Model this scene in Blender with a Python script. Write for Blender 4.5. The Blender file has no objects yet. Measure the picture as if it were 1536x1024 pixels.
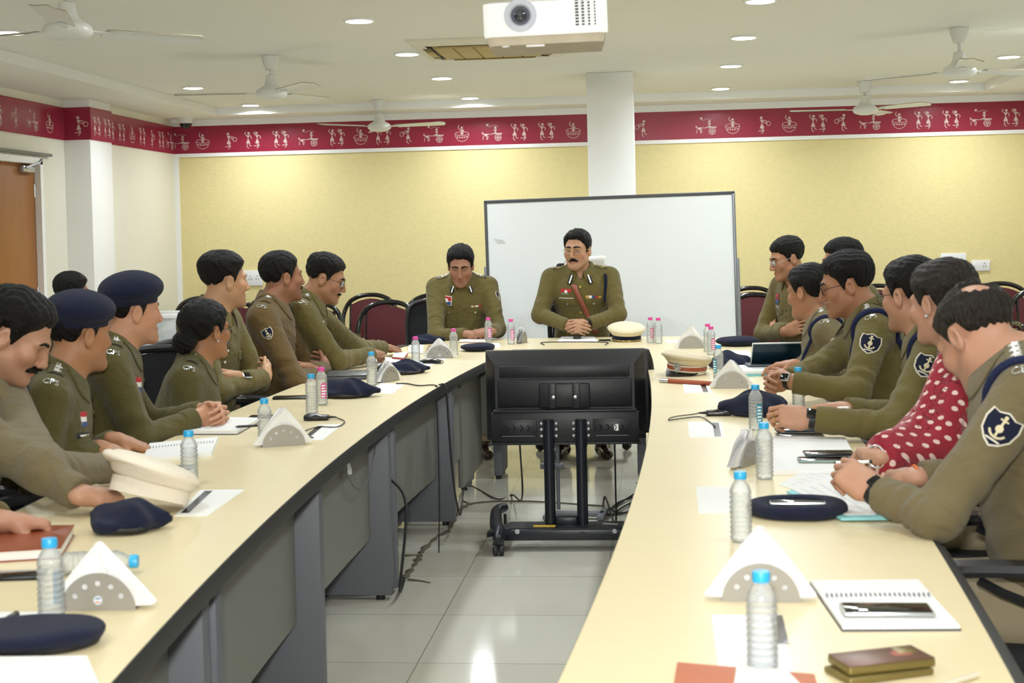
import bpy, bmesh, math, random
import numpy as np
from mathutils import Vector, Matrix
rnd = random.Random(7)
S = bpy.context.scene
COL = S.collection
PI = math.pi

# ------------------------------------------------------------------ materials
def lin(c):
    c = c / 255.0
    return c / 12.92 if c <= 0.04045 else ((c + 0.055) / 1.055) ** 2.4
def rgb(h):
    return tuple(lin(int(h[i:i + 2], 16)) for i in (0, 2, 4)) + (1.0,)
MATS = {}
def mat(name, color, rough=0.5, metal=0.0, bump=0.0, bscale=60.0, var=0.0, vscale=6.0, spec=0.5, sheen=0.0, coat=0.0, emit=None, estr=0.0, stretch=None, sss=0.0):
    """plain procedural surface: colour, small colour variation, small bump"""
    if name in MATS: return MATS[name]
    m = bpy.data.materials.new(name); m.use_nodes = True
    n = m.node_tree; b = n.nodes['Principled BSDF']
    c = rgb(color) if isinstance(color, str) else color
    b.inputs['Base Color'].default_value = c
    b.inputs['Roughness'].default_value = rough
    b.inputs['Metallic'].default_value = metal
    b.inputs['Specular IOR Level'].default_value = spec
    if sheen: b.inputs['Sheen Weight'].default_value = sheen; b.inputs['Sheen Roughness'].default_value = 0.5
    if coat: b.inputs['Coat Weight'].default_value = coat; b.inputs['Coat Roughness'].default_value = 0.08
    if sss:
        b.inputs['Subsurface Weight'].default_value = sss
        b.inputs['Subsurface Radius'].default_value = (0.01, 0.004, 0.002)
        b.inputs['Subsurface Scale'].default_value = 0.6
    if emit:
        b.inputs['Emission Color'].default_value = rgb(emit); b.inputs['Emission Strength'].default_value = estr
    tc = None
    if bump or var:
        tc = n.nodes.new('ShaderNodeTexCoord'); src = tc.outputs['Object']
        if stretch:
            mp = n.nodes.new('ShaderNodeMapping'); mp.inputs['Scale'].default_value = stretch
            n.links.new(src, mp.inputs['Vector']); src = mp.outputs['Vector']
    if bump:
        t = n.nodes.new('ShaderNodeTexNoise'); t.inputs['Scale'].default_value = bscale; t.inputs['Detail'].default_value = 3
        n.links.new(src, t.inputs['Vector'])
        bp = n.nodes.new('ShaderNodeBump'); bp.inputs['Strength'].default_value = bump; bp.inputs['Distance'].default_value = 0.01
        n.links.new(t.outputs['Fac'], bp.inputs['Height']); n.links.new(bp.outputs['Normal'], b.inputs['Normal'])
    if var:
        t = n.nodes.new('ShaderNodeTexNoise'); t.inputs['Scale'].default_value = vscale; t.inputs['Detail'].default_value = 4
        n.links.new(src, t.inputs['Vector'])
        mx = n.nodes.new('ShaderNodeMix'); mx.data_type = 'RGBA'
        mx.inputs['A'].default_value = tuple(v * (1 - var) for v in c[:3]) + (1,)
        mx.inputs['B'].default_value = tuple(min(1, v * (1 + var)) for v in c[:3]) + (1,)
        n.links.new(t.outputs['Fac'], mx.inputs['Factor']); n.links.new(mx.outputs['Result'], b.inputs['Base Color'])
    MATS[name] = m
    return m

# ------------------------------------------------------------------ objects
def tag(o, label, cat, group=None, kind=None):
    o['label'] = label; o['category'] = cat
    if group: o['group'] = group
    if kind: o['kind'] = kind
    return o
def thing(name, label, cat, loc=(0, 0, 0), rz=0.0, group=None, kind=None, rot=None):
    o = bpy.data.objects.new(name, None); COL.objects.link(o)
    o.empty_display_size = 0.05
    o.location = loc; o.rotation_euler = rot if rot else (0, 0, rz)
    return tag(o, label, cat, group, kind)
def mesh_obj(name, verts, faces, mats, parent=None, midx=None, sharp=40, smooth=True):
    me = bpy.data.meshes.new(name)
    if isinstance(verts, np.ndarray):
        nv, nf = len(verts), len(faces); k = faces.shape[1]
        me.vertices.add(nv); me.vertices.foreach_set('co', verts.astype(np.float32).ravel())
        me.loops.add(nf * k); me.loops.foreach_set('vertex_index', faces.astype(np.int32).ravel())
        me.polygons.add(nf); me.polygons.foreach_set('loop_start', np.arange(0, nf * k, k, dtype=np.int32))
        me.polygons.foreach_set('loop_total', np.full(nf, k, np.int32))
        me.update(calc_edges=True)
    else:
        me.from_pydata([tuple(v) for v in verts], [], faces); me.update()
    for m in (mats if isinstance(mats, (list, tuple)) else [mats]): me.materials.append(m)
    if midx is not None: me.polygons.foreach_set('material_index', np.asarray(midx, np.int32))
    me.polygons.foreach_set('use_smooth', np.full(len(me.polygons), smooth, bool))
    if smooth and sharp and sharp < 180: me.set_sharp_from_angle(angle=math.radians(sharp))
    o = bpy.data.objects.new(name, me); COL.objects.link(o)
    if parent: o.parent = parent
    return o
def copy_tree(o, parent=None, **kw):
    c = o.copy(); COL.objects.link(c)
    if parent: c.parent = parent
    for ch in o.children: copy_tree(ch, c)
    return c

class MB:
    """collects shapes for ONE mesh object"""
    def __init__(s): s.v = []; s.f = []; s.m = []; s.M = Matrix.Identity(4); s.cur = 0
    def add(s, vs, fs, mi=None):
        b = len(s.v); M = s.M
        s.v += [tuple(M @ Vector(v)) for v in vs]
        s.f += [tuple(i + b for i in f) for f in fs]; s.m += [s.cur if mi is None else mi] * len(fs)
        return s
    def box(s, c, d, bev=0.0, R=None, seg=2, mi=None):
        """box centred at c, full size d, rounded edges"""
        x, y, z = d[0] / 2, d[1] / 2, d[2] / 2
        vs = [(i * x, j * y, k * z) for i in (-1, 1) for j in (-1, 1) for k in (-1, 1)]
        fs = [(0, 1, 3, 2), (4, 6, 7, 5), (0, 4, 5, 1), (2, 3, 7, 6), (0, 2, 6, 4), (1, 5, 7, 3)]
        if bev > 0:
            bm = bmesh.new(); vv = [bm.verts.new(v) for v in vs]
            for f in fs: bm.faces.new([vv[i] for i in f])
            bmesh.ops.bevel(bm, geom=list(bm.edges), offset=min(bev, .49 * min(d)), segments=seg, profile=.5, affect='EDGES')
            bm.verts.index_update()
            vs = [v.co.copy() for v in bm.verts]; fs = [tuple(v.index for v in f.verts) for f in bm.faces]; bm.free()
        T = Matrix.Translation(c) @ (R.to_4x4() if R is not None else Matrix.Identity(4))
        return s.add([T @ Vector(v) for v in vs], fs, mi)
    def tube(s, path, r, n=8, caps=True, mi=None, closed=False):
        P = [Vector(p) for p in path]; m = len(P)
        rs = r if isinstance(r, (list, tuple)) else [r] * m
        vs, fs = [], []
        up = None
        for i in range(m):
            if closed: t = P[(i + 1) % m] - P[i - 1]
            else: t = P[min(i + 1, m - 1)] - P[max(i - 1, 0)]
            t = t.normalized() if t.length > 1e-9 else Vector((0, 0, 1))
            if up is None: up = t.orthogonal().normalized()
            up = (up - t * up.dot(t)); up = up.normalized() if up.length > 1e-6 else t.orthogonal().normalized()
            sd = t.cross(up)
            for k in range(n):
                a = 2 * PI * k / n
                vs.append(P[i] + (up * math.cos(a) + sd * math.sin(a)) * rs[i])
        for i in range(m if closed else m - 1):
            j = (i + 1) % m
            for k in range(n):
                k2 = (k + 1) % n
                fs.append((i * n + k, i * n + k2, j * n + k2, j * n + k))
        if caps and not closed:
            fs.append(tuple(range(n - 1, -1, -1))); fs.append(tuple((m - 1) * n + k for k in range(n)))
        return s.add(vs, fs, mi)
    def lathe(s, prof, n=24, c=(0, 0, 0), R=None, mi=None, caps=True):
        """profile of (r, z) turned about z"""
        vs, fs = [], []
        T = Matrix.Translation(c) @ (R.to_4x4() if R is not None else Matrix.Identity(4))
        for r, z in prof:
            for k in range(n):
                a = 2 * PI * k / n
                vs.append(T @ Vector((r * math.cos(a), r * math.sin(a), z)))
        m = len(prof)
        for i in range(m - 1):
            for k in range(n):
                k2 = (k + 1) % n
                fs.append((i * n + k, i * n + k2, (i + 1) * n + k2, (i + 1) * n + k))
        if caps:
            if prof[0][0] > 1e-6: fs.append(tuple(range(n - 1, -1, -1)))
            if prof[-1][0] > 1e-6: fs.append(tuple((m - 1) * n + k for k in range(n)))
        return s.add(vs, fs, mi)
    def prism(s, poly, z0, z1, R=None, c=(0, 0, 0), mi=None):
        n = len(poly)
        T = Matrix.Translation(c) @ (R.to_4x4() if R is not None else Matrix.Identity(4))
        vs = [T @ Vector((x, y, z0)) for x, y in poly] + [T @ Vector((x, y, z1)) for x, y in poly]
        fs = [tuple(range(n - 1, -1, -1)), tuple(range(n, 2 * n))] + [(i, (i + 1) % n, n + (i + 1) % n, n + i) for i in range(n)]
        return s.add(vs, fs, mi)
    def grid(s, fn, nu, nv, mi=None, closed_u=False):
        vs = [fn(i / nu if closed_u else i / (nu - 1), j / (nv - 1)) for j in range(nv) for i in range(nu)]
        fs = []
        for j in range(nv - 1):
            for i in range(nu if closed_u else nu - 1):
                i2 = (i + 1) % nu
                fs.append((j * nu + i, j * nu + i2, (j + 1) * nu + i2, (j + 1) * nu + i))
        return s.add(vs, fs, mi)
    def ball(s, c, r, n=12, m=8, mi=None):
        rr = r if isinstance(r, (tuple, list)) else (r, r, r)
        return s.grid(lambda u, v: (c[0] + rr[0] * math.cos(2 * PI * u) * math.sin(PI * v), c[1] + rr[1] * math.sin(2 * PI * u) * math.sin(PI * v), c[2] - rr[2] * math.cos(PI * v)), n, m, mi, True)
    def build(s, name, mats, parent=None, sharp=40, smooth=True):
        return mesh_obj(name, s.v, s.f, mats, parent, s.m, sharp, smooth)
def Rz(a): return Matrix.Rotation(a, 3, 'Z')
def Rx(a): return Matrix.Rotation(a, 3, 'X')
def Ry(a): return Matrix.Rotation(a, 3, 'Y')
def bez(pts, n=24):
    """smooth curve through points"""
    P = [Vector(p) for p in pts]; out = []
    if len(P) < 3: return P
    E = [P[0] * 2 - P[1]] + P + [P[-1] * 2 - P[-2]]
    seg = len(P) - 1; per = max(2, n // seg)
    for i in range(seg):
        a, b, c, d = E[i:i + 4]
        for k in range(per):
            t = k / per
            out.append(.5 * ((2 * b) + (c - a) * t + (2 * a - 5 * b + 4 * c - d) * t * t + (3 * b - a - 3 * c + d) * t ** 3))
    out.append(P[-1]); return out
def text_mesh(mb, txt, size, T, mi, depth=0.0006, align='CENTER'):
    cu = bpy.data.curves.new('t', 'FONT'); cu.body = txt; cu.size = size; cu.extrude = depth; cu.align_x = align; cu.align_y = 'CENTER'; cu.resolution_u = 3
    o = bpy.data.objects.new('t', cu); me = o.to_mesh()
    mb.add([T @ v.co for v in me.vertices], [tuple(p.vertices) for p in me.polygons], mi)
    o.to_mesh_clear(); bpy.data.objects.remove(o); bpy.data.curves.remove(cu)

def star(r, n=5, k=.45): return [(r * (1 if i % 2 == 0 else k) * math.sin(PI * i / n), r * (1 if i % 2 == 0 else k) * math.cos(PI * i / n)) for i in range(2 * n)]
def rect(w, h, x=0, y=0): return [(x - w / 2, y - h / 2), (x + w / 2, y - h / 2), (x + w / 2, y + h / 2), (x - w / 2, y + h / 2)]
def disc(r, x=0, y=0, n=12): return [(x + r * math.cos(2 * PI * i / n), y + r * math.sin(2 * PI * i / n)) for i in range(n)]

# ------------------------------------------------------------------ camera (a 50 mm lens, slightly turned and rolled)
F, CX, CY, CH = 2130.0, 768.0, 410.0, 1.45
YAW, PITCH, ROLL = math.atan(219 / 2130), (410 - 347) / 2130, 0.0226
RC = (Matrix.Rotation(YAW, 3, 'Z') @ Matrix.Rotation(PI / 2 - PITCH, 3, 'X') @ Matrix.Rotation(-ROLL, 3, 'Z'))
CAMP = Vector((0, 0, CH))
def _ray(px, py): return RC @ Vector(((px - CX) / F, -(py - CY) / F, -1))
def at_z(px, py, z=0.75):
    d = _ray(px, py); return CAMP + d * ((z - CH) / d.z)
def at_y(px, py, Y):
    d = _ray(px, py); return CAMP + d * (Y / d.y)
def at_x(px, py, X):
    d = _ray(px, py); return CAMP + d * (X / d.x)

# ------------------------------------------------------------------ implicit surfaces
def nrm(a): a = np.asarray(a, float); return a / (np.linalg.norm(a) + 1e-12)
def s_ell(p, c, r):
    q = (p - np.asarray(c, np.float32)); r = np.asarray(r, np.float32)
    k0 = np.sqrt(((q / r) ** 2).sum(1)); k1 = np.sqrt(((q / (r * r)) ** 2).sum(1)) + 1e-9
    return k0 * (k0 - 1) / k1
def s_ball(p, c, r): return np.sqrt(((p - np.asarray(c, np.float32)) ** 2).sum(1)) - r
def s_cap(p, a, b, r, r2=None, flat=1.0):
    a = np.asarray(a, np.float32); b = np.asarray(b, np.float32)
    ba = b - a; pa = p - a
    t = np.clip((pa @ ba) / max(float(ba @ ba), 1e-9), 0, 1)
    d = np.sqrt(((pa - t[:, None] * ba) ** 2).sum(1))
    return d - (r if r2 is None else r + (r2 - r) * t)
def s_box(p, c, R, hs, rd):
    """R: 3x3 columns are the box axes"""
    q = np.abs((p - np.asarray(c, np.float32)) @ np.asarray(R, np.float32)) - (np.asarray(hs, np.float32) - rd)
    return np.sqrt((np.maximum(q, 0) ** 2).sum(1)) + np.minimum(q.max(1), 0) - rd
def smin(a, b, k):
    h = np.maximum(k - np.abs(a - b), 0) / k
    return np.minimum(a, b) - h * h * k * .25
def smax(a, b, k): return -smin(-a, -b, k)
def nz3(p, f, seed=0.0):
    """cheap smooth noise in [-1,1]"""
    x, y, z = p[:, 0] * f + seed, p[:, 1] * f + seed * 1.7, p[:, 2] * f - seed * .6
    return (np.sin(x + 1.3 * np.sin(y * .9 + z * .4)) + np.sin(y * 1.13 + 1.2 * np.sin(z * 1.1 - x * .5)) + np.sin(z * 1.07 + 1.4 * np.sin(x * .8 + y * .3))) / 3
class Field:
    """union of bounded groups"""
    def __init__(s): s.g = []
    def add(s, pts, pad, fn, k=0.01):
        a = np.asarray(pts, float); s.g.append((a.min(0) - pad, a.max(0) + pad, fn, k)); return s
    def box(s):
        return np.min([g[0] for g in s.g], 0), np.max([g[1] for g in s.g], 0)
    def __call__(s, p):
        d = np.full(len(p), .12, np.float32)
        for lo, hi, fn, k in s.g:
            m = ((p > lo - .07) & (p < hi + .07)).all(1)
            if m.any(): d[m] = smin(d[m], fn(p[m]), k)
        return d
def sdf_mesh(fn, lo, hi, h, B=8):
    """naive surface nets on a sparse block grid -> verts, quads"""
    lo = np.asarray(lo, np.float32); hi = np.asarray(hi, np.float32)
    nb = np.maximum(np.ceil((hi - lo) / (h * B)).astype(int), 1); n = nb * B
    gi = np.stack(np.meshgrid(*[np.arange(k) for k in nb], indexing='ij'), -1).reshape(-1, 3)
    d = fn((lo + (gi + .5) * B * h).astype(np.float32))
    act = np.abs(d) < B * h * .866 * 1.35 + .004
    V = np.repeat(np.repeat(np.repeat(np.sign(d).reshape(nb), B, 0), B, 1), B, 2).astype(np.float32)
    V = np.pad(V, ((0, 1),) * 3, mode='edge')
    off = np.stack(np.meshgrid(*[np.arange(B + 1)] * 3, indexing='ij'), -1).reshape(-1, 3)
    A = gi[act] * B; CHK = 300
    for c in range(0, len(A), CHK):
        a = A[c:c + CHK]
        P = ((a[:, None, :] + off[None]).reshape(-1, 3) * h + lo).astype(np.float32)
        D = fn(P).reshape(len(a), B + 1, B + 1, B + 1)
        for i, (x, y, z) in enumerate(a): V[x:x + B + 1, y:y + B + 1, z:z + B + 1] = D[i]
    N = V < 0
    cs = np.zeros(n, np.int8)
    for i in (0, 1):
        for j in (0, 1):
            for k in (0, 1): cs += N[i:i + n[0], j:j + n[1], k:k + n[2]]
    C = np.argwhere((cs > 0) & (cs < 8))
    idx = np.full(n, -1, np.int32); idx[C[:, 0], C[:, 1], C[:, 2]] = np.arange(len(C))
    acc = np.zeros((len(C), 3), np.float32); cnt = np.zeros(len(C), np.float32)
    cor = [(i, j, k) for i in (0, 1) for j in (0, 1) for k in (0, 1)]
    for a in cor:
        for ax in range(3):
            if a[ax]: continue
            b = list(a); b[ax] = 1
            va = V[C[:, 0] + a[0], C[:, 1] + a[1], C[:, 2] + a[2]]; vb = V[C[:, 0] + b[0], C[:, 1] + b[1], C[:, 2] + b[2]]
            m = (va < 0) != (vb < 0)
            t = np.where(m, va / np.where(np.abs(va - vb) < 1e-9, 1, va - vb), 0)
            q = np.tile(np.array(a, np.float32), (len(C), 1)); q[:, ax] += t
            acc[m] += q[m]; cnt[m] += 1
    verts = (C + acc / cnt[:, None]) * h + lo
    quads = []
    for ax in range(3):
        u, v = (ax + 1) % 3, (ax + 2) % 3
        sl0 = [slice(None)] * 3; sl1 = [slice(None)] * 3
        sl0[ax] = slice(0, n[ax]); sl1[ax] = slice(1, n[ax] + 1)
        s0, s1 = N[tuple(sl0)], N[tuple(sl1)]
        E = np.argwhere(s0 != s1)
        E = E[(E[:, u] > 0) & (E[:, v] > 0) & (E[:, u] < n[u]) & (E[:, v] < n[v])]
        if not len(E): continue
        fl = s0[E[:, 0], E[:, 1], E[:, 2]]
        def g(du, dv):
            Q = E.copy(); Q[:, u] += du; Q[:, v] += dv; return idx[Q[:, 0], Q[:, 1], Q[:, 2]]
        q = np.stack([g(-1, -1), g(0, -1), g(0, 0), g(-1, 0)], 1)
        q[~fl] = q[~fl][:, ::-1]
        quads.append(q)
    quads = np.concatenate(quads)
    quads = quads[(quads >= 0).all(1)]
    return verts, quads
def project(fn, o, d, tmax=.5):
    """march points o along unit d onto fn = 0"""
    o = np.asarray(o, np.float32).reshape(-1, 3).copy(); d = np.asarray(d, np.float32)
    t = np.zeros(len(o), np.float32)
    for _ in range(40):
        p = o + t[:, None] * d
        v = fn(p)
        t = np.clip(t + np.clip(v, -.03, .03) * .8, 0, tmax)
    return o + t[:, None] * d
Q = 1.0
# ------------------------------------------------------------------ the room
XL, XLF, XR, YB, YF, ZS, ZC = -4.80, -4.66, 3.45, 13.45, -2.2, 2.60, 2.67
M_WALLW = mat('cream_wall_paint', 'e6e2d2', .55, bump=.06, bscale=40, var=.02)
M_WHITEP = mat('white_paint', 'f2f2f0', .5, bump=.04, bscale=60)
M_CEIL = mat('ceiling_paint', 'e4e3da', .8, bump=.03, bscale=30, var=.02, vscale=1.2)
M_YEL = mat('yellow_rough_plaster', 'e3d49b', .75, bump=.28, bscale=42, var=.07, vscale=20, stretch=(1, 1, 1.4))
M_MAR = mat('maroon_gloss_paint', '96263f', .22, bump=.03, bscale=12, var=.06, spec=.5)
M_ART = mat('white_folk_paint', 'd9bdb8', .6)
M_WOOD = mat('door_wood_veneer', '9a6128', .4, var=.16, vscale=5, stretch=(3, 3, .35), bump=.05, bscale=30)
M_STEEL = mat('brushed_steel', 'b9bcc0', .32, metal=.8)
def floor_mat():
    m = mat('vitrified_floor_tile', 'cfcdbb', .09, spec=.55)
    n = m.node_tree; b = n.nodes['Principled BSDF']
    tc = n.nodes.new('ShaderNodeTexCoord'); mp = n.nodes.new('ShaderNodeMapping'); mp.inputs['Location'].default_value = (.834 + .6 * 10, -4.70 + .6 * 10, 0)
    br = n.nodes.new('ShaderNodeTexBrick'); br.offset = 0; br.inputs['Scale'].default_value = 1; br.inputs['Mortar Size'].default_value = .0022; br.inputs['Mortar Smooth'].default_value = .3
    br.inputs['Brick Width'].default_value = .6; br.inputs['Row Height'].default_value = .6; br.inputs['Bias'].default_value = 0
    br.inputs['Color1'].default_value = rgb('dddbcd'); br.inputs['Color2'].default_value = rgb('d8d5c6'); br.inputs['Mortar'].default_value = rgb('8f8c7c')
    ns = n.nodes.new('ShaderNodeTexNoise'); ns.inputs['Scale'].default_value = 2.2; ns.inputs['Detail'].default_value = 5
    mx = n.nodes.new('ShaderNodeMix'); mx.data_type = 'RGBA'; mx.blend_type = 'MULTIPLY'; mx.inputs['Factor'].default_value = .16
    n.links.new(tc.outputs['Object'], mp.inputs['Vector']); n.links.new(mp.outputs[0], br.inputs['Vector']); n.links.new(tc.outputs['Object'], ns.inputs['Vector'])
    n.links.new(br.outputs['Color'], mx.inputs['A']); n.links.new(ns.outputs['Fac'], mx.inputs['B']); n.links.new(mx.outputs['Result'], b.inputs['Base Color'])
    return m
def struct(name, mb, mats, parent=None, label=None):
    o = mb.build(name, mats, parent, 30)
    if parent is None: o['kind'] = 'structure'; o['category'] = name.split('_')[0]
    if label: o['label'] = label
    return o
struct('floor', MB().box(((XL + XR) / 2, (YB + YF) / 2, -.05), (XR - XL + .4, YB - YF + .4, .1)), floor_mat(), label='pale glossy square floor tiles')
struct('wall_back', MB().box(((XL + XR) / 2, YB + .1, 1.35), (XR - XL + .4, .2, 2.7)), M_YEL, label='rough yellow plastered back wall behind the whiteboard')
struct('wall_right', MB().box((XR + .1, (YB + YF) / 2, 1.35), (.2, YB - YF + .4, 2.7)), M_WALLW, label='cream right wall outside the picture')
struct('wall_front', MB().box(((XL + XR) / 2, YF - .1, 1.35), (XR - XL + .4, .2, 2.7)), M_WALLW, label='cream wall behind the camera')
w = MB()
DY0, DY1, DZ = 9.72, 10.70, 2.10
w.box((XL - .1, (YF + DY0) / 2, 1.35), (.2, DY0 - YF, 2.7)); w.box((XL - .1, (DY1 + 11.2) / 2, 1.35), (.2, 11.2 - DY1, 2.7)); w.box((XL - .1, (DY0 + DY1) / 2, (DZ + 2.7) / 2), (.2, DY1 - DY0, 2.7 - DZ))
w.box(((XL - .2 + XLF) / 2, (11.2 + YB) / 2, 1.35), (XLF - XL + .2, YB - 11.2, 2.7))
struct('wall_left', w, M_WALLW, label='cream left wall with the wooden door')
struct('column_left', MB().box(((XL - .1 - 4.58) / 2, 11.42, 1.35), (4.80 - 4.58 + .1, .46, 2.7), .004), M_WHITEP, label='white wall pilaster beside the wooden door')['category'] = 'pilaster'
# ceiling: a lower soffit round a raised tray
TX0, TX1, TY0, TY1 = -4.10, 2.92, -1.7, 13.0
c = MB(); ez = .09
c.box(((XL - .2 + TX0) / 2, (YB + YF) / 2, ZS + .15), (TX0 - XL + .2, YB - YF + .4, .3)); c.box(((XR + .2 + TX1) / 2, (YB + YF) / 2, ZS + .15), (XR - TX1 + .2, YB - YF + .4, .3))
c.box(((TX0 + TX1) / 2, (YB + .2 + TY1) / 2, ZS + .15), (TX1 - TX0, YB - TY1 + .2, .3)); c.box(((TX0 + TX1) / 2, (YF - .2 + TY0) / 2, ZS + .15), (TX1 - TX0, TY0 - YF + .2, .3))
c.box(((TX0 + TX1) / 2, (TY0 + TY1) / 2, ZC + .1), (TX1 - TX0, TY1 - TY0, .2))
struct('ceiling', c, M_CEIL, label='cream ceiling with a raised tray')
t = MB()   # white band round the tray and under the soffit
t.box(((TX0 + TX1) / 2, TY1 - .004, (ZS + ZC) / 2), (TX1 - TX0, .008, ZC - ZS)); t.box((TX0 + .004, (TY0 + TY1) / 2, (ZS + ZC) / 2), (.008, TY1 - TY0, ZC - ZS)); t.box((TX1 - .004, (TY0 + TY1) / 2, (ZS + ZC) / 2), (.008, TY1 - TY0, ZC - ZS))
struct('trim_1', t, M_WHITEP, label='white riser round the raised ceiling tray')
t = MB(); t.box(((XLF + XR) / 2, YB - .006, 2.57), (XR - XLF, .012, .06)); t.box(((XLF + XR) / 2, YB - .008, 2.258), (XR - XLF, .016, .034)); t.box((XLF + .022, YB - .006, 1.12), (.044, .012, 2.25))
struct('trim_2', t, M_WHITEP, label='white strips framing the yellow wall')

# painted frieze with small folk figures
def fig(kind, flip=1):
    P = []
    def line(a, b, w=.006):
        a, b = np.array(a, float), np.array(b, float); d = nrm(b - a); n_ = np.array((-d[1], d[0])) * w / 2
        P.append([tuple(a + n_), tuple(a - n_), tuple(b - n_), tuple(b + n_)])
    def dancer(x, s=1, tray=False, f=1):
        P.append(disc(.013, x + .006 * f, .158, 8)); P.append([(x - .017, .140), (x + .017, .140), (x, .108)]); P.append([(x, .112), (x - .021, .062), (x + .021, .062)])
        line((x - .008, .062), (x - .014 * f, .034)); line((x - .014 * f, .034), (x + .004 * f, .012)); line((x + .008, .062), (x + .018, .036)); line((x + .018, .036), (x + .034 * f, .036))
        if tray:
            line((x - .015 * f, .136), (x - .055 * f, .120)); line((x + .0, .12), (x - .05 * f, .105)); r = disc(.020, x - .06 * f, .104, 10)
            for i in range(10): line(r[i], r[(i + 1) % 10], .005)
        else:
            line((x - .015, .138), (x - .033, .156)); line((x - .033, .156), (x - .022, .174)); line((x + .015, .138), (x + .034, .124)); line((x + .034, .124), (x + .028, .104))
    if kind == 'T': dancer(0, tray=True, f=flip)
    if kind == 'C': dancer(-.045, f=1); dancer(.045, f=-1)
    if kind == 'P':
        P.append(disc(.012, 0, .150, 8)); P.append([(-.018, .133), (.018, .133), (0, .104)]); line((-.016, .131), (-.036, .15)); line((-.036, .15), (-.026, .178)); line((.014, .131), (.02, .105))
        for a in range(16):
            t0, t1 = 2 * PI * a / 16, 2 * PI * (a + 1) / 16
            line((.066 * math.cos(t0), .094 + .018 * math.sin(t0)), (.066 * math.cos(t1), .094 + .018 * math.sin(t1)), .004)
        for a in range(10):
            t0, t1 = PI + PI * a / 10, PI + PI * (a + 1) / 10
            line((.066 * math.cos(t0), .092 + .072 * math.sin(t0)), (.066 * math.cos(t1), .092 + .072 * math.sin(t1)), .004)
        for x in (-.044, -.022, 0, .022, .044): P.append([(x - .009, .062 - abs(x) * -.12), (x + .009, .062 - abs(x) * -.12), (x, .046 - abs(x) * -.12)])
        P.append(disc(.014, 0, .096, 8))
    if kind == 'K':
        P.append([(-.10, .085), (-.045, .085), (-.072, .058)]); P.append([(-.112, .10), (-.094, .10), (-.10, .075)])
        for x in (-.095, -.06, -.05): line((x, .066), (x - .006, .03), .005)
        line((-.05, .08), (.02, .08), .005); P.append([(-.01, .09), (.085, .09), (.085, .078), (-.01, .078)])
        P.append(disc(.012, .02, .140, 8)); P.append([(.004, .124), (.036, .124), (.02, .10)]); P.append([(.02, .104), (.0, .088), (.04, .088)])
        r = disc(.030, .045, .048, 14)
        for i in range(14): line(r[i], r[(i + 1) % 14], .006)
        r = disc(.015, .045, .048, 8)
        for i in range(8): line(r[i], r[(i + 1) % 8], .005)
        for a in range(4): line((.045, .048), (.045 + .03 * math.cos(a * PI / 2), .048 + .03 * math.sin(a * PI / 2)), .004)
        line((-.04, .15), (.0, .165), .003); line((.0, .165), (.05, .155), .003)
        P.append(disc(.012, -.055, .168, 8))
    return P
def frieze(name, o, ux, L, seq, label):
    """band from o along unit ux, figures at (s, kind)"""
    mb = MB(); ux = Vector(ux); n_ = Vector((ux.y, -ux.x, 0)); o = Vector(o)
    z0, z1 = 2.275, 2.54; th = .008
    T = Matrix(((ux.x, n_.x, 0, o.x), (ux.y, n_.y, 0, o.y), (0, 0, 1, 0), (0, 0, 0, 1)))
    mb.M = T
    mb.box((L / 2, th / 2, (z0 + z1) / 2), (L, th, z1 - z0))
    for k, (sx, kd) in enumerate(seq):
        for poly in fig(kd, 1 if k % 2 else -1):
            mb.add([(sx + x, th + .0012, z0 + .022 + y) for x, y in poly], [tuple(range(len(poly)))], 1)
    return struct(name, mb, [M_MAR, M_ART], None, label)
seqpx = [(271, 'K'), (304, 'P'), (343, 'T'), (379, 'C'), (421, 'C'), (464, 'K'), (505, 'C'), (541, 'P'), (574, 'C'), (612, 'T'), (652, 'K'), (693, 'P'), (740, 'K'), (779, 'C'), (820, 'C'), (860, 'P'), (1061, 'K'), (1099, 'P'), (1143, 'T'), (1184, 'P'), (1227, 'C'), (1265, 'T'), (1307, 'K'), (1349, 'P'), (1385, 'C'), (1427, 'C'), (1473, 'K'), (1516, 'C')]
frieze('trim_3', (XLF, YB, 0), (1, 0, 0), XR - XLF, [(at_y(x, 195, YB).x - XLF, k) for x, k in seqpx] + [(4.29, 'C'), (4.55, 'T')], 'maroon frieze of white folk dancers along the back wall')
frieze('trim_4', (XLF, 11.66, 0), (0, 1, 0), YB - 11.66, [(.16 + .25 * i, 'CCPCTCK'[i]) for i in range(7)], 'maroon painted frieze on the left wall past the pilaster')
frieze('trim_5', (-4.58, 11.2, 0), (0, 1, 0), .45, [(.12, 'C'), (.34, 'C')], 'maroon frieze on the side of the pilaster')
frieze('trim_6', (XL, 11.19, 0), (1, 0, 0), .23, [(.13, 'T')], 'maroon frieze on the face of the pilaster')
frieze('trim_7', (XL, 5.0, 0), (0, 1, 0), 6.19, [(.2 + .3 * i, 'CPTKCCPKTCPCKTCPCTKPC'[i % 20]) for i in range(20)], 'maroon painted frieze above the wooden door')
# square column standing in the room
struct('column_back', MB().box((-.345, 11.30, ZC / 2), (.362, .40, ZC), .006), M_WHITEP, label='white square column behind the whiteboard')['category'] = 'column'

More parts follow.
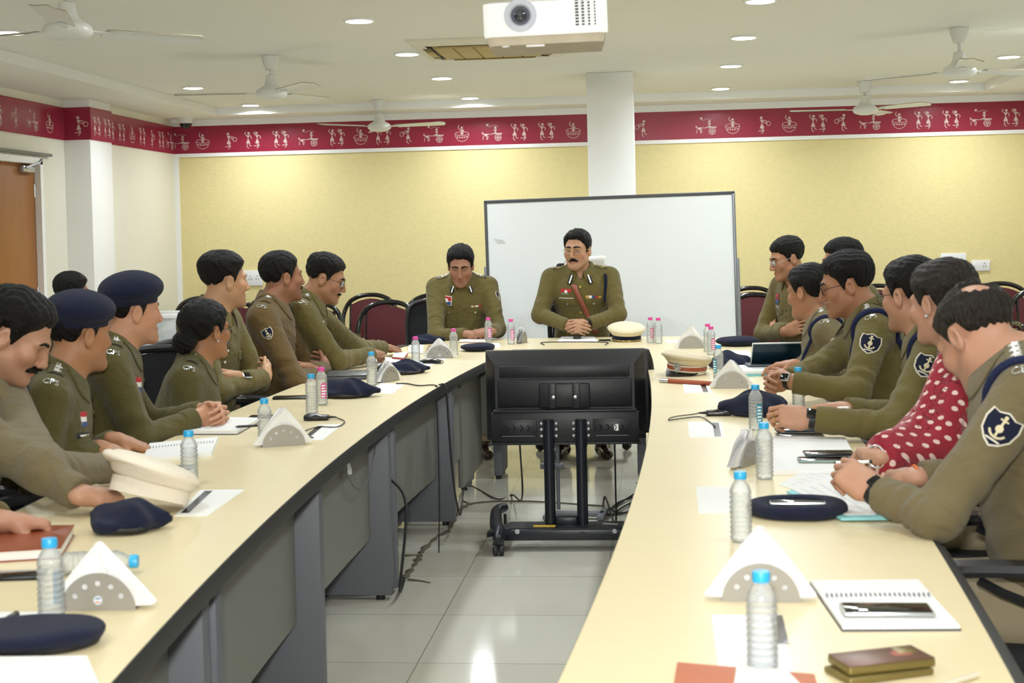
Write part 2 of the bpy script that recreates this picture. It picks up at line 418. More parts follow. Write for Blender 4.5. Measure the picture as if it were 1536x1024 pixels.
# wooden door on the left
d = thing('door_1', 'brown wooden door in the left wall', 'door', (XL, DY1, 0)); d['kind'] = 'structure'
f = MB(); yw = DY1 - DY0
f.box((-.05, -.02, DZ / 2), (.16, .05, DZ)); f.box((-.05, -yw + .02, DZ / 2), (.16, .05, DZ)); f.box((-.05, -yw / 2, DZ - .02), (.16, yw, .05))
f.build('door_frame', M_WHITEP, d)
MB().box((-.04, -.045 - (yw - .09) / 2, DZ / 2 - .02), (.04, yw - .09, DZ - .05), .002).build('door_leaf', M_WOOD, d)
k = MB(); k.box((.0, -.22, DZ - .09), (.05, .20, .05), .01); k.tube([(.03, -.30, DZ - .08), (.05, -.10, DZ - .035), (.02, .02, DZ + .0)], .008, 6)
k.build('door_closer', M_STEEL, d)
k = MB(); k.box((-.012, -yw + .11, 1.10), (.012, .045, .16), .004); k.tube([(-.01, -yw + .11, 1.12), (.04, -yw + .11, 1.12), (.045, -yw + .23, 1.12)], .009, 8)
k.build('door_handle', M_STEEL, d)
k = MB()
for z in (.3, 1.05, 1.85): k.tube([(-.02, -.045, z - .05), (-.02, -.045, z + .05)], .010, 8)
k.build('hinge', M_STEEL, d)
k = MB(); k.box((.012, -yw / 2 + .05, DZ + .035), (.05, yw + .24, .022)); k.build('lintel_strip', mat('grey_metal_strip', '77776f', .5), d)

# ------------------------------------------------------------------ things on the ceiling
M_LED = mat('led_diffuser', 'ffffff', .4, emit='ffffff', estr=9.0)
M_FANW = mat('white_fan_enamel', 'dfe0dc', .35)
M_FANB = mat('fan_blade_brown_edge', '8d8266', .4)
def lamp(x, y, z, e, sz=.15, name='Downlight', rot=(0, 0, 0), spread=160, col=(.885, .95, 1)):
    l = bpy.data.lights.new(name, 'AREA'); l.shape = 'DISK'; l.size = sz; l.energy = e; l.color = col; l.spread = math.radians(spread)
    o = bpy.data.objects.new(name, l); COL.objects.link(o); o.location = (x, y, z); o.rotation_euler = rot; return o
ELED = 20.0
LROWS = [(-3.70, (7.92, 11.18, 12.80)), (-1.66, (7.98, 9.53, 11.09, 12.80)), (.58, (7.82, 9.31, 10.92, 12.68)), (2.63, (10.94, 12.70))]
PLACE = {(-3.70, 7.92): 'round ceiling light at the left picture edge under the near fan', (-3.70, 11.18): 'round ceiling light behind the left blade of the second fan', (-3.70, 12.80): 'round ceiling light in the tray corner nearest the security camera',
         (-1.66, 7.98): 'round ceiling light nearest the camera in the row left of the air conditioner', (-1.66, 9.53): 'round ceiling light just left of the air conditioner panel', (-1.66, 11.09): 'round ceiling light third in the row left of the air conditioner', (-1.66, 12.80): 'round ceiling light farthest back in the row left of the column',
         (.58, 7.82): 'round ceiling light cut by the top picture edge right of the projector', (.58, 9.31): 'round ceiling light second in the row right of the projector', (.58, 10.92): 'round ceiling light third in the row right of the projector', (.58, 12.68): 'round ceiling light farthest back in the row right of the column',
         (2.63, 10.94): 'round ceiling light beside the right fan at the picture edge', (2.63, 12.70): 'round ceiling light below the motor of the right fan'}
for x, ys in LROWS:
    for y in ys:
        o = thing('ceiling_light', PLACE[(x, y)], 'ceiling light', (x, y, ZC), group='recessed round LED lights')
        MB().lathe([(.075, -.001), (.092, -.001), (.092, -.008), (.078, -.012), (.075, -.008)], 28, caps=False).build('trim_ring', M_WHITEP, o)
        MB().lathe([(.0001, -.007), (.076, -.007)], 28, caps=False).build('diffuser', M_LED, o)
        lamp(x, y, ZC - .016, ELED)
for x, y in [(-3.7, 4.7), (-3.7, 1.5), (-1.66, 6.3), (-1.66, 4.7), (-1.66, 3.1), (-1.66, 1.5), (-1.66, -.1), (.58, 6.2), (.58, 4.6), (.58, 3.0), (.58, 1.4), (.58, -.2), (2.63, 9.3), (2.63, 6.2), (2.63, 3.0), (2.63, -.2)]:
    lamp(x, y, ZC - .016, ELED * (.52 if y < 5 else 1.0))   # the same lamps on this side of the frame

def fan(x, y, drop, angs, label):
    o = thing('ceiling_fan', label, 'ceiling fan', (x, y, ZC), group='white ceiling fans')
    MB().lathe([(.0, -.002), (.060, -.002), (.058, -.03), (.046, -.065), (.036, -.095), (.018, -.10)], 20).build('canopy', M_FANW, o)
    MB().tube([(0, 0, -.08), (0, 0, -drop + .06)], .011, 10).build('rod', M_FANW, o)
    MB().lathe([(.012, -drop + .12), (.035, -drop + .11), (.042, -drop + .06), (.058, -drop + .035), (.070, -drop + .03), (.098, -drop + .012), (.106, -drop - .008), (.104, -drop - .022), (.085, -drop - .040), (.045, -drop - .052), (.0001, -drop - .055)], 28).build('motor', M_FANW, o)
    for a in angs:
        R = Rz(math.radians(a)) @ Rx(math.radians(-9))
        mb = MB(); n = 14
        def bl(u, v):
            r = .17 + .475 * u; wd = (.052 + .020 * u) * (1 if u < .93 else math.sqrt(max(1 - ((u - .93) / .075) ** 2, .05)))
            return R @ Vector((r, (v - .5) * 2 * wd, .006 * math.cos((v - .5) * PI))) + Vector((0, 0, -drop - .005))
        mb.grid(bl, n, 5); V = len(mb.v)
        vs = [(x_, y_, z_ - .004) for x_, y_, z_ in mb.v]; fs = [tuple(reversed(f_)) for f_ in mb.f]
        mb.add(vs, fs)
        nu, nv = n, 5
        for i in range(nu - 1):
            mb.add([], []); mb.f += [(i, V + i, V + i + 1, i + 1), ((nv - 1) * nu + i + 1, V + (nv - 1) * nu + i + 1, V + (nv - 1) * nu + i, (nv - 1) * nu + i)]; mb.m += [1, 1]
        for j in range(nv - 1):
            mb.f += [((j + 1) * nu, V + (j + 1) * nu, V + j * nu, j * nu), (j * nu + nu - 1, V + j * nu + nu - 1, V + (j + 1) * nu + nu - 1, (j + 1) * nu + nu - 1)]; mb.m += [1, 1]
        mb.build('blade', [M_FANW, M_FANB], o)
        b = MB(); b.box(R @ Vector((.14, 0, 0)) + Vector((0, 0, -drop - .008)), (.14, .036, .006), .002, R)
        b.build('blade_bracket', M_FANW, o)
    return o
fan(-2.52, 5.95, .30, (-74, 46, 166), 'ceiling fan nearest the camera, its front blade cut by the top edge')
fan(-2.57, 9.40, .245, (190, -50, 70), 'ceiling fan hanging in front of the tray corner on the left')
fan(-2.49, 12.74, .235, (-15, 105, 225), 'small far ceiling fan over the frieze on the left')
fan(1.92, 9.25, .265, (-95, 25, 145), 'ceiling fan at the right with a foreshortened front blade')
fan(1.80, 12.5, .235, (185, -45, 65), 'small far ceiling fan over the frieze on the right')

# cassette air conditioner
o = thing('air_conditioner', 'flat beige ceiling cassette air conditioner behind the projector', 'air conditioner', (-1.08, 9.33, ZC))
M_ACW = mat('aged_white_plastic', 'd9d4c2', .5); M_ACB = mat('yellowed_plastic_grille', 'b09a62', .55)
mb = MB(); s_ = .475
prof = [(s_, 0), (s_, -.012), (s_ - .035, -.030), (s_ - .10, -.036), (s_ - .105, -.030)]
vs, fs = [], []
for r_, z_ in prof: vs += [(-r_, -r_, z_), (r_, -r_, z_), (r_, r_, z_), (-r_, r_, z_)]
for i in range(len(prof) - 1):
    for k in range(4): fs.append((i * 4 + k, (i + 1) * 4 + k, (i + 1) * 4 + (k + 1) % 4, i * 4 + (k + 1) % 4))
mb.add(vs, fs); mb.build('panel_frame', M_ACW, o, 20)
g = MB(); g.box((0, 0, -.026), (.66, .60, .012))
for i in range(5): g.box((-.33 + .132 * (i + .5), 0, -.036), (.122, .56, .010), .003)
g.build('intake_grille', M_ACB, o)
for sx, sy, lx, ly in ((0, -1, .56, .05), (0, 1, .56, .05), (1, 0, .05, .5), (-1, 0, .05, .5)):
    g = MB(); g.box((sx * .372, sy * .34, -.034), (lx, ly, .010)); g.box((sx * .372, sy * .34, -.041), (lx * .96, ly * .5, .005), .001, mi=1)
    g.build('air_vane', [mat('dark_vent_slot', '6e6140', .7), M_ACB], o)

# projector on its ceiling mount
o = thing('projector', 'white projector hanging from the ceiling, lens towards the camera', 'projector', (-.285, 3.80, 1.963), rot=(0, math.radians(-1.2), math.radians(3)))
M_PRJ = mat('white_projector_plastic', 'eef0f2', .35); M_PRJB = mat('dusty_beige_plastic', 'b7ac98', .6, var=.2, vscale=20)
mb = MB()
def pb(z, w_, d0, d1): return [(-w_, d0 + .012, z), (-w_ + .02, d0, z), (w_ - .02, d0 - .0, z), (w_, d0 + .012, z), (w_, d1, z), (-w_, d1, z)]
lay = [pb(.105, .158, .015, .245), pb(.10, .166, .004, .25), pb(.018, .166, .0, .25), pb(.010, .164, .004, .248)]
vs = [p for l in lay for p in l]; fs = [tuple(range(6))[::-1]] + [(i * 6 + k, (i + 1) * 6 + k, (i + 1) * 6 + (k + 1) % 6, i * 6 + (k + 1) % 6) for i in range(3) for k in range(6)] + [tuple(18 + k for k in range(6))]
mb.add(vs, [tuple(reversed(f_)) for f_ in fs]); mb.build('case', M_PRJ, o)
b = MB(); b.add([*pb(.0105, .160, .008, .245), *[(x * .95, y * .96 + .008, -.012) for x, y, z in pb(0, .160, .008, .245)]], [tuple(range(6, 12)), *[(k, (k + 1) % 6, 6 + (k + 1) % 6, 6 + k) for k in range(6)]])
b.box((-.03, .03, -.014), (.05, .012, .006), .002, mi=1); b.box((-.11, .03, -.012), (.02, .012, .006), .002, mi=1)
b.build('base_plate', [M_PRJB, M_PRJ], o)
l = MB(); R = Rx(PI / 2)
l.lathe([(.044, .0), (.044, .006), (.030, .010), (.026, .004), (.024, .003)], 32, (-.066, .002, .064), R, caps=False); l.lathe([(.026, .0045), (.0001, .0045)], 24, (-.066, .002, .064), R, 1, False)
lz = l.build('lens_ring', [mat('grey_lens_ring', 'b9bec8', .3), mat('dark_lens_barrel', '3a3f4c', .25)], o)
l = MB(); l.lathe([(.018, .001), (.016, .008), (.010, .012), (.0001, .014)], 24, (-.066, .0, .064), R); l.build('lens', mat('lens_glass', '1d2230', .04, spec=.9, coat=1), lz)
l = MB()
for i in range(9):
    for j in range(4): l.box((.085 + .017 * j - .001 * j, -.0008, .098 - .0082 * i), (.009 - .0018 * j, .003, .0042))
l.build('vent_slots', mat('dark_vent', '2b2d33', .6), o)
l = MB(); l.tube([(.0, .13, .10), (.0, .13, ZC - 1.963 - .02)], .02, 12); l.lathe([(.06, ZC - 1.963 - .03), (.06, ZC - 1.963 - .005)], 20, (0, .13, 0)); l.box((0, .13, .112), (.16, .14, .014), .003)
l.build('ceiling_mount', M_FANW, o)

# dome camera in the corner
o = thing('ceiling_camera', 'white dome security camera in the corner above the frieze', 'security camera', (-4.46, 13.22, ZS))
MB().lathe([(.0001, 0), (.085, 0), (.085, -.02), (.07, -.045), (.066, -.05)], 24).build('housing', M_FANW, o)
MB().lathe([(.060, -.048), (.052, -.075), (.03, -.092), (.0001, -.098)], 20).build('dome', mat('smoked_dome', '15171a', .1), o)
MB().box((-.10, 0, -.025), (.07, .08, .05), .005).build('junction_box', M_FANW, o)

# wall sockets
M_SOC = mat('white_switch_plastic', 'e8e9ea', .35)
def socket(px, py, w_, h_, label, holes):
    p = at_y(px, py, YB)
    o = thing('wall_socket', label, 'wall socket', (p.x, YB, p.z))
    MB().box((0, -.008, 0), (w_, .016, h_), .004).build('face_plate', M_SOC, o)
    for hx in holes:
        m = MB()
        for dx, dz in ((0, .018), (-.012, -.008), (.012, -.008)): m.lathe([(.005, 0), (.005, .0012)], 10, (hx + dx, -.0162, dz), Rx(PI / 2))
        m.build('socket_holes', mat('socket_hole', '22242a', .6), o)
    MB().box((-w_ * .36, -.018, 0), (w_ * .12, .008, h_ * .36), .002).build('rocker_switch', M_SOC, o)
socket(379, 417, .20, .15, 'white double socket on the yellow wall behind the men on the left', (-.02, .05))
socket(1430, 391, .23, .14, 'larger white socket plate on the yellow wall at the right', (.02, .07))
socket(1471, 398, .165, .10, 'smaller white socket plate at the right end of the yellow wall', (.03,))
# ------------------------------------------------------------------ conference table
M_TOP = mat('pale_maple_laminate', 'e2d3ab', .30, var=.03, vscale=5, stretch=(1, 6, 1), spec=.45)
M_EDGE = mat('black_edge_moulding', '2b2b2b', .55)
M_PANEL = mat('grey_panel_laminate', '77776f', .6, bump=.1, bscale=220, var=.05, vscale=30)
M_LEG = mat('slate_grey_laminate', '63666c', .5)
M_FOOT = mat('black_glide', '18181a', .5)
TZ = .75
def xin_l(y): return -1.03 + .0167 * (y - 5.2) ** 2
def xout_l(y): return -1.72 + .0150 * (y - 5.2) ** 2
def xin_r(y): return -.035 - .0112 * (y - 5.6) ** 2
def xout_r(y): return .655 - .0112 * (y - 5.6) ** 2
def top_slab(poly, edges, root, flat=None):
    """laminate top plus the black moulding that runs along the free edges"""
    MB().prism(poly, TZ - .028, TZ).build('tabletop', M_TOP, root, 25)
    for ei, e in enumerate(edges):
        pts = [Vector((x, y, 0)) for x, y in e]; mb = MB(); n = len(pts); vs, fs = [], []
        for i, p in enumerate(pts):
            t = (pts[min(i + 1, n - 1)] - pts[max(i - 1, 0)]).normalized(); o = Vector((t.y, -t.x, 0))
            for d_, z_ in (((.0, TZ - .0005), (.012, TZ - .003), (.028, TZ - .016), (.030, TZ - .034), (.024, TZ - .044), (-.03, TZ - .046), (-.03, TZ - .03)) if ei != flat else ((.0, TZ - .0005), (.0015, TZ - .002), (.0025, TZ - .010), (.0025, TZ - .045), (.0, TZ - .05), (-.03, TZ - .05), (-.03, TZ - .03))):
                vs.append(p + o * d_ + Vector((0, 0, z_)))
        k = 7
        for i in range(n - 1):
            for j in range(k - 1): fs.append((i * k + j, i * k + j + 1, (i + 1) * k + j + 1, (i + 1) * k + j))
        fs.append(tuple(range(k))[::-1]); fs.append(tuple((n - 1) * k + j for j in range(k)))
        mb.add(vs, [tuple(reversed(f)) for f in fs]); mb.build('edge_moulding', M_EDGE, root, 35)
def arm_section(side, y0, y1, legs, label):
    fi, fo = (xin_l, xout_l) if side == 'L' else (xin_r, xout_r)
    sg = -1 if side == 'L' else 1                  # outward direction
    ys = np.linspace(y0 + .0012, y1 - .0012, 14)
    root = thing('table_section', label, 'conference table', (0, 0, 0), group='sections of the oval conference table')
    a = [(fi(y), y) for y in ys]; b = [(fo(y), y) for y in ys]
    poly = b + a[::-1] if side == 'R' else a + b[::-1]
    # counter-clockwise
    ar = sum(poly[i][0] * poly[(i + 1) % len(poly)][1] - poly[(i + 1) % len(poly)][0] * poly[i][1] for i in range(len(poly)))
    if ar < 0: poly = poly[::-1]
    top_slab(poly, [a, b[::-1]] if side == 'L' else [b, a[::-1]], root, 0 if side == 'L' else 1)
    yl = [y0 + .02] + [y for y in legs if y0 + .05 < y < y1 - .05] + [y1 - .02]
    for y in legs:
        if not (y0 - .03 <= y <= y1 - .03): continue
        x0 = fi(y) + sg * .045; x1 = fo(y) - sg * .12
        mb = MB(); mb.box(((x0 + x1) / 2, y, (TZ - .03 + .02) / 2), (abs(x1 - x0), .05, TZ - .05), .003)
        lg = mb.build('leg_panel', M_LEG, root, 30)
        for x in (x0 + sg * .05, x1 - sg * .05): MB().lathe([(.018, 0), (.018, .02)], 10, (x, y, .0)).build('glide', M_FOOT, lg)
    seg = [y0] + [y for y in legs if y0 + .1 < y < y1 - .1] + [y1]
    for k in range(len(seg) - 1):
        ya, yb = seg[k] + .03, seg[k + 1] - .03
        mb = MB(); n = 8
        vs, fs = [], []
        for i in range(n):
            y = ya + (yb - ya) * i / (n - 1); x = fi(y) + sg * .125
            for dx in (0, sg * .018):
                for z in (.245, TZ - .03): vs.append((x + dx, y, z))
        for i in range(n - 1):
            p, q = i * 4, (i + 1) * 4
            fs += [(p, q, q + 1, p + 1), (p + 2, p + 3, q + 3, q + 2), (p, p + 2, q + 2, q), (p + 1, q + 1, q + 3, p + 3)]
        fs += [(0, 1, 3, 2), (4 * n - 4, 4 * n - 2, 4 * n - 1, 4 * n - 3)]
        mb.add(vs, fs); mb.build('modesty_panel', M_PANEL, root, 30)
    return root
arm_section('L', .55, 3.04, (.6, 1.80, 2.98), 'near left section of the tan conference table, cut by the bottom edge')
arm_section('L', 3.04, 5.57, (3.10, 4.33, 5.53), 'middle left section of the tan conference table with grey panels below')
arm_section('L', 5.57, 7.50, (5.64, 6.95), 'far left section of the tan conference table beside the television')
arm_section('R', .55, 3.02, (.6, 1.80, 2.98), 'near right section of the tan conference table with the open notebook on it')
arm_section('R', 3.02, 5.57, (3.10, 4.33, 5.53), 'middle right section of the tan conference table under the loose papers')
arm_section('R', 5.57, 7.50, (5.64, 6.95), 'far right section of the tan conference table under the cap with a red band')
root = thing('table_section', 'head section of the tan conference table where the two officers sit', 'conference table', (0, 0, 0), group='sections of the oval conference table')
hin = [tuple(p)[:2] for p in bez([(xin_l(7.5), 7.5, 0), (-.905, 7.85, 0), (-.81, 8.06, 0), (-.62, 8.14, 0), (-.30, 8.14, 0), (-.16, 8.06, 0), (-.092, 7.85, 0), (xin_r(7.5), 7.5, 0)], 42)]
hout = [tuple(p)[:2] for p in bez([(xout_r(7.5), 7.5, 0), (.595, 7.95, 0), (.56, 8.40, 0), (.47, 8.85, 0), (.27, 9.14, 0), (0, 9.22, 0), (-.5, 9.24, 0), (-1.0, 9.22, 0), (-1.36, 9.12, 0), (-1.55, 8.78, 0), (-1.61, 8.2, 0), (xout_l(7.5), 7.5, 0)], 60)]
hin = [(x, max(y, 7.5012)) for x, y in hin]; hout = [(x, max(y, 7.5012)) for x, y in hout]
top_slab(hout + hin, [hout, hin], root, 1)
for x in (-1.11, -.955, -.115, .04):
    lg = MB().box((x, 8.39 if x in (-.955, -.115) else 8.0, .37), (.05 if x in (-.955, -.115) else .05, .30, .70), .003).build('leg_panel', M_LEG, root, 30)
    yy = 8.25 if x in (-.955, -.115) else 7.9
    for dy in (0, .2): MB().lathe([(.018, 0), (.018, .02)], 10, (x, yy + dy, 0)).build('glide', M_FOOT, lg)
MB().box((-.535, 8.36, .485), (1.10, .018, .47)).build('modesty_panel', M_PANEL, root)
MB().box((-1.07, 7.94, .40), (.018, .84, .64)).build('modesty_panel', M_PANEL, root)
MB().box((.015, 7.94, .40), (.018, .84, .64)).build('modesty_panel', M_PANEL, root)

# ------------------------------------------------------------------ chairs
M_CHB = mat('black_chair_plastic', '17181b', .42)
M_MESH = mat('black_chair_mesh', '1b1d22', .8, bump=.6, bscale=500)
M_SEAT = mat('black_seat_fabric', '1c1d20', .85, bump=.3, bscale=300)
def office_chair():
    r = thing('office_chair', 'x', 'office chair', (0, 0, 0), group='black mesh office chairs round the conference table')
    mb = MB(); mb.box((0, .0, .455), (.47, .46, .07), .03, seg=3); mb.build('seat', M_SEAT, r)
    loop = []
    def bk(u, z): return Vector((u, -.235 - .05 * z - .02 * math.cos(u * 6) + .03, .50 + z))
    pts = [(-.19, .02), (-.215, .2), (-.215, .36), (-.19, .445), (-.12, .475), (0, .48), (.12, .475), (.19, .445), (.215, .36), (.215, .2), (.19, .02), (0, .0)]
    q = bez([bk(u, z) for u, z in pts + [pts[0]]], 60)
    mb = MB(); mb.tube(q[:-1], .017, 8, closed=True); mb.tube([(0, -.02, .43), (0, -.20, .44), (0, -.235, .52), (0, -.25, .66)], .022, 8); mb.build('back_frame', M_CHB, r)
    mb = MB(); mb.grid(lambda u, v: bk((u - .5) * .40, .03 + v * .43 * (1 - .06 * (2 * u - 1) ** 4)), 12, 10); mb.build('backrest', M_MESH, r)
    for sx in (-1, 1):
        mb = MB(); mb.tube([(sx * .22, -.05, .43), (sx * .275, -.05, .44), (sx * .285, -.03, .56), (sx * .285, .0, .668)], .018, 8)
        ap = bez([(sx * .285, -.16, .668), (sx * .285, -.02, .684), (sx * .28, .14, .678), (sx * .275, .20, .664)], 12)
        mb.tube([(sx * .285, -.02, .60), (sx * .285, .06, .63), (sx * .283, .11, .655)], .012, 6)
        a = mb.build('arm', M_CHB, r)
        mb = MB()
        for k in range(len(ap) - 1):
            pass
        n = len(ap); vs, fs = [], []
        for k, p in enumerate(ap):
            e = 1 if 0 < k < n - 1 else .7
            for dx, dz in ((-.036, -.012), (-.040, .0), (-.030, .014), (.030, .014), (.040, 0), (.036, -.012)): vs.append(p + Vector((dx * e, 0, dz * e)))
        for k in range(n - 1):
            for j in range(6): fs.append((k * 6 + j, k * 6 + (j + 1) % 6, (k + 1) * 6 + (j + 1) % 6, (k + 1) * 6 + j))
        fs += [tuple(range(6))[::-1], tuple((n - 1) * 6 + j for j in range(6))]
        mb.add(vs, fs); mb.build('arm_pad', M_CHB, a)
    mb = MB(); mb.lathe([(.03, .10), (.03, .28), (.018, .28), (.018, .43)], 14); mb.build('gas_lift', M_CHB, r)
    mb = MB()
    for k in range(5):
        a = 2 * PI * k / 5 + .3; mb.tube([(0, 0, .105), (.15 * math.cos(a), .15 * math.sin(a), .095), (.30 * math.cos(a), .30 * math.sin(a), .072)], [.028, .022, .016], 8)
    b = mb.build('base', M_CHB, r)
    for k in range(5):
        a = 2 * PI * k / 5 + .3; m = MB(); c = Vector((.30 * math.cos(a), .30 * math.sin(a), .028))
        for s_ in (-.014, .014): m.lathe([(.0001, -.009), (.026, -.009), (.028, 0), (.026, .009), (.0001, .009)], 12, c + Vector((-math.sin(a), math.cos(a), 0)) * s_, Rz(a) @ Rx(PI / 2))
        m.build('caster', M_CHB, b)
    return r
CHAIR0 = None
def place_chair(x, y, deg, label, backlabel=None):
    """deg: the way the sitter faces"""
    global CHAIR0
    if CHAIR0 is None: CHAIR0 = office_chair(); o = CHAIR0
    else: o = copy_tree(CHAIR0)
    o.location = (x, y, 0); o.rotation_euler = (0, 0, math.radians(deg - 90)); o['label'] = label
    return o
M_VFR = mat('black_lacquered_tube', '111113', .15, spec=.6)
M_VRED = mat('maroon_upholstery', '521019', .7, bump=.25, bscale=260, var=.08)
def visitor_chair():
    r = thing('visitor_chair', 'x', 'visitor chair', (0, 0, 0), group='maroon visitor chairs along the back wall')
    def bk(u, z): return Vector((u, -.22 - .14 * z, .45 + z))
    pts = [(-.245, .0), (-.262, .14), (-.255, .26), (-.205, .37), (-.11, .425), (0, .44), (.11, .425), (.205, .37), (.255, .26), (.262, .14), (.245, .0)]
    mb = MB(); mb.tube(bez([bk(u, z) for u, z in pts], 50), .021, 10); mb.tube([bk(-.2, .02), bk(.2, .02)], .014, 8)
    mb.tube([bk(-.19, .02), bk(-.188, .36)], .013, 8); mb.tube([bk(.19, .02), bk(.188, .36)], .013, 8)
    mb.build('back_frame', M_VFR, r)
    mb = MB()
    def pn(u, v):
        x = (u - .5) * .37; top = .41 - 1.7 * x * x
        p = bk(x, .04 + v * (top - .045)); p.y += .010 + .014 * math.sin(PI * u) * math.sin(PI * v); return p
    mb.grid(pn, 12, 10); nv = len(mb.v); mb.grid(lambda u, v: pn(1 - u, v) + Vector((0, -.03 - .02 * math.sin(PI * u) * math.sin(PI * v), 0)), 12, 10)
    for i in range(11): mb.f += [(i + 1, i, nv + 11 - i, nv + 10 - i), (108 + i, 109 + i, nv + 108 + 10 - i, nv + 108 + 11 - i)]; mb.m += [0, 0]
    for j in range(9): mb.f += [(j * 12, (j + 1) * 12, nv + (j + 1) * 12 + 11, nv + j * 12 + 11), ((j + 1) * 12 + 11, j * 12 + 11, nv + j * 12, nv + (j + 1) * 12)]; mb.m += [0, 0]
    mb.build('backrest', M_VRED, r)
    mb = MB(); mb.box((0, .02, .445), (.47, .46, .075), .03, seg=3); mb.build('seat', M_VRED, r)
    for sx in (-1, 1):
        mb = MB(); mb.tube(bez([bk(sx * .25, .16), (sx * .285, -.08, .645), (sx * .285, .12, .64), (sx * .275, .21, .60), (sx * .265, .22, .45)], 24), .017, 8); mb.build('arm', M_VFR, r)
        for sy, yy in ((1, .22), (-1, -.20)):
            mb = MB(); mb.tube([(sx * .25, yy, .45), (sx * .265, yy + sy * .03, .012)], .014, 8); lg = mb.build('leg', M_VFR, r)
            MB().lathe([(.018, 0), (.018, .02)], 10, (sx * .265, yy + sy * .03, 0)).build('foot_cap', M_FOOT, lg)
    return r
VC0 = visitor_chair()
VCS = [(-4.28, 12.72, -90, 'maroon visitor chair nearest the left wall, its arched top over the white bin'), (-3.60, 12.72, -92, 'maroon visitor chair under the white socket behind the young man with folded arms'), (-3.58, 11.55, -88, 'maroon visitor chair seen between the second and third bareheaded man on the left'),
       (-2.68, 12.75, -92, 'black framed maroon chair highest behind the front maroon chair'), (-2.02, 12.45, -88, 'maroon chair in the back row next to the seated officer with his chair'),
       (-2.24, 11.30, -94, 'maroon visitor chair standing in front of the back row, its whole back shown'), (-2.90, 11.5, -86, 'maroon visitor chair cut by the shoulder of the man writing with glasses'),
       (.84, 12.72, -90, 'maroon visitor chair behind the right edge of the whiteboard, rear one'), (.80, 11.45, -86, 'maroon visitor chair beside the whiteboard frame, in front of another'), (1.95, 12.72, -92, 'maroon visitor chair glimpsed right of the man with dark glasses and clasped hands'),
       (2.00, 11.5, -90, 'maroon visitor chair partly seen behind the man with thick glasses at the right'), (3.02, 12.72, -90, 'maroon visitor chair at the right wall under the small socket'), (3.06, 11.45, -87, 'maroon visitor chair cut by the right picture edge')]
for i, (x, y, a, lb) in enumerate(VCS):
    o = VC0 if i == 0 else copy_tree(VC0)
    o.location = (x, y, 0); o.rotation_euler = (0, 0, math.radians(a - 90)); o['label'] = lb

# ------------------------------------------------------------------ whiteboard on its stand
M_WB = mat('whiteboard_enamel', 'eef2f2', .55, spec=.3); M_ALU = mat('aluminium_frame', '8d9196', .35, metal=.7); M_DKF = mat('dark_grey_frame', '4a4c50', .45)
o = thing('whiteboard', 'large white writing board behind the chief officer', 'whiteboard', (-.325, 10.3, 0), rot=(0, math.radians(-.75), 0))
W2, Z0, Z1 = .905, .47, 1.69
MB().box((0, 0, (Z0 + Z1) / 2), (W2 * 2 - .02, .018, Z1 - Z0 - .02)).build('panel', M_WB, o)
fr = MB(); fr.box((0, -.002, Z1 - .010), (W2 * 2, .032, .024), .006); fr.box((0, -.002, Z0 + .010), (W2 * 2, .032, .024), .006); fr.box((-W2 + .010, -.002, (Z0 + Z1) / 2), (.022, .032, Z1 - Z0), .006)
fr.build('frame', M_DKF, o)
fr = MB(); fr.box((W2 - .010, -.002, (Z0 + Z1) / 2), (.024, .032, Z1 - Z0), .006); fr.build('side_rail', M_ALU, o)
for sx in (-1, 1):
    fr = MB(); fr.box((sx * (W2 + .005), .03, .62), (.03, .03, 1.18), .004); fr.box((sx * (W2 + .005), .03, .05), (.04, .56, .03), .004); fr.build('stand_leg', M_ALU, o)
fr = MB(); fr.box((0, -.03, Z0 - .01), (.8, .06, .012), .003); fr.build('pen_tray', M_ALU, o)
sm = MB(); sm.add([(-W2 + .06, -.0096, 1.41), (-W2 + .13, -.0096, 1.40), (-W2 + .15, -.0096, 1.37), (-W2 + .09, -.0096, 1.37)], [(0, 1, 2, 3)]); sm.build('marker_smudge', mat('grey_smudge', 'cfd3d2', .5), o)

# ------------------------------------------------------------------ television stand in the well of the table
M_TVB = mat('black_tv_plastic', '14161a', .42, bump=.03, bscale=200); M_TVG = mat('blue_black_metal', '1a1e25', .35); M_BOLT = mat('zinc_bolt', 'c6c8ca', .3, metal=.7)
o = thing('television', 'black flat television seen from behind on its wheeled stand', 'television', (-.44, 6.55, 0), math.radians(1.2))
mb = MB(); tw = .372
def rg(z0_, z1_, w_, y_): return [(-w_, y_, z0_), (w_, y_, z0_), (w_, y_, z1_), (-w_, y_, z1_)]
rings = [rg(.475, .892, tw, .10), rg(.475, .892, tw, .06), rg(.50, .885, tw - .004, .045), rg(.53, .838, tw - .045, -.02), rg(.535, .832, tw - .05, -.024)]
vs = [p for r_ in rings for p in r_]; fs = [(0, 1, 2, 3)] + [(i * 4 + k, (i + 1) * 4 + k, (i + 1) * 4 + (k + 1) % 4, i * 4 + (k + 1) % 4) for i in range(4) for k in range(4)] + [(19, 18, 17, 16)]
mb.add(vs, fs)
mb.box((0, -.027, .80), (.60, .012, .055), .004); mb.box((0, -.03, .70), (.62, .016, .13), .006)
mb.build('back_cover', M_TVB, o, 25)
m = MB(); m.box((0, .102, .684), (tw * 2 - .02, .004, .39)); m.build('screen', mat('dark_screen', '06070a', .08), o)
m = MB(); m.box((.0, -.045, .69), (.235, .03, .115), .008); m.box((-.055, -.062, .69), (.036, .012, .12), .003); m.box((.055, -.062, .69), (.036, .012, .12), .003); mp_ = m.build('wall_plate', M_TVB, o)
for sx in (-.05, .05):
    m = MB(); m.lathe([(.0001, .006), (.007, .005), (.009, 0)], 12, (sx, -.068, .685), Rx(PI / 2)); m.build('bolt', M_BOLT, mp_)
st = thing('television_stand', 'black twin post television stand on casters in the table well', 'television stand', (-.44, 6.55, 0), math.radians(1.2))
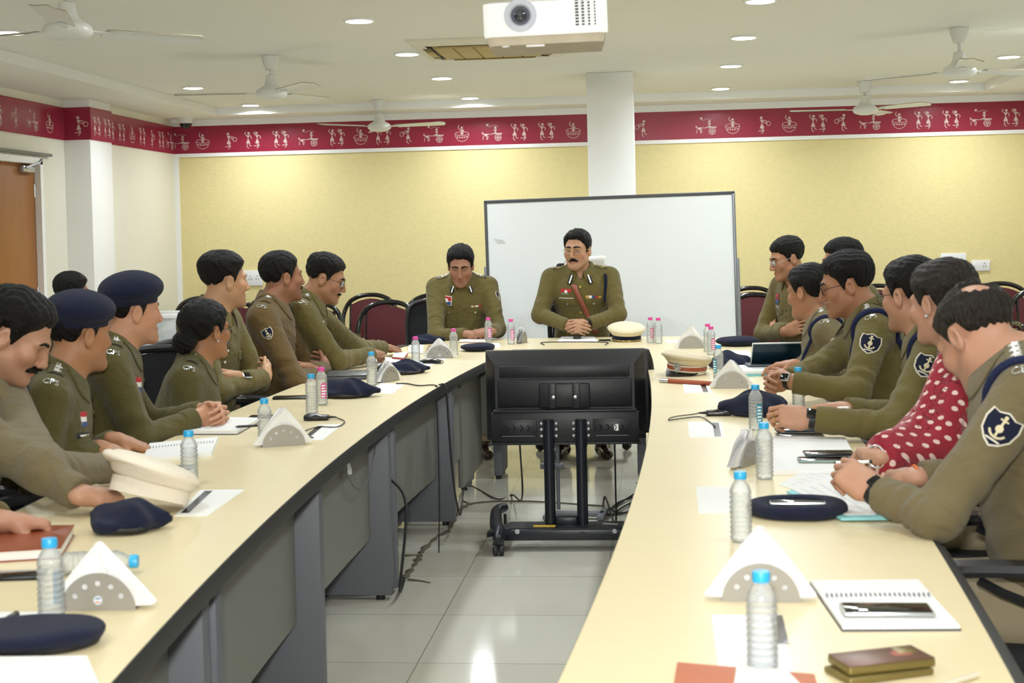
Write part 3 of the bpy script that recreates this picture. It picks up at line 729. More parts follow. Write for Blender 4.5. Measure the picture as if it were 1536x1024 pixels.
m = MB(); m.box((0, -.062, .545), (.68, .012, .145), .003); m.box((0, -.055, .622), (.66, .05, .012), .003); m.box((0, -.06, .472), (.69, .03, .010), .003); sh = m.build('bracket_panel', M_TVB, st, 30)
for sx in (-.215, .215):
    m = MB(); m.box((sx, -.069, .545), (.17, .004, .078), .002); m.box((sx, -.071, .5455), (.148, .004, .058), .002, mi=0)
    for k in range(4): m.tube([(sx - .055 + .033 * k, -.074, .53), (sx - .045 + .033 * k, -.074, .545), (sx - .055 + .033 * k, -.074, .56)], .003, 5)
    m.build('recessed_panel', M_TVB, sh)
    m = MB(); m.box((sx, -.071, .508), (.15, .003, .004)); m.build('shelf_lip', mat('grey_plastic_lip', '5a5d63', .4), sh)
m = MB(); m.box((.235, -.0745, .545), (.020, .002, .030)); m.build('white_sticker', M_WHITEP, sh)
for sx in (-.074, .074):
    m = MB(); m.tube([(sx, -.085, .105), (sx, -.085, .585)], .0255, 20); po = m.build('post', M_TVG, st)
    m = MB(); m.tube([(sx, -.085, .46), (sx, -.085, .474)], .028, 20); m.build('post_collar', M_TVG, po)
    for dx in (-.034, .034):
        for z in (.508, .538, .565):
            b = MB(); b.lathe([(.0001, .008), (.006, .006), (.008, 0)], 10, (sx + dx, -.070, z), Rx(PI / 2)); b.build('bolt', M_BOLT, po)
m = MB()
m.prism([(-.35, -.28), (-.24, -.175), (.24, -.175), (.35, -.28), (.35, -.22), (.26, -.03), (-.26, -.03), (-.35, -.22)], .085, .105)
m.box((0, -.175, .075), (.66, .03, .05), .006)
bs = m.build('base', M_TVG, st, 30)
m = MB(); m.box((0, -.085, .118), (.10, .05, .045), .008); m.build('post_foot', M_TVG, bs)
for sx in (-.074, .074):
    m = MB(); m.lathe([(.017, .0), (.017, .003), (.011, .003)], 16, (sx, -.1905, .075), Rx(PI / 2), caps=False); m.build('bolt_cover', M_FOOT, bs)
for sx, yl in ((-.22, 1), (.22, 1)):
    m = MB(); m.lathe([(.0001, .004), (.010, .003), (.011, 0)], 12, (sx, -.19, .092), Rx(PI / 2)); m.build('pale_plug', mat('pale_grey_plastic', 'b5b7b6', .5), bs)
m = MB(); m.box((-.10, -.14, .1065), (.10, .035, .002)); m.build('yellow_label', mat('yellow_sticker', 'c9a32c', .6), bs)
m = MB(); m.box((.20, -.10, .1065), (.07, .02, .002), R=Rz(-.25)); m.build('torn_label', mat('grey_torn_paper', '9c9c98', .8), bs)
for sx in (-1, 1):
    m = MB(); q = bez([(sx * .30, .12, .145), (sx * .335, .06, .135), (sx * .325, -.08, .100), (sx * .30, -.20, .092), (sx * .30, -.265, .078), (sx * .30, -.285, .070)], 20)
    m.tube(q, [.020 + .012 * math.sin(PI * i / (len(q) - 1)) for i in range(len(q))], 10); ft = m.build('foot', M_TVG, st)
    for yy in (-.262, .10):
        c = MB(); zt = .07 if yy < 0 else .115
        c.lathe([(.0001, -.011), (.024, -.011), (.027, -.006), (.027, .006), (.024, .011), (.0001, .011)], 16, (sx * .30 - .014, yy, .027), Ry(PI / 2)); c.lathe([(.0001, -.011), (.024, -.011), (.027, -.006), (.027, .006), (.024, .011), (.0001, .011)], 16, (sx * .30 + .014, yy, .027), Ry(PI / 2))
        c.tube([(sx * .30, yy, .03), (sx * .30, yy, zt)], .008, 8); c.box((sx * .30, yy, .055), (.05, .03, .012), .004); c.build('caster', M_CHB, ft)
# a second screen stands behind, its curved edge just showing
o = thing('television', 'second black screen mostly hidden behind the television, its curved right side showing', 'television', (-.40, 7.08, 0), math.radians(-4))
mb = MB(); mb.box((0, 0, .655), (.70, .05, .40), .012)
mb.tube(bez([(.335, .0, .845), (.353, .01, .78), (.36, .02, .66), (.350, .01, .53), (.325, .0, .46)], 16), .016, 8)
mb.build('back_cover', M_TVB, o)
m = MB(); m.box((0, .027, .665), (.64, .004, .36)); m.build('screen', MATS['dark_screen'], o)
m = MB()
for sx in (-.178, -.122): m.tube([(sx, .01, .47), (sx, .01, .045)], .010, 10)
m.box((-.15, .01, .265), (.12, .03, .028), .004); m.box((-.04, .01, .025), (.30, .05, .022), .005); m.box((-.17, .01, .025), (.035, .22, .022), .005); m.box((.10, .01, .025), (.035, .22, .022), .005)
m.build('pedestal', M_LEG, o)
m = MB()
for sx in (-.17, .10):
    for sy in (-.09, .09): m = MB(); m.lathe([(.014, 0), (.014, .014)], 10, (sx, sy + .01, 0)); m.build('foot', M_FOOT, o)

# ------------------------------------------------------------------ cables and the floor channel
M_CABLE = mat('black_cable_sheath', '1d1d1e', .5)
def cable(name, pts, r, label, cat='cable', n=40, m=None):
    q = bez(pts, n); o = MB().tube(q, r, 8).build(name, m or M_CABLE)
    return tag(o, label, cat)
P0 = lambda px, py, z=.008: tuple(at_z(px, py, z))
cable('power_cable', [(-1.015, 6.45, .752), (-.985, 6.45, .748), (-.975, 6.44, .66), (-.96, 6.45, .35), (-.95, 6.6, .12), P0(700, 728), P0(745, 748), P0(768, 742), (-.655, 6.60, .2), (-.655, 6.55, .46)], .0045, 'black cable hanging from the left table edge to the back of the television', n=70)
cable('power_cable', [(-.215, 6.56, .50), (-.215, 6.57, .25), (-.225, 6.70, .05), P0(908, 745), P0(905, 762), P0(915, 772), P0(935, 760), P0(955, 750), P0(940, 768), P0(918, 764), P0(930, 752), P0(960, 744), P0(964, 758), P0(930, 771), P0(908, 768), P0(925, 757), P0(958, 735), P0(955, 724)], .0045, 'tangled black cable coiled on the floor right of the television stand', n=120)
cable('table_cable', [(-1.13, 5.60, .50), (-1.03, 5.56, .42), (-1.01, 5.50, .30), (-1.03, 5.45, .06), P0(607, 867, .006)], .006, 'short black cable running from the grey leg panel into the floor')
cable('grey_wire', [(-1.13, 5.0, .60), (-1.125, 5.1, .53), (-1.12, 5.25, .50), (-1.12, 5.42, .56), (-1.13, 5.55, .64)], .003, 'thin grey wire drooping across the modesty panel on the left', m=mat('grey_wire_sheath', '6d6d6a', .5))
m = MB(); px = [(606, 868), (620, 850), (629, 836), (634, 826), (655, 806), (672, 796), (680, 780), (690, 765), (705, 757), (740, 753), (800, 753), (850, 756), (905, 760)]
q = bez([at_z(x, y, .0) for x, y in px], 90); vs, fs = [], []
for i, p in enumerate(q):
    t = (q[min(i + 1, len(q) - 1)] - q[max(i - 1, 0)]).normalized(); nn = Vector((-t.y, t.x, 0)); w_ = .7 * (.020 + .010 * math.sin(i * 1.7) + .007 * math.sin(i * .63)) * (1 if i < 55 else .45)
    vs += [p + nn * w_ + Vector((0, 0, .0008)), p + Vector((0, 0, .009)), p - nn * w_ * .8 + Vector((0, 0, .0008))]
for i in range(len(q) - 1): fs += [(i * 3, i * 3 + 1, i * 3 + 4, i * 3 + 3), (i * 3 + 1, i * 3 + 2, i * 3 + 5, i * 3 + 4)]
m.add(vs, [tuple(reversed(f)) for f in fs])
for (x0, y0), (x1, y1) in (((608, 834), (634, 833)), ((612, 870), (645, 874)), ((694, 752), (706, 757))):
    a, b = at_z(x0, y0, .001), at_z(x1, y1, .001); m.tube([a, (a + b) / 2 + Vector((0, .01, 0)), b], [.010, .006, .004], 6)
o = m.build('floor_cable_strip', mat('cement_smear', '5f594b', .9, bump=.5, bscale=80, var=.3, vscale=30)); tag(o, 'grimy cement smear covering a cable along the floor tiles', 'cable channel')
# torn white tape stuck under the left table edge
def tape(px, py, X, label, sz):
    p = at_x(px, py, X); o = MB().grid(lambda u, v: (p.x + .004 + .006 * math.sin(u * 5 + v * 3), p.y + (u - .5) * sz[0] + .015 * v, p.z - v * sz[1]), 6, 5).build('paper_tape', mat('white_tape', 'd9dad6', .6)); tag(o, label, 'tape', 'scraps of white tape'); return o
tape(519, 685, -1.135, 'white tape scrap under the middle of the left table edge', (.07, .07)); tape(574, 652, -1.135, 'torn white tape scrap farthest along the left table edge', (.04, .045)); tape(294, 912, -1.08, 'white tape scrap nearest the camera on the left modesty panel', (.03, .035))
# storage bin with a white cloth behind the left row
o = thing('storage_bin', 'translucent white storage bin behind the beret men on the left', 'storage bin', (-3.42, 9.6, 0))
m = MB(); M_BIN = mat('milky_plastic', 'd5dadd', .35); M_BIN.node_tree.nodes['Principled BSDF'].inputs['Alpha'].default_value = .42
for sx in (-1, 1): m.box((sx * .29, 0, .47), (.012, .40, .90), .004)
for sy in (-1, 1): m.box((0, sy * .20, .47), (.58, .012, .90), .004)
m.box((0, 0, .02), (.58, .40, .02)); m.build('body', M_BIN, o)
m = MB()
for sx in (-1, 1): m.box((sx * .295, 0, .925), (.03, .43, .03), .006)
for sy in (-1, 1): m.box((0, sy * .21, .925), (.60, .03, .03), .006)
m.build('rim', M_WHITEP, o)
p = at_y(240, 500, 9.22)
v, q = sdf_mesh(lambda P: s_ell(P, (0, 0, .0), (.13, .08, .12)) + .012 * nz3(P, 22, 1.) + .006 * nz3(P, 55, 3.), (-.2, -.14, -.2), (.2, .14, .2), .01)
v[:, 2] = np.maximum(v[:, 2], -.08)
v[:, 2] -= .06
o = mesh_obj('folded_cloth', v, q, mat('white_cotton', 'e6e6e0', .9, bump=.4, bscale=80), sharp=180); o.location = (p.x + .01, 9.56, .84); tag(o, 'crumpled white cloth lying inside the translucent storage bin', 'cloth')
# ------------------------------------------------------------------ people
def attr_mat(name, rough, bump, bscale, sss=0.0, spec=0.35):
    m = mat(name, 'b08060', rough, bump=bump, bscale=bscale, spec=spec, sss=sss)
    n = m.node_tree; a = n.nodes.new('ShaderNodeAttribute'); a.attribute_name = 'tone'
    n.links.new(a.outputs['Color'], n.nodes['Principled BSDF'].inputs['Base Color'])
    return m
M_SKIN = attr_mat('skin', .5, .05, 260, .12)
M_HAIR = mat('black_hair', '0d0b0a', .55, bump=.9, bscale=260, spec=.22, stretch=(1, .25, .4))
M_HAIRB = mat('brown_black_hair', '1f1914', .5, bump=.8, bscale=220, spec=.28, stretch=(1, 1, .25))
M_KH = [mat('khaki_cloth', '655b32', .85, bump=.35, bscale=420, var=.10, vscale=9, sheen=.15, spec=.2),
        mat('brown_khaki_cloth', '604d2c', .85, bump=.35, bscale=420, var=.10, vscale=9, sheen=.15, spec=.2),
        mat('flash_washed_khaki_cloth', '6d6246', .85, bump=.35, bscale=420, var=.10, vscale=9, sheen=.15, spec=.2),  # khaki paled and greyed: the flash's wash is put into the colour
        mat('dark_khaki_cloth', '544e2a', .85, bump=.35, bscale=420, var=.10, vscale=9, sheen=.15, spec=.2)]
for m_ in M_KH:   # soft creases in the cloth
    n_ = m_.node_tree; b_ = n_.nodes['Principled BSDF']; old = b_.inputs['Normal'].links[0].from_node
    t_ = n_.nodes.new('ShaderNodeTexNoise'); t_.inputs['Scale'].default_value = 11; t_.inputs['Detail'].default_value = 2.5; t_.inputs['Distortion'].default_value = 1.2
    p_ = n_.nodes.new('ShaderNodeBump'); p_.inputs['Strength'].default_value = .65; p_.inputs['Distance'].default_value = .022
    tc_ = n_.nodes.new('ShaderNodeTexCoord'); n_.links.new(tc_.outputs['Object'], t_.inputs['Vector']); n_.links.new(t_.outputs['Fac'], p_.inputs['Height'])
    n_.links.new(p_.outputs['Normal'], old.inputs['Normal'])
M_TROU = mat('beige_trouser_cloth', '9a8e74', .9, bump=.3, bscale=380, var=.08, sheen=.1, spec=.2)
M_NAVY = mat('navy_wool', '1e2235', .95, bump=.5, bscale=330, var=.10, vscale=14, sheen=.08, spec=.1)
M_CORD = mat('navy_cord', '232b4e', .75, bump=.9, bscale=240, spec=.25)
M_BLKL = mat('black_leather', '0d0d0e', .35, bump=.1, bscale=120)
M_BLKP = mat('black_plastic', '101113', .38)
M_SILV = mat('silver_metal', 'd6d8da', .28, metal=.85)
M_GOLD = mat('gold_metal', 'c9a75a', .3, metal=.8)
M_WHT = mat('white_enamel', 'e9e9e6', .5)
M_RED = mat('red_enamel', 'b5222a', .5)
M_BLU = mat('blue_enamel', '2c4a86', .5)
M_EYEW = mat('eye_white', 'b9ada2', .3)
M_IRIS = mat('dark_iris', '1b100a', .15)
M_TAN = mat('brown_leather_strap', '8a4a35', .45, bump=.1, bscale=200)
M_SHOE = mat('dark_brown_shoe_leather', '2a1510', .2, coat=.4)
def lens_mat():
    m = bpy.data.materials.new('clear_lens'); m.use_nodes = True; n = m.node_tree; n.nodes.clear()
    o = n.nodes.new('ShaderNodeOutputMaterial'); x = n.nodes.new('ShaderNodeMixShader'); f = n.nodes.new('ShaderNodeFresnel'); f.inputs['IOR'].default_value = 1.45
    t = n.nodes.new('ShaderNodeBsdfTransparent'); g = n.nodes.new('ShaderNodeBsdfGlossy'); g.inputs['Roughness'].default_value = .03
    n.links.new(f.outputs[0], x.inputs[0]); n.links.new(t.outputs[0], x.inputs[1]); n.links.new(g.outputs[0], x.inputs[2]); n.links.new(x.outputs[0], o.inputs[0])
    return m
M_LENS = lens_mat()
def dot_mat():
    m = mat('red_dotted_chiffon', '8f1f2f', .7, spec=.25, sheen=.2)
    n = m.node_tree; b = n.nodes['Principled BSDF']
    tc = n.nodes.new('ShaderNodeUVMap'); mp = n.nodes.new('ShaderNodeMapping'); mp.inputs['Rotation'].default_value = (0, 0, .5)
    v = n.nodes.new('ShaderNodeTexVoronoi'); v.voronoi_dimensions = '2D'; v.inputs['Scale'].default_value = 25; v.inputs['Randomness'].default_value = .3
    mt = n.nodes.new('ShaderNodeMath'); mt.operation = 'LESS_THAN'; mt.inputs[1].default_value = .215
    mx = n.nodes.new('ShaderNodeMix'); mx.data_type = 'RGBA'; mx.inputs['A'].default_value = rgb('8f1f2f'); mx.inputs['B'].default_value = rgb('dcbfb4')
    n.links.new(tc.outputs['UV'], mp.inputs['Vector']); n.links.new(mp.outputs[0], v.inputs['Vector']); n.links.new(v.outputs['Distance'], mt.inputs[0])
    n.links.new(mt.outputs[0], mx.inputs['Factor']); n.links.new(mx.outputs['Result'], b.inputs['Base Color'])
    return m

def head_base(q, ax, fem):
    d = s_ell(q, (0, -.015, .045), (.0735, .095, .078))
    fw = .056 if fem else .060
    return smin(d, s_ell(q, (0, .028, -.03), (fw, .062, .088)), .03)
def head_field(q, fem=False, full=1.0, lids=0.0):
    ax = q.copy(); ax[:, 0] = np.abs(ax[:, 0])
    d = head_base(q, ax, fem)
    jr = .012 if fem else .016 * full
    d = smin(d, s_cap(ax, (.049, .0, -.048), (.018, .072, -.088), jr, .018), .03)
    d = smin(d, s_ball(q, (0, .0815, -.0935), .0175), .022)
    d = smin(d, s_ball(ax, (.042, .060, -.014), .024 * (.9 + .1 * full)), .025)
    d = smin(d, s_cap(ax, (0, .085, .033), (.044, .070, .031), .009 if fem else .0105), .02)
    d = smax(d, -s_ell(ax, (.031, .100, .012), (.019, .017, .012)), .012)
    d = smin(d, s_ball(ax, (.031, .0640 + .0026 * lids, .0178 - .0062 * lids), .0140), .004)
    d = smin(d, s_cap(ax, (.022, .0745, -.0005), (.041, .0670, .0005), .0040), .005)
    d = smin(d, s_cap(q, (0, .0875, .026), (0, .110, -.023), .0080, .0108), .014)
    d = smin(d, s_ball(ax, (.0115, .100, -.028), .0088), .008)
    d = smin(d, s_cap(ax, (0, .0960, -.0535), (.020, .0855, -.0575), .0055, .0030), .008)
    d = smin(d, s_cap(ax, (0, .0940, -.0650), (.017, .0855, -.0625), .0062, .0030), .008)
    d = smax(d, -s_cap(ax, (0, .1030, -.0592), (.023, .0895, -.0600), .0016), .003)
    # ears
    c, s = math.cos(.42), math.sin(.42)
    e = ax - np.array((.0765, -.012, .0), np.float32)
    e2 = np.stack([e[:, 0] * c - e[:, 1] * -s * .0 - e[:, 0] * 0, e[:, 1] + e[:, 0] * .55, e[:, 2] - e[:, 1] * .15], 1)
    ear = s_ell(e2, (0, 0, 0), (.0095, .0195, .0325))
    ear = smax(ear, -s_ell(e2, (.0105, .003, .004), (.0080, .0125, .0215)), .003)
    return smin(d, ear, .009)
HP = dict(top=.016, side=.007, back=.010, line=.070, nape=-.062, burn=-.015)
def hair_field(q, hp, fem):
    y, z, x = q[:, 1], q[:, 2], q[:, 0]
    ax = np.abs(x)
    d0 = head_base(q, None, fem)
    t = np.interp(z, [-.07, 0, .05, .10], [hp['side'] * .5, hp['side'], hp['side'] + .003, hp['top']])
    t = t + np.interp(y, [-.1, -.03, .04, .09], [hp['back'] - hp['side'], 0, 0, hp.get('quiff', .0)]) * np.clip((z - .0) / .05, 0, 1)
    t = t * np.interp(y, [.04, .085], [1, .6])
    if hp.get('part'):
        t = t - .006 * np.exp(-((x - hp['part']) / .006) ** 2) * (z > .06)
    # strands: fine ridges running back over the scalp
    t = t + .0016 * np.sin(x * 330 + 2.6 * np.sin(y * 45 + z * 30) + z * 60) + .0016 * nz3(q, 160) + .0022 * nz3(q, 62, 2.)
    if hp.get('bald'):
        bx, by, br = hp['bald']
        r2 = np.sqrt((x - bx) ** 2 + (y - by) ** 2 + (z - .088) ** 2)
        t = t - .030 * np.clip(1.1 - (r2 / br) ** 2, 0, 1) - .0015 * nz3(q, 150, 5.) * (r2 < br * 1.5)
    hl = hp['line']
    zl = np.interp(y, [-.13, -.075, -.045, -.034, -.010, .000, .014, .028, .046, .062, .09],
                   [hp['nape'], hp['nape'], hp['nape'] + .03, .028, .030, hp['burn'], hp['burn'], .028, .055, hl, hl + .004])
    t = t * np.clip(.22 + (z - zl) / .030, .22, 1)
    if hp.get('peak'): zl = zl - np.interp(ax, [0, .03, .06], [.0, .0, .006])
    zl = zl + .0045 * nz3(q, 95, 3.) + .003 * np.sin(x * 260 + 2 * nz3(q, 60, 8.))
    return smax(d0 - t, (zl - z) * .7, .008)

FING = [(.030, .092, (.042, .026, .021), .0086), (.0105, .096, (.046, .029, .022), .0088), (-.0095, .092, (.042, .027, .021), .0084), (-.028, .084, (.033, .021, .018), .0074)]
CURL = dict(flat=[(4, 8, 5)] * 4, relaxed=[(18, 26, 14), (22, 28, 16), (26, 32, 18), (28, 34, 18)], fist=[(72, 92, 48)] * 4,
            loose=[(38, 55, 30), (44, 60, 32), (50, 64, 34), (54, 66, 34)], write=[(42, 46, 22), (50, 58, 30), (60, 72, 40), (64, 74, 42)], clasp=[(38, 52, 26)] * 4,
            spread=[(8, 10, 6)] * 4)
class Hand:
    def __init__(s, W, d, palm, side, pose, k=1.0, thumb=None):
        y = nrm(d); z = -np.asarray(palm, float); z = nrm(z - y * (z @ y)); x = np.cross(y, z)
        s.W = np.asarray(W, float); s.R = np.stack([x, y, z], 1); s.k = k
        ts = -1 if side == 'R' else 1
        s.ts = ts
        s.seg = []
        cur = CURL[pose] if isinstance(pose, str) else pose
        sp = 9 if pose == 'spread' else 3
        s.tips = []
        for i, (fx, fy, L, r) in enumerate(FING):
            a = np.array((ts * fx, fy, 0.)); th = 0.; spd = math.radians((1.2 - i) * sp) * ts
            for j in range(3):
                th += math.radians(cur[i][j])
                dv = np.array((math.sin(spd) * math.cos(th), math.cos(spd) * math.cos(th), -math.sin(th)))
                b = a + dv * L[j]
                s.seg.append((a, b, r * (1 - .07 * j), r * (1 - .07 * (j + 1)))); a = b
            s.tips.append(a)
        ta, tb, tcz = thumb or dict(fist=(20, -30, -.75), write=(14, -14, -.7), loose=(30, -5, -.5), clasp=(25, 5, -.35)).get(pose if isinstance(pose, str) else 'loose', (42, 22, -.28))
        a = np.array((ts * .024, .020, -.006)); dirs = []
        for ang, L, r in ((ta, .044, .0125), (ta * .5 + tb * .5, .033, .0102), (tb, .026, .0090)):
            dv = nrm((ts * math.sin(math.radians(ang)), math.cos(math.radians(ang)), tcz)); b = a + dv * L
            s.seg.append((a, b, r, r * .9)); a = b
        s.tips.append(a)
    def world(s, l): return s.W + s.R @ (np.asarray(l) * s.k)
    def pts(s): return [s.W] + [s.world(t) for t in s.tips] + [s.world((x, .05, 0)) for x in (-.05, .05)] + [s.world(sg[1]) for sg in s.seg]
    def fn(s, p):
        q = ((p - s.W.astype(np.float32)) @ s.R.astype(np.float32)) / s.k
        q2 = q.copy(); q2[:, 2] *= 1.0
        d = s_box(q, (0, .056, -.001), np.eye(3), (.039, .042, .0135), .0125)
        d = smin(d, s_cap(q * np.array((.9, 1, 1.25), np.float32), (0, -.02, 0), (0, .035, 0), .027, .026), .025)
        d = smin(d, s_ball(q, (s.ts * .022, .036, -.010), .0175), .015)
        d = smin(d, s_cap(q, (-s.ts * .026, .03, -.008), (-s.ts * .027, .065, -.006), .0125), .012)
        f = None
        for a, b, r, r2 in s.seg:
            e = s_cap(q, a, b, r, r2); e = smin(e, s_ball(q, b, r2 * 1.03), .002)
            f = e if f is None else np.minimum(f, e)
        return smin(d, f, .0075) * s.k
def ik(Sh, W, pole, a=.285, b=.255):
    Sh, W = np.asarray(Sh, float), np.asarray(W, float)
    v = W - Sh; L = np.linalg.norm(v)
    if L > (a + b) * .995: k = L / ((a + b) * .995); a *= k; b *= k
    u = v / L; c = (a * a + L * L - b * b) / (2 * L); h = math.sqrt(max(a * a - c * c, 1e-6))
    pl = np.asarray(pole, float); pl = nrm(pl - u * (pl @ u))
    return Sh + u * c + pl * h
SHIELD = [(-.5, .52), (-.28, .45), (0, .55), (.28, .45), (.5, .52), (.56, .2), (.48, -.2), (.25, -.48), (0, -.62), (-.25, -.48), (-.48, -.2), (-.56, .2)]
def shield_layers(w):
    k = lambda p, s: [(x * s, y * s) for x, y in p]
    L = [(k(SHIELD, w), .0016, 0), (k(SHIELD, w * .90), .0024, 1)]
    L += [(disc(w * .12, 0, -w * .02), .0032, 2), (rect(w * .07, w * .30, 0, w * .18), .0032, 2), (rect(w * .26, w * .05, 0, w * .26), .0032, 2), (disc(w * .06, 0, w * .36), .0032, 2), (rect(w * .07, w * .2, 0, -w * .16), .0032, 2)]
    for i in range(6):
        a0, a1 = PI * (1.12 + .76 * i / 6), PI * (1.12 + .76 * (i + 1) / 6); r0, r1 = w * .30, w * .235; cy = -w * .04
        L.append(([(r0 * math.cos(a0), cy + r0 * math.sin(a0)), (r0 * math.cos(a1), cy + r0 * math.sin(a1)), (r1 * math.cos(a1), cy + r1 * math.sin(a1)), (r1 * math.cos(a0), cy + r1 * math.sin(a0))], .0032, 2))
    L.append((rect(w * .46, w * .055, 0, -w * .40), .0032, 0))
    return L
def tone_arr(n, c):
    a = np.array(rgb(c), np.float32); g = a[:3].mean(); a[:3] = (a[:3] * .88 + g * .12) * 1.12
    return np.tile(a, (n, 1))

class Person:
    def __init__(s, label, head, yaw, pitch=0, roll=0, cyaw=None, hip=None, neck=None, skin='a87a58', shirt=0, wide=1.0, fat=1.0, fem=False, h=.0045, hs=1.0, group=None, name='person'):
        s.fem, s.h, s.hs = fem, h, hs
        s.hc = np.asarray(head, float)
        s.R = np.array(Rz(math.radians(yaw - 90)) @ Rx(math.radians(-pitch)) @ Ry(math.radians(roll)))
        cyaw = yaw if cyaw is None else cyaw
        cf = np.array((math.cos(math.radians(cyaw)), math.sin(math.radians(cyaw)), 0))
        hf = s.R[:, 1]
        if neck is None: neck = s.hc + s.R @ np.array((0, -.040, -.085)) * hs + np.array((0, 0, -.034)) - cf * .022
        s.N = np.asarray(neck, float)
        if hip is None: hip = np.array((s.N[0], s.N[1], 0)) - cf * .10 + np.array((0, 0, .55))
        s.hip = np.asarray(hip, float)
        s.u = nrm(s.N - s.hip); s.f = nrm(cf - s.u * (cf @ s.u)); s.r = np.cross(s.f, s.u)
        s.wide, s.fat, s.skin, s.sm = wide * (.88 if fem else 1), fat, skin, M_KH[shirt]
        s.Sh = {k: s.N + s.r * sg * .170 * s.wide - s.u * .058 - s.f * .008 for k, sg in (('R', 1), ('L', -1))}
        s.arm = {}; s.hands = {}
        s.root = thing(name, label, 'person', (float(s.hip[0]), float(s.hip[1]), 0), group=group)
        s.base = np.array((s.hip[0], s.hip[1], 0), np.float32)
    def loc(s, x, y, z): return s.N + s.r * x + s.f * y + s.u * z
    def hl(s, x, y, z): return s.hc + s.R @ (np.array((x, y, z)) * s.hs)
    def set_arm(s, side, wrist, hdir, palm, pose='relaxed', pole=None, elbow=None, thumb=None, cuff=.0):
        sg = 1 if side == 'R' else -1
        W = np.asarray(wrist, float)
        if elbow is None:
            pole = (s.r * sg * .5 - s.u * .9 - s.f * .25) if pole is None else np.asarray(pole, float)
            elbow = ik(s.Sh[side], W, pole)
        E = np.asarray(elbow, float)
        s.arm[side] = (s.Sh[side], E, W, cuff)
        if hdir is None: hdir = W - E
        s.hands[side] = Hand(W, hdir, palm, side, pose, .92 if s.fem else 1.0, thumb)
    def cross_arms(s, dz=0.0, out=.0):
        """forearms folded over the chest, right hand in front resting on the left upper arm"""
        ER = s.loc(.235 * s.wide, .11 + out, -.315 + dz); EL = s.loc(-.235 * s.wide, .10 + out, -.325 + dz)
        WR = s.loc(-.075, .205 + out, -.27 + dz); WL = s.loc(.085, .165 + out, -.275 + dz)
        s.set_arm('R', WR, s.r * -1 - s.f * .25 + s.u * .22, -s.f - s.r * .2, 'relaxed', elbow=ER, thumb=(22, 8, -.15))
        s.set_arm('L', WL, s.r - s.f * .75, -s.f + s.u * .1, 'flat', elbow=EL, thumb=(14, 4, -.2))
    # ---- fields
    def torso(s, p):
        q = ((p - s.N.astype(np.float32)) @ np.stack([s.r, s.f, s.u], 1).astype(np.float32))
        w, ft = s.wide, s.fat
        L = np.linalg.norm(s.N - s.hip)
        d = s_ell(q, (0, .012, -.175), (.168 * w, .118 * (.5 + .5 * ft), .20))
        d = smin(d, s_ell(q, (0, .018 + .02 * (ft - 1), -L * .72), (.158 * w * (.6 + .4 * ft), .118 * ft, .20)), .08)
        d = smin(d, s_ell(q, (0, -.005, -L), (.172 * w, .13 * ft, .13)), .08)
        ax = q.copy(); ax[:, 0] = np.abs(ax[:, 0])
        d = smin(d, s_cap(ax, (0, -.012, -.075), (.150 * w, -.010, -.078), .072, .062), .05)
        d = smin(d, s_cap(ax, (.035, -.015, .0), (.150 * w, -.012, -.055), .050, .046), .05)
        if s.fem: d = smin(d, s_ball(ax, (.075, .085, -.20), .052), .05)
        return d, q
    def shirt_fn(s, p):
        d, q = s.torso(p)
        d = smax(d, -s_cap(q, (0, .045, .11), (0, .098, -.062), .050, .008), .008)
        d = smax(d, -s_cap(q, (0, -.01, .02), (0, .03, .14), .058, .07), .006)
        d = d + .0035 * nz3(p, 27, 1.) + .0018 * nz3(p, 62, 4.) + .0022 * np.sin(q[:, 2] * 75 + 3 * np.sin(q[:, 0] * 14) + 2 * q[:, 1] * 20) * np.clip((-q[:, 2] - .26) / .1, 0, 1)
        for side, (Sh, E, W, cuff) in s.arm.items():
            m = s_cap(p, Sh, E, .12) < .05
            m |= s_cap(p, E, W, .12) < .05
            if not m.any(): continue
            pp = p[m]
            a1 = s_cap(pp, Sh, E, .066 * (.5 + .5 * s.wide), .053)
            ax = nrm(W - E); We = W - ax * (.018 - cuff)
            a2 = s_cap(pp, E, We, .051, .0405)
            t2 = (pp - E.astype(np.float32)) @ ax.astype(np.float32); t1 = (pp - E.astype(np.float32)) @ nrm(Sh - E).astype(np.float32)
            Lf = np.linalg.norm(We - E)
            fold = .0030 * np.sin(t2 * 85 + 7 * nz3(pp, 16, 2.)) * np.exp(-((t2 - .05) / .07) ** 2) + .0018 * np.sin(t2 * 120 + 3 * nz3(pp, 20, 6.)) * np.exp(-((t2 - Lf + .07) / .05) ** 2)
            fold1 = .0030 * np.sin(t1 * 70 + 7 * nz3(pp, 15, 7.)) * np.exp(-((t1 - .06) / .09) ** 2)
            a2 = a2 + fold + .0028 * nz3(pp, 38, 3.)
            a2 = smax(a2, t2 - Lf, .004)
            cf = np.abs(t2 - Lf + .028) - .028
            a2 = np.minimum(a2, np.maximum(s_cap(pp, E, We, .053, .0435), cf))
            a = smin(a1 + fold1 + .002 * nz3(pp, 33, 9.), a2, .03)
            d[m] = smin(d[m], a, .035)
        return d
    def front_fn(s, p):
        d, q = s.torso(p)
        d = d + .0035 * nz3(p, 27, 1.) + .0018 * nz3(p, 62, 4.)
        return smin(d, s_cap(q, (.17 * s.wide, -.01, -.07), (-.17 * s.wide, -.01, -.07), .05), .05)
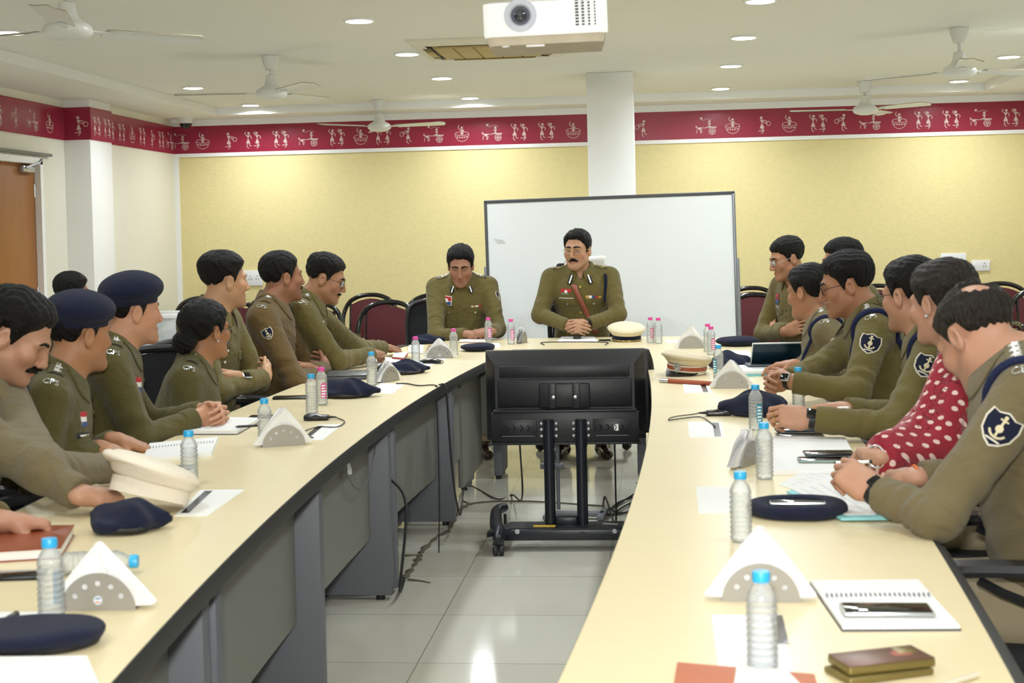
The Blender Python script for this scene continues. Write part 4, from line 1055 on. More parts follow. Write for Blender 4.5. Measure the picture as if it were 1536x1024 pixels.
    def body_field(s):
        F_ = Field(); hs = s.hs
        RT = s.R.astype(np.float32); hc = s.hc.astype(np.float32)
        corners = [s.hl(x, y, z) for x in (-.1, .1) for y in (-.12, .13) for z in (-.12, .13)]
        F_.add(corners, .0, lambda p: head_field(((p - hc) @ RT) / hs, s.fem, s.fat, s.lids) * hs, .012)
        n0, n1 = s.hl(0, -.022, -.045), s.N + s.f * -.005
        nr = .047 if s.fem else .056 * (.6 + .4 * s.fat)
        F_.add([n0, n1, s.N - s.u * .1 + s.f * .08], .09, lambda p: smin(s_cap(p, n0, n1, nr, nr + .007), s_ball(p, s.loc(0, .025, -.045), .066), .04), .035)
        pel = s.hip + np.array((0, 0, .0))
        F_.add([s.loc(0, 0, -.1), pel], .07, lambda p: s_cap(p, s.loc(0, 0, -.09), pel, .055), .03)
        for side, (Sh, E, W, cuff) in s.arm.items():
            F_.add([s.N, Sh], .06, lambda p, Sh=Sh: s_cap(p, s.loc(0, 0, -.08), Sh, .045, .038), .03)
            F_.add([Sh, E], .05, lambda p, Sh=Sh, E=E: s_cap(p, Sh, E, .038, .033), .02)
            F_.add([E, W], .05, lambda p, E=E, W=W: s_cap(p, E, W, .034, .0265), .02)
            H = s.hands[side]; F_.add(H.pts(), .02, H.fn, .012)
        for sg in (1, -1):
            hj, kn, an, toe = s.leg(sg)
            F_.add([s.hip, hj, kn], .06, lambda p, hj=hj, kn=kn: smin(s_cap(p, s.hip, hj, .05), s_cap(p, hj, kn, .055, .042), .03), .03)
            F_.add([kn, an], .05, lambda p, kn=kn, an=an: s_cap(p, kn, an, .042, .022), .02)
            F_.add([an, toe], .05, lambda p, an=an, toe=toe: s_cap(p, an - np.array((0, 0, .03)), toe, .014, .008), .01)
        return F_
    legspec = None
    lids = 0.0
    def leg(s, sg):
        fh = nrm((s.f[0], s.f[1], 0)); rh = np.array((fh[1], -fh[0], 0))
        hj = s.hip + rh * sg * .09 + np.array((0, 0, -.015)); 
        kn = s.hip + rh * sg * .13 + fh * .42; kn[2] = .53
        if s.legspec: kx, kf = s.legspec; an = kn + fh * kf
        else: an = kn + fh * .02
        an = an.copy(); an[2] = .085
        toe = an + fh * .17 + rh * sg * .03; toe[2] = .035
        return hj, kn, an, toe
    def fin(s, name, v, q, mats, parent=None, **k):
        return mesh_obj(name, (v - s.base).astype(np.float32), q, mats, parent or s.root, sharp=180, **k)
    # ---- meshes
    def build(s, hair=None, beret=None, moustache=None, glasses=None, trousers=True, bun=False):
        B = s.body_field(); lo, hi = B.box()
        v, q = sdf_mesh(B, lo - .02, hi + .02, s.h)
        o = s.fin('body', v, q, M_SKIN)
        s.body = o
        col = tone_arr(len(v), s.skin)
        L = ((v - s.hc) @ s.R) / s.hs
        ax = np.abs(L[:, 0])
        lip = np.clip(1 - np.maximum(np.abs(L[:, 2] + .0595) / .010, ax / .025) ** 2, 0, 1) * (L[:, 1] > .075)
        col[:, :3] *= (1 - lip[:, None] * np.array((.12, .38, .34)))
        if not s.fem:
            st = np.clip((-.035 - L[:, 2]) / .02, 0, 1) * np.clip((L[:, 1] - .0) / .03, 0, 1) * (np.abs(L[:, 0]) < .08) * (L[:, 2] > -.125) * (1 - lip)
            col[:, :3] *= (1 - .14 * st[:, None])
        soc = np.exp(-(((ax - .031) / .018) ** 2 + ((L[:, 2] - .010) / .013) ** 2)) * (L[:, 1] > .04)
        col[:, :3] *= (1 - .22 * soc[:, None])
        chk = np.exp(-(((ax - .045) / .03) ** 2 + ((L[:, 2] + .02) / .03) ** 2)) * (L[:, 1] > .0)
        col[:, 1:3] *= (1 - .08 * chk[:, None])
        at = o.data.attributes.new('tone', 'FLOAT_COLOR', 'POINT'); at.data.foreach_set('color', col.ravel())
        # shirt
        pts = [s.N + s.u * .06, s.hip - s.u * .1] + [a for t in s.arm.values() for a in t[:3]]
        lo = np.min(pts, 0) - .16; hi = np.max(pts, 0) + .16
        v, q = sdf_mesh(s.shirt_fn, lo, hi, max(.006, s.h * 1.5))
        s.shirt = s.fin('shirt', v, q, s.sm)
        # collar
        s.collar()
        if trousers: s.trouser()
        s.face(moustache, glasses)
        hp = dict(HP); hp.update(hair or {})
        hm = hp.get('mat', M_HAIR)
        if hair is not False:
            RT = s.R.astype(np.float32); hc = s.hc.astype(np.float32)
            def hf(p):
                q = ((p - hc) @ RT) / s.hs
                d = hair_field(q, hp, s.fem)
                if bun:
                    bc, br = bun
                    d = smin(d, s_ell(q, bc, br) + .0025 * np.sin(q[:, 2] * 260 + q[:, 0] * 180) + .003 * nz3(q, 60), .02)
                if beret: d = smax(d, q[:, 2] - .052 + beret[1] * q[:, 0], .006)
                return d * s.hs
            c = [s.hl(x, y, z) for x in (-.11, .11) for y in (-.17 if bun else -.13, .12) for z in (-.11, .155)]
            v, q = sdf_mesh(hf, np.min(c, 0), np.max(c, 0), max(.0035, s.h * .9))
            s.fin('hair', v, q, hm)
        if beret: s.beret(*beret)
        return s
    def beret(s, dx, tilt, drop=.0, size=1.0):
        RT = s.R.astype(np.float32); hc = s.hc.astype(np.float32)
        def bf(p):
            q = ((p - hc) @ RT) / s.hs
            e = q.copy(); e[:, 2] += tilt * q[:, 0] - drop * q[:, 1]
            d = s_ell(e, (dx, -.008, .092), (.113 * size, .119 * size, .066 * size))
            d = smax(d, .046 - e[:, 2], .02)
            d = d + .002 * nz3(q, 26, 2.)
            d0 = head_base(q, None, False)
            band = smax(d0 - .011, np.abs(e[:, 2] - .047) - .011, .004)
            return smin(d, band, .01) * s.hs
        c = [s.hl(x, y, z) for x in (-.16, .16) for y in (-.16, .16) for z in (-.02, .19)]
        v, q = sdf_mesh(bf, np.min(c, 0), np.max(c, 0), .005)
        s.fin('beret', v, q, M_NAVY)
    def face(s, moustache, glasses):
        RT = s.R.astype(np.float32); hc = s.hc.astype(np.float32)
        # eyes
        for sg in (1, -1):
            mb = MB()
            c = s.hl(sg * .031, .0684 - .0035 * s.lids, .0092 - .002 * s.lids)
            T = Matrix.Translation(Vector(c - s.base)) @ Matrix([[*r] for r in s.R]).to_4x4()
            mb.M = T
            mb.ball((0, 0, 0), (.0145 * s.hs, .0135 * s.hs, .0100 * s.hs), 14, 10, 0)
            g = math.radians(8 + 25 * s.lids)
            mb.ball((0, .0098 * s.hs, -.0095 * math.sin(g)), (.0062, .0048, .0058), 10, 8, 1)
            mb.build('eye', [M_EYEW, M_IRIS], s.root, 180)
        hb = lambda q: head_field(q, s.fem, s.fat, s.lids)
        def shell(name, reg, thick, lo, hi, m):
            def fn(p):
                q = ((p - hc) @ RT) / s.hs
                return smax(hb(q) - thick(q), reg(q), .003) * s.hs
            c = [s.hl(x, y, z) for x in (lo[0], hi[0]) for y in (lo[1], hi[1]) for z in (lo[2], hi[2])]
            v, q = sdf_mesh(fn, np.min(c, 0) - .006, np.max(c, 0) + .006, .0022)
            if len(v): s.fin(name, v, q, m)
        for sg in (1, -1):
            bt = .0035 if s.fem else .0055
            shell('eyebrow', lambda q: np.maximum(np.abs(q[:, 2] - (.030 + .006 * np.cos((q[:, 0] * sg - .028) * 62))) - bt * np.interp(q[:, 0] * sg, [.012, .025, .052], [1, .9, .4]), np.maximum(np.maximum(.010 - q[:, 0] * sg, q[:, 0] * sg - .052), .03 - q[:, 1])),
                  lambda q: .0030 + .0012 * nz3(q, 300), (min(sg * .008, sg * .054), .04, .018), (max(sg * .008, sg * .054), .105, .046), M_HAIR)
        if moustache:
            w, hgt = moustache
            shell('moustache', lambda q: np.maximum(np.abs(q[:, 2] + .0455 + .010 * (q[:, 0] / w) ** 2) - hgt * np.interp(np.abs(q[:, 0]), [0, .006, w], [.75, 1, .45]), np.maximum(np.abs(q[:, 0]) - w, .04 - q[:, 1])),
                  lambda q: .0055 + .0015 * nz3(q, 260), (-w, .05, -.072), (w, .115, -.030), M_HAIR)
        if glasses:
            fm, lw, lh = glasses
            mb = MB(); lm = MB()
            T = Matrix.Translation(Vector(s.hc - s.base)) @ Matrix([[*r] for r in s.R]).to_4x4() @ Matrix.Scale(s.hs, 4)
            mb.M = T; lm.M = T
            for sg in (1, -1):
                loop = []
                for i in range(20):
                    a = 2 * PI * i / 20; ca, sa = math.cos(a), math.sin(a)
                    e = .62
                    loop.append((sg * .0335 + lw * math.copysign(abs(ca) ** e, ca), .0985 - .012 * abs(ca * .5 + .5 * (1 if ca * sg > 0 else -1)) * (1 if ca * sg > 0 else 0), .008 + lh * math.copysign(abs(sa) ** e, sa)))
                mb.tube(loop, .0015, 6, closed=True)
                lm.add([(x, y - .0004, z) for x, y, z in loop], [tuple(range(20))])
                mb.tube(bez([(sg * (.0335 + lw), .089, .012), (sg * .070, .070, .014), (sg * .0785, .03, .015), (sg * .080, -.008, .013), (sg * .079, -.028, .0)], 12), .0014, 6)
            mb.tube(bez([(-.0335 + lw, .0985, .010), (0, .1035, .013), (.0335 - lw, .0985, .010)], 8), .0012, 6)
            g = mb.build('eyeglasses', fm, s.root)
            lm.build('lens', M_LENS, g)
    def collar(s):
        n = 33; g = math.radians(16)
        rows = []
        nk = nrm(s.hl(0, -.03, -.05) - s.N)
        for i in range(n):
            th = g + (2 * PI - 2 * g) * i / (n - 1)
            c, sn = math.cos(th), math.sin(th)
            fr = max(c, 0) ** 1.5; bk = (1 - c) / 2
            rad = s.f * c * 1.02 + s.r * sn
            nr = (.050 if s.fem else .060) * (.7 + .3 * s.fat)
            ctr = s.N + nk * .01 - s.f * .004
            top = .026 + .030 * bk
            a = ctr + rad * (nr + .004) + nk * (-.02)
            b = ctr + rad * (nr + .004 + .004 * bk) + nk * top - s.u * .040 * fr + s.f * .018 * fr
            cc = b + rad * .008 - nk * .002
            lo_ = ctr + rad * (nr + .028) + nk * (-.004) - s.u * .085 * fr + s.f * .035 * fr + s.r * sn * .055 * fr
            rows.append((a, b, cc, lo_))
        # lay the outer edge on the shirt
        dirs = []
        low = []
        for i in range(n):
            th = g + (2 * PI - 2 * g) * i / (n - 1); c = math.cos(th)
            d = nrm(-s.u * (1.1 - max(c, 0)) - s.f * max(c, 0) * 1.3)
            o = rows[i][3] - d * .05
            low.append(project(s.shirt_fn, o, d, .12)[0] - d * .004)
        V, Fc = [], []
        for i in range(n):
            a, b, cc, _ = rows[i]; l = low[i]
            V += [a, b, cc, cc * .5 + l * .5 + (cc - a) * .10, l]
        k = 5
        for i in range(n - 1):
            for j in range(k - 1): Fc.append((i * k + j, (i + 1) * k + j, (i + 1) * k + j + 1, i * k + j + 1))
        me = bpy.data.meshes.new('collar'); me.from_pydata([tuple(v - s.base) for v in V], [], Fc); me.materials.append(s.sm)
        o = bpy.data.objects.new('collar', me); COL.objects.link(o); o.parent = s.shirt
        me.polygons.foreach_set('use_smooth', np.full(len(me.polygons), True, bool))
        md = o.modifiers.new('s', 'SOLIDIFY'); md.thickness = .0035; md.offset = 0
        md = o.modifiers.new('b', 'SUBSURF'); md.levels = 1; md.render_levels = 1
        s.collar_o = o
    def trouser(s):
        G = Field()
        for sg in (1, -1):
            hj, kn, an, toe = s.leg(sg)
            G.add([s.hip, hj, kn], .14, lambda p, hj=hj, kn=kn: smin(s_ell(p, s.hip - np.array((0, 0, .02)), (.15, .15, .09)), s_cap(p, hj, kn, .092 * s.wide, .066) + .003 * nz3(p, 30), .05), .04)
            G.add([kn, an], .09, lambda p, kn=kn, an=an: smax(s_cap(p, kn, an, .066, .056) + .003 * nz3(p, 34), .10 - p[:, 2], .005), .02)
        lo, hi = G.box()
        v, q = sdf_mesh(G, lo - .02, hi + .02, .010)
        s.fin('trousers', v, q, getattr(s, 'tm', M_TROU))
        for sg in (1, -1):
            hj, kn, an, toe = s.leg(sg); fh = nrm(toe - an * np.array((1, 1, 0)) - np.array((0, 0, toe[2])))
            fh[2] = 0; fh = nrm(fh); R = np.stack([np.array((fh[1], -fh[0], 0)), fh, np.array((0, 0, 1))], 1)
            b = np.array((an[0], an[1], 0))
            def sh(p):
                q = (p - b) @ R
                d = s_cap(q * np.array((1, 1, 1.15)), (0, -.035, .045), (0, .15, .036), .044, .040)
                d = smin(d, s_cap(q, (0, -.012, .05), (0, -.005, .125), .046, .047), .03)
                d = smax(d, -q[:, 2] + .002, .006)
                return d
            v, q = sdf_mesh(sh, b - np.array((.22, .22, .02)), b + np.array((.22, .22, .17)), .008)
            s.fin('shoe', v, q, M_SHOE)
    # ---- things laid on the cloth
    def decal(s, name, layers, o, d, X, Y, mats, parent=None, fn=None):
        """flat shapes in the (X, Y) plane at o, marched along d onto the shirt"""
        fn = fn or s.shirt_fn; mb = MB(); d = nrm(d)
        X, Y = nrm(X), nrm(Y)
        for poly, t, mi in layers:
            poly = np.array(poly); c = poly.mean(0); n = len(poly)
            sub = []
            for i in range(n):
                for k in range(3): sub.append(poly[i] + (poly[(i + 1) % n] - poly[i]) * k / 3)
            sub = np.array(sub); m = len(sub)
            rings = [c + (sub - c) * f for f in (1, .66, .33, .04)]
            P = np.concatenate(rings)
            W = np.asarray(o) + P[:, :1] * X + P[:, 1:] * Y - d * .0
            H = project(fn, W - d * .12, d, .30)
            top = H - d * t
            skirt = H[:m] + d * .002
            V = [tuple(p - s.base) for p in np.concatenate([skirt, top])]
            Fs = []
            for r in range(4):
                for i in range(m):
                    j = (i + 1) % m
                    Fs.append((r * m + i, r * m + j, (r + 1) * m + j, (r + 1) * m + i))
            Fs.append(tuple(4 * m + i for i in range(m)))
            mb.add(V, Fs, mi)
        return mb.build(name, mats, parent or s.shirt, 50)
    def letters(s, name, txt, size, o, d, X, Y, m, t=.002, parent=None):
        mb = MB(); d = nrm(d)
        text_mesh(mb, txt, size, Matrix.Identity(4), 0, .0)
        P = np.array(mb.v); W = np.asarray(o) + P[:, :1] * nrm(X) + P[:, 1:2] * nrm(Y)
        H = project(s.shirt_fn, W - d * .12, d, .3) - d * t
        mb.v = [tuple(p - s.base) for p in H]
        return mb.build(name, m, parent or s.shirt)
    def chest(s, name, layers, x, z, mats, rot=0.0):
        c, n = math.cos(rot), math.sin(rot)
        return s.decal(name, layers, s.loc(x, .15, z), -s.f, s.r * c + s.u * n, s.u * c - s.r * n, mats, fn=s.front_fn)
    def cord(s, name, pts, dirs, r, m, parent=None):
        P = []
        for p, d in zip(pts, dirs):
            d = nrm(d); P.append(project(s.shirt_fn, np.asarray(p) - d * .10, d, .25)[0] - d * r * .7)
        mb = MB(); mb.tube([p - Vector(s.base.tolist()) for p in bez([p.tolist() for p in P], 40)], r, 8)
        return mb.build(name, m, parent or s.shirt)
    def arm_loop(s, side, m=None, r=.0085, t=-.015, a0=0, a1=360):
        """cord looped round the top of the sleeve"""
        Sh, E, W, _ = s.arm[side]; sg = 1 if side == 'R' else -1
        ax = nrm(s.r * sg - s.u * .35 + nrm(E - Sh) * .25); x = nrm(s.f - ax * (s.f @ ax)); y = np.cross(ax, x)
        P, D = [], []
        for i in range(17):
            a = math.radians(a0 + (a1 - a0) * i / 16)
            dv = x * math.cos(a) + y * math.sin(a)
            P.append(Sh + ax * t + dv * .12); D.append(-dv)
        return s.cord('lanyard', P, D, r, m or M_CORD)
    def epaulette(s, side, stars=2, title='CPS', star_r=.013, sm=None, tip=.25):
        sg = 1 if side == 'R' else -1
        o = s.loc(sg * .118 * s.wide, -.010 + .045 * tip, .05)
        X = s.r * sg - s.u * .36; Y = s.f - s.u * tip; dn = -s.u - s.r * sg * .3 - s.f * tip
        ep = s.decal('epaulette', [(rect(.105, .05), .004, 0)], o, dn, X, Y, [s.sm])
        for k in range(stars):
            s.decal('rank_star', [([(x + -.035 + k * .024, y) for x, y in star(star_r)], .0075, 0)], o, dn, X, Y, [sm or mat('pale_silver_star', 'e2e2de', .4, metal=.15)])
        s.decal('epaulette_tab', [(rect(.013, .042, .043), .0062, 0)], o, dn, X, Y, [M_BLKP])
        if title:
            o2 = s.Sh[side] + s.r * sg * .05 + s.u * .06
            s.letters('shoulder_title', title, .030, o2 + s.u * .0, -s.r * sg * .55 - s.u * .8, s.f * sg * 1.0, s.u * .6 - s.r * sg * .8, M_SILV, .004)
        return ep
    def arm_badge(s, side, w=.07, t=.09, ang=0):
        Sh, E, W, _ = s.arm[side]; sg = 1 if side == 'R' else -1
        ax = nrm(E - Sh); out = nrm(s.r * sg - ax * (s.r * sg @ ax)); fx = np.cross(ax, out)
        a = math.radians(ang); dv = out * math.cos(a) + fx * math.sin(a)
        Y = -ax; X = np.cross(Y, dv)
        c = Sh + ax * t
        return s.decal('arm_badge', shield_layers(w), c, -dv, X, Y, [mat('badge_border', 'cfc9b8', .6), M_NAVY, mat('badge_gold', 'cbbf9a', .5)])
    def kit(s, tag_='plain', ribbons=False, buttons=True, pockets=True):
        """pockets, buttons, name plate on the chest"""
        if buttons:
            for z in (-.10, -.185, -.27, -.35):
                s.chest('button', [(disc(.0065), .005, 0)], 0, z, [M_GOLD if tag_ == 'chief' else s.sm])
        if pockets:
            for sg in (1, -1):
                s.chest('pocket', [(rect(.105, .12), .003, 0)], sg * .088, -.245, [s.sm])
                s.chest('pocket_flap', [([(-.056, .018), (.056, .018), (.056, -.012), (.028, -.020), (0, -.032), (-.028, -.020), (-.056, -.012)], .006, 0)], sg * .088, -.196, [s.sm])
                s.chest('pocket_button', [(disc(.0065), .010, 0)], sg * .088, -.214, [M_SILV])
def watch(P, side, face_dir, m=None, back=.045):
    """wristwatch strapped round the forearm just behind the hand"""
    Sh, E, W, cuff = P.arm[side]; H = P.hands[side]
    ax = nrm(H.R[:, 1]); c = W - nrm(W - E) * .004
    z = nrm(np.asarray(face_dir) - ax * (np.asarray(face_dir) @ ax)); x = np.cross(ax, z)
    mb = MB()
    R = Matrix([[x[0], ax[0], z[0]], [x[1], ax[1], z[1]], [x[2], ax[2], z[2]]])
    lp = [Vector(c - P.base) + R @ Vector((.0305 * math.cos(a), 0, .0295 * math.sin(a))) for a in [2 * PI * i / 24 for i in range(24)]]
    V, Fc = [], []
    for i in range(24):
        for dy in (-.010, .010):
            for k in (1.0, 1.09): V.append(Vector(c - P.base) + (lp[i] - Vector(c - P.base)) * k + R @ Vector((0, dy, 0)))
    for i in range(24):
        a, b = i * 4, ((i + 1) % 24) * 4
        Fc += [(a + 1, a + 3, b + 3, b + 1), (a, a + 1, b + 1, b), (a + 3, a + 2, b + 2, b + 3), (a + 2, a, b, b + 2)]
    mb.add(V, Fc, 0)
    mb.box(Vector(c - P.base) + R @ Vector((0, 0, .033)), (.034, .040, .011), .004, R, mi=1)
    mb.box(Vector(c - P.base) + R @ Vector((0, 0, .0392)), (.027, .033, .001), .0004, R, mi=2)
    return mb.build('wristwatch', [M_BLKP, m or M_SILV, mat('watch_glass', '08090c', .08)], P.root)
# ------------------------------------------------------------------ things on the table
def clear_mat(name, tint, ior=1.12, rough=.03):
    m = bpy.data.materials.new(name); m.use_nodes = True; n = m.node_tree; n.nodes.clear()
    o = n.nodes.new('ShaderNodeOutputMaterial'); x = n.nodes.new('ShaderNodeMixShader'); f = n.nodes.new('ShaderNodeLayerWeight'); f.inputs['Blend'].default_value = .30
    tt = n.nodes.new('ShaderNodeBsdfTransparent'); tt.inputs['Color'].default_value = tint
    rf = n.nodes.new('ShaderNodeBsdfRefraction'); rf.inputs['IOR'].default_value = 1.22; rf.inputs['Color'].default_value = tint; rf.inputs['Roughness'].default_value = .02
    t0 = n.nodes.new('ShaderNodeMixShader'); t0.inputs[0].default_value = .14; n.links.new(tt.outputs[0], t0.inputs[1]); n.links.new(rf.outputs[0], t0.inputs[2])
    df = n.nodes.new('ShaderNodeBsdfDiffuse'); df.inputs['Color'].default_value = (.9, .93, .95, 1)
    t = n.nodes.new('ShaderNodeMixShader'); t.inputs[0].default_value = .25; n.links.new(t0.outputs[0], t.inputs[1]); n.links.new(df.outputs[0], t.inputs[2])
    g = n.nodes.new('ShaderNodeBsdfGlossy'); g.inputs['Roughness'].default_value = .06
    mp = n.nodes.new('ShaderNodeMath'); mp.operation = 'MULTIPLY'; mp.inputs[1].default_value = .75
    n.links.new(f.outputs['Fresnel'], mp.inputs[0]); n.links.new(mp.outputs[0], x.inputs[0]); n.links.new(t.outputs[0], x.inputs[1]); n.links.new(g.outputs[0], x.inputs[2]); n.links.new(x.outputs[0], o.inputs[0])
    return m
M_PET = clear_mat('clear_water_bottle', (.93, .96, .97, 1))
M_CAPB = mat('sky_blue_cap', '2fa6dc', .35); M_CAPP = mat('pink_cap', 'd94a9c', .35)
M_LABB = mat('teal_print', '2b8fa8', .5); M_LABP = mat('pink_print', 'd24690', .5)
M_PAPER = mat('white_paper', 'e4e4e1', .75); M_PAPERC = mat('cyan_paper', '8fd0d4', .7); M_INK = mat('grey_print', 'c9ccd0', .7)
M_BLK = mat('black_gloss_plastic', '131417', .22); M_SCR = mat('phone_glass', '0a0b0e', .06, spec=.6)
M_NAPK = mat('napkin_tissue', 'e6e6e4', .9, bump=.3, bscale=120); M_PLATE = mat('pressed_steel', '9b978e', .45, metal=.25)
BOT0 = {}
def bottle(px, py, kind, label, lab=True, lying=None, k=1.0, spin=0.0):
    if kind not in BOT0 or True:
        o = thing('water_bottle', label, 'water bottle', at_z(px, py, TZ), spin, 'small water bottles on the table')
        pr = [(.0001, .0), (.019, .0005), (.0225, .004)]
        z = .008
        for i in range(9): pr += [(.0243, z), (.0245, z + .0030), (.0240, z + .0058), (.0216, z + .0074), (.0214, z + .0090), (.0236, z + .0106)]; z += .0110
        pr += [(.0242, z), (.0238, z + .006), (.020, z + .018), (.0145, z + .027), (.0125, z + .030), (.0125, z + .035)]
        b = MB().lathe(pr, 24).build('bottle_body', M_PET, o, 180)
        MB().lathe([(.0140, .1405), (.0142, .1425), (.0142, .1545), (.0132, .1565), (.0001, .157)], 20).build('cap', M_CAPB if kind == 'b' else M_CAPP, o, 50)
        if lab:
            m = MB(); a0 = -2.0
            def lb(u, v): a = a0 + u * .95; return (.0247 * math.cos(a), .0247 * math.sin(a), .030 + v * .062)
            m.grid(lb, 8, 2)
            for j in range(5):
                z0 = .034 + j * .0112
                m.grid(lambda u, v: (.0250 * math.cos(a0 + .12 + u * (.55 + .1 * (j % 3))), .0250 * math.sin(a0 + .12 + u * (.55 + .1 * (j % 3))), z0 + v * .006), 6, 2, 1)
            m.build('label', [M_LABB if kind == 'b' else M_LABP, mat('white_print', 'e6eef0', .5)], o, 180)
        if lying is not None:
            o.rotation_euler = (0, PI / 2, lying); o.location.z += .0243
        elif k != 1: o.scale = (k, k, k)
    return o
BT = [(78, 934, 'b', 'blue capped water bottle standing nearest the camera on the left table', 1, None, 2.9), (398, 667, 'b', 'blue capped bottle beside the napkin holder in the middle of the left table', 0, None, 0), (285, 728, 'b', 'blue capped water bottle by the white cap on the left table', 0, None, 0),
      (468, 620, 'b', 'blue capped bottle standing directly in front of a pink capped one', 0, None, 0), (483, 607, 'p', 'pink capped bottle just behind a blue capped bottle on the left table', 1, None, .55), (558, 578, 'b', 'blue capped bottle between the grey laptop and the edge-on napkin holder', 0, None, 0),
      (624, 549, 'p', 'pink capped bottle left of the napkin holder near the television', 0, None, 0), (681, 534, 'p', 'pink capped bottle right of the napkin holder near the television', 0, None, 0), (733, 513, 'p', 'pink capped bottle by the folded hands of the officer left of the whiteboard', 1, None, .4), (767, 516, 'p', 'pink capped bottle beside the edge-on napkin holder left of the senior officer', 1, None, .4),
      (976, 514, 'p', 'left one of two pink capped bottles by the senior officer cap', 1, None, .4), (988, 515, 'p', 'right one of two pink capped bottles by the senior officer cap', 0, None, 0), (1062, 527, 'p', 'rear one of two pink capped bottles overlapping on the right', 0, None, 0), (1067, 532, 'p', 'front one of two pink capped bottles overlapping on the right', 1, None, .5),
      (1078, 568, 'b', 'blue capped bottle behind the brown banded cap and baton', 1, None, -.9), (1134, 645, 'b', 'blue capped bottle with teal label in front of the big navy beret', 1, None, .5), (1198, 612, 'b', 'blue capped bottle half hidden by the ringed hand', 0, None, 0), (1147, 718, 'b', 'blue capped bottle standing by the white paper stack on the right', 0, None, 0),
      (1112, 812, 'b', 'blue capped bottle left of the upturned beret holding a phone', 0, None, 0), (1144, 1004, 'b', 'blue capped bottle nearest the camera on the right table', 0, None, 0)]
for px, py, kd, lb, la, ly, sp in BT: bottle(px, py, kd, lb, la, ly, spin=sp, k=1.0)
p0 = at_z(158, 862); o = bottle(95, 862, 'b', 'blue capped bottle lying on its side behind the near napkin holder', 0, math.radians(8))

def plate_holes(w, holes, th):
    cu = bpy.data.curves.new('c', 'CURVE'); cu.dimensions = '2D'; cu.fill_mode = 'BOTH'; cu.extrude = th / 2
    def sp(P):
        s_ = cu.splines.new('POLY'); s_.points.add(len(P) - 1)
        for q, (x, y) in zip(s_.points, P): q.co = (x, y, 0, 1)
        s_.use_cyclic_u = True
    sp([(w * math.cos(PI * i / 28), w * math.sin(PI * i / 28)) for i in range(29)])
    for x, y, r in holes: sp([(x + r * math.cos(-2 * PI * i / 14), y + r * math.sin(-2 * PI * i / 14)) for i in range(14)])
    ob = bpy.data.objects.new('c', cu); me = ob.to_mesh(); vs = [v.co.copy() for v in me.vertices]; fs = [tuple(p.vertices) for p in me.polygons]; ob.to_mesh_clear(); bpy.data.objects.remove(ob); bpy.data.curves.remove(cu)
    return vs, fs
def napkins(px, py, deg, label, tall=1.0, seed=0, logo=True, wide=1.0):
    o = thing('napkin_holder', label, 'napkin holder', at_z(px, py, TZ), math.radians(deg), 'steel napkin holders on the table')
    r = .072; vs, fs = plate_holes(r, [(.052 * math.cos(a), .052 * math.sin(a), .0055) for a in [PI * (.18 + .16 * i) for i in range(5)]], .0015)
    M1 = Rx(PI / 2)
    for sy in (-1, 1):
        m = MB(); m.add([M1 @ v + Vector((0, sy * .017, 0)) for v in vs], fs)
        pl = m.build('side_plate', M_PLATE, o, 30)
        if logo and sy < 0:
            m = MB(); m.lathe([(.0001, .0004), (.0085, .0004), (.0085, 0)], 18, (0, -.0180, .020), Rx(PI / 2)); m.box((0, -.0187, .0165), (.010, .0004, .003), mi=1); m.box((0, -.0187, .0235), (.009, .0004, .002), mi=2); m.build('round_sticker', [mat('pale_blue_sticker', 'c9d6e6', .5), mat('orange_print', 'd9954a', .5), mat('navy_print', '3a4566', .5)], pl)
    MB().box((0, 0, .0015), (.144, .036, .003)).build('base', M_PLATE, o)
    rr = random.Random(seed)
    for i in range(5):
        y = -.011 + .0055 * i; h_ = .128 * tall * (1 - .05 * rr.random()); w_ = .095 * wide; dx = rr.uniform(-.006, .006); b = rr.uniform(-.006, .012)
        m = MB(); n = 10
        def sh(u, v):
            t = v; half = w_ * (1 - t) ** .93 + .004
            x = dx * t + (u - .5) * 2 * half; fl = (abs(u - .5) * 2) ** 2 * (1 - t)
            return (x, y + b * t * t * .6 + .003 * math.sin(u * 9 + i + 6 * t), .004 + t * h_ + .010 * fl * (.5 + .5 * rr.random() * 0))
        m.grid(sh, n, 9); nb = len(m.v); m.add([(x, y_ + .0038, z) for x, y_, z in m.v], [tuple(reversed(f)) for f in m.f])
        m.build('napkin', M_NAPK, o, 180)
    return o
napkins(152, 912, 3, 'napkin holder nearest the camera on the left table', .95, 1, wide=1.05)
napkins(425, 668, 24, 'napkin holder in the middle of the left table beside a blue capped bottle', 1.0, 2, False)
napkins(582, 572, 68, 'napkin holder seen edge-on on the left table', .75, 3, False, 1.1)
napkins(660, 537, 2, 'napkin holder facing the camera near the television', .85, 4)
napkins(783, 514, 82, 'napkin holder seen edge-on left of the senior officer', .75, 5, False, .8)
napkins(1037, 522, -2, 'napkin holder with a tall white peak at the far right of the table', 1.05, 6, False)
napkins(1098, 582, -4, 'napkin holder beside the baton on the right table', .95, 7, False)
napkins(1120, 697, 62, 'napkin holder seen edge-on beside the white paper stack', .80, 8, False, 1.15)
napkins(1141, 899, -2, 'napkin holder nearest the camera on the right table', 1.05, 9, False, 1.05)

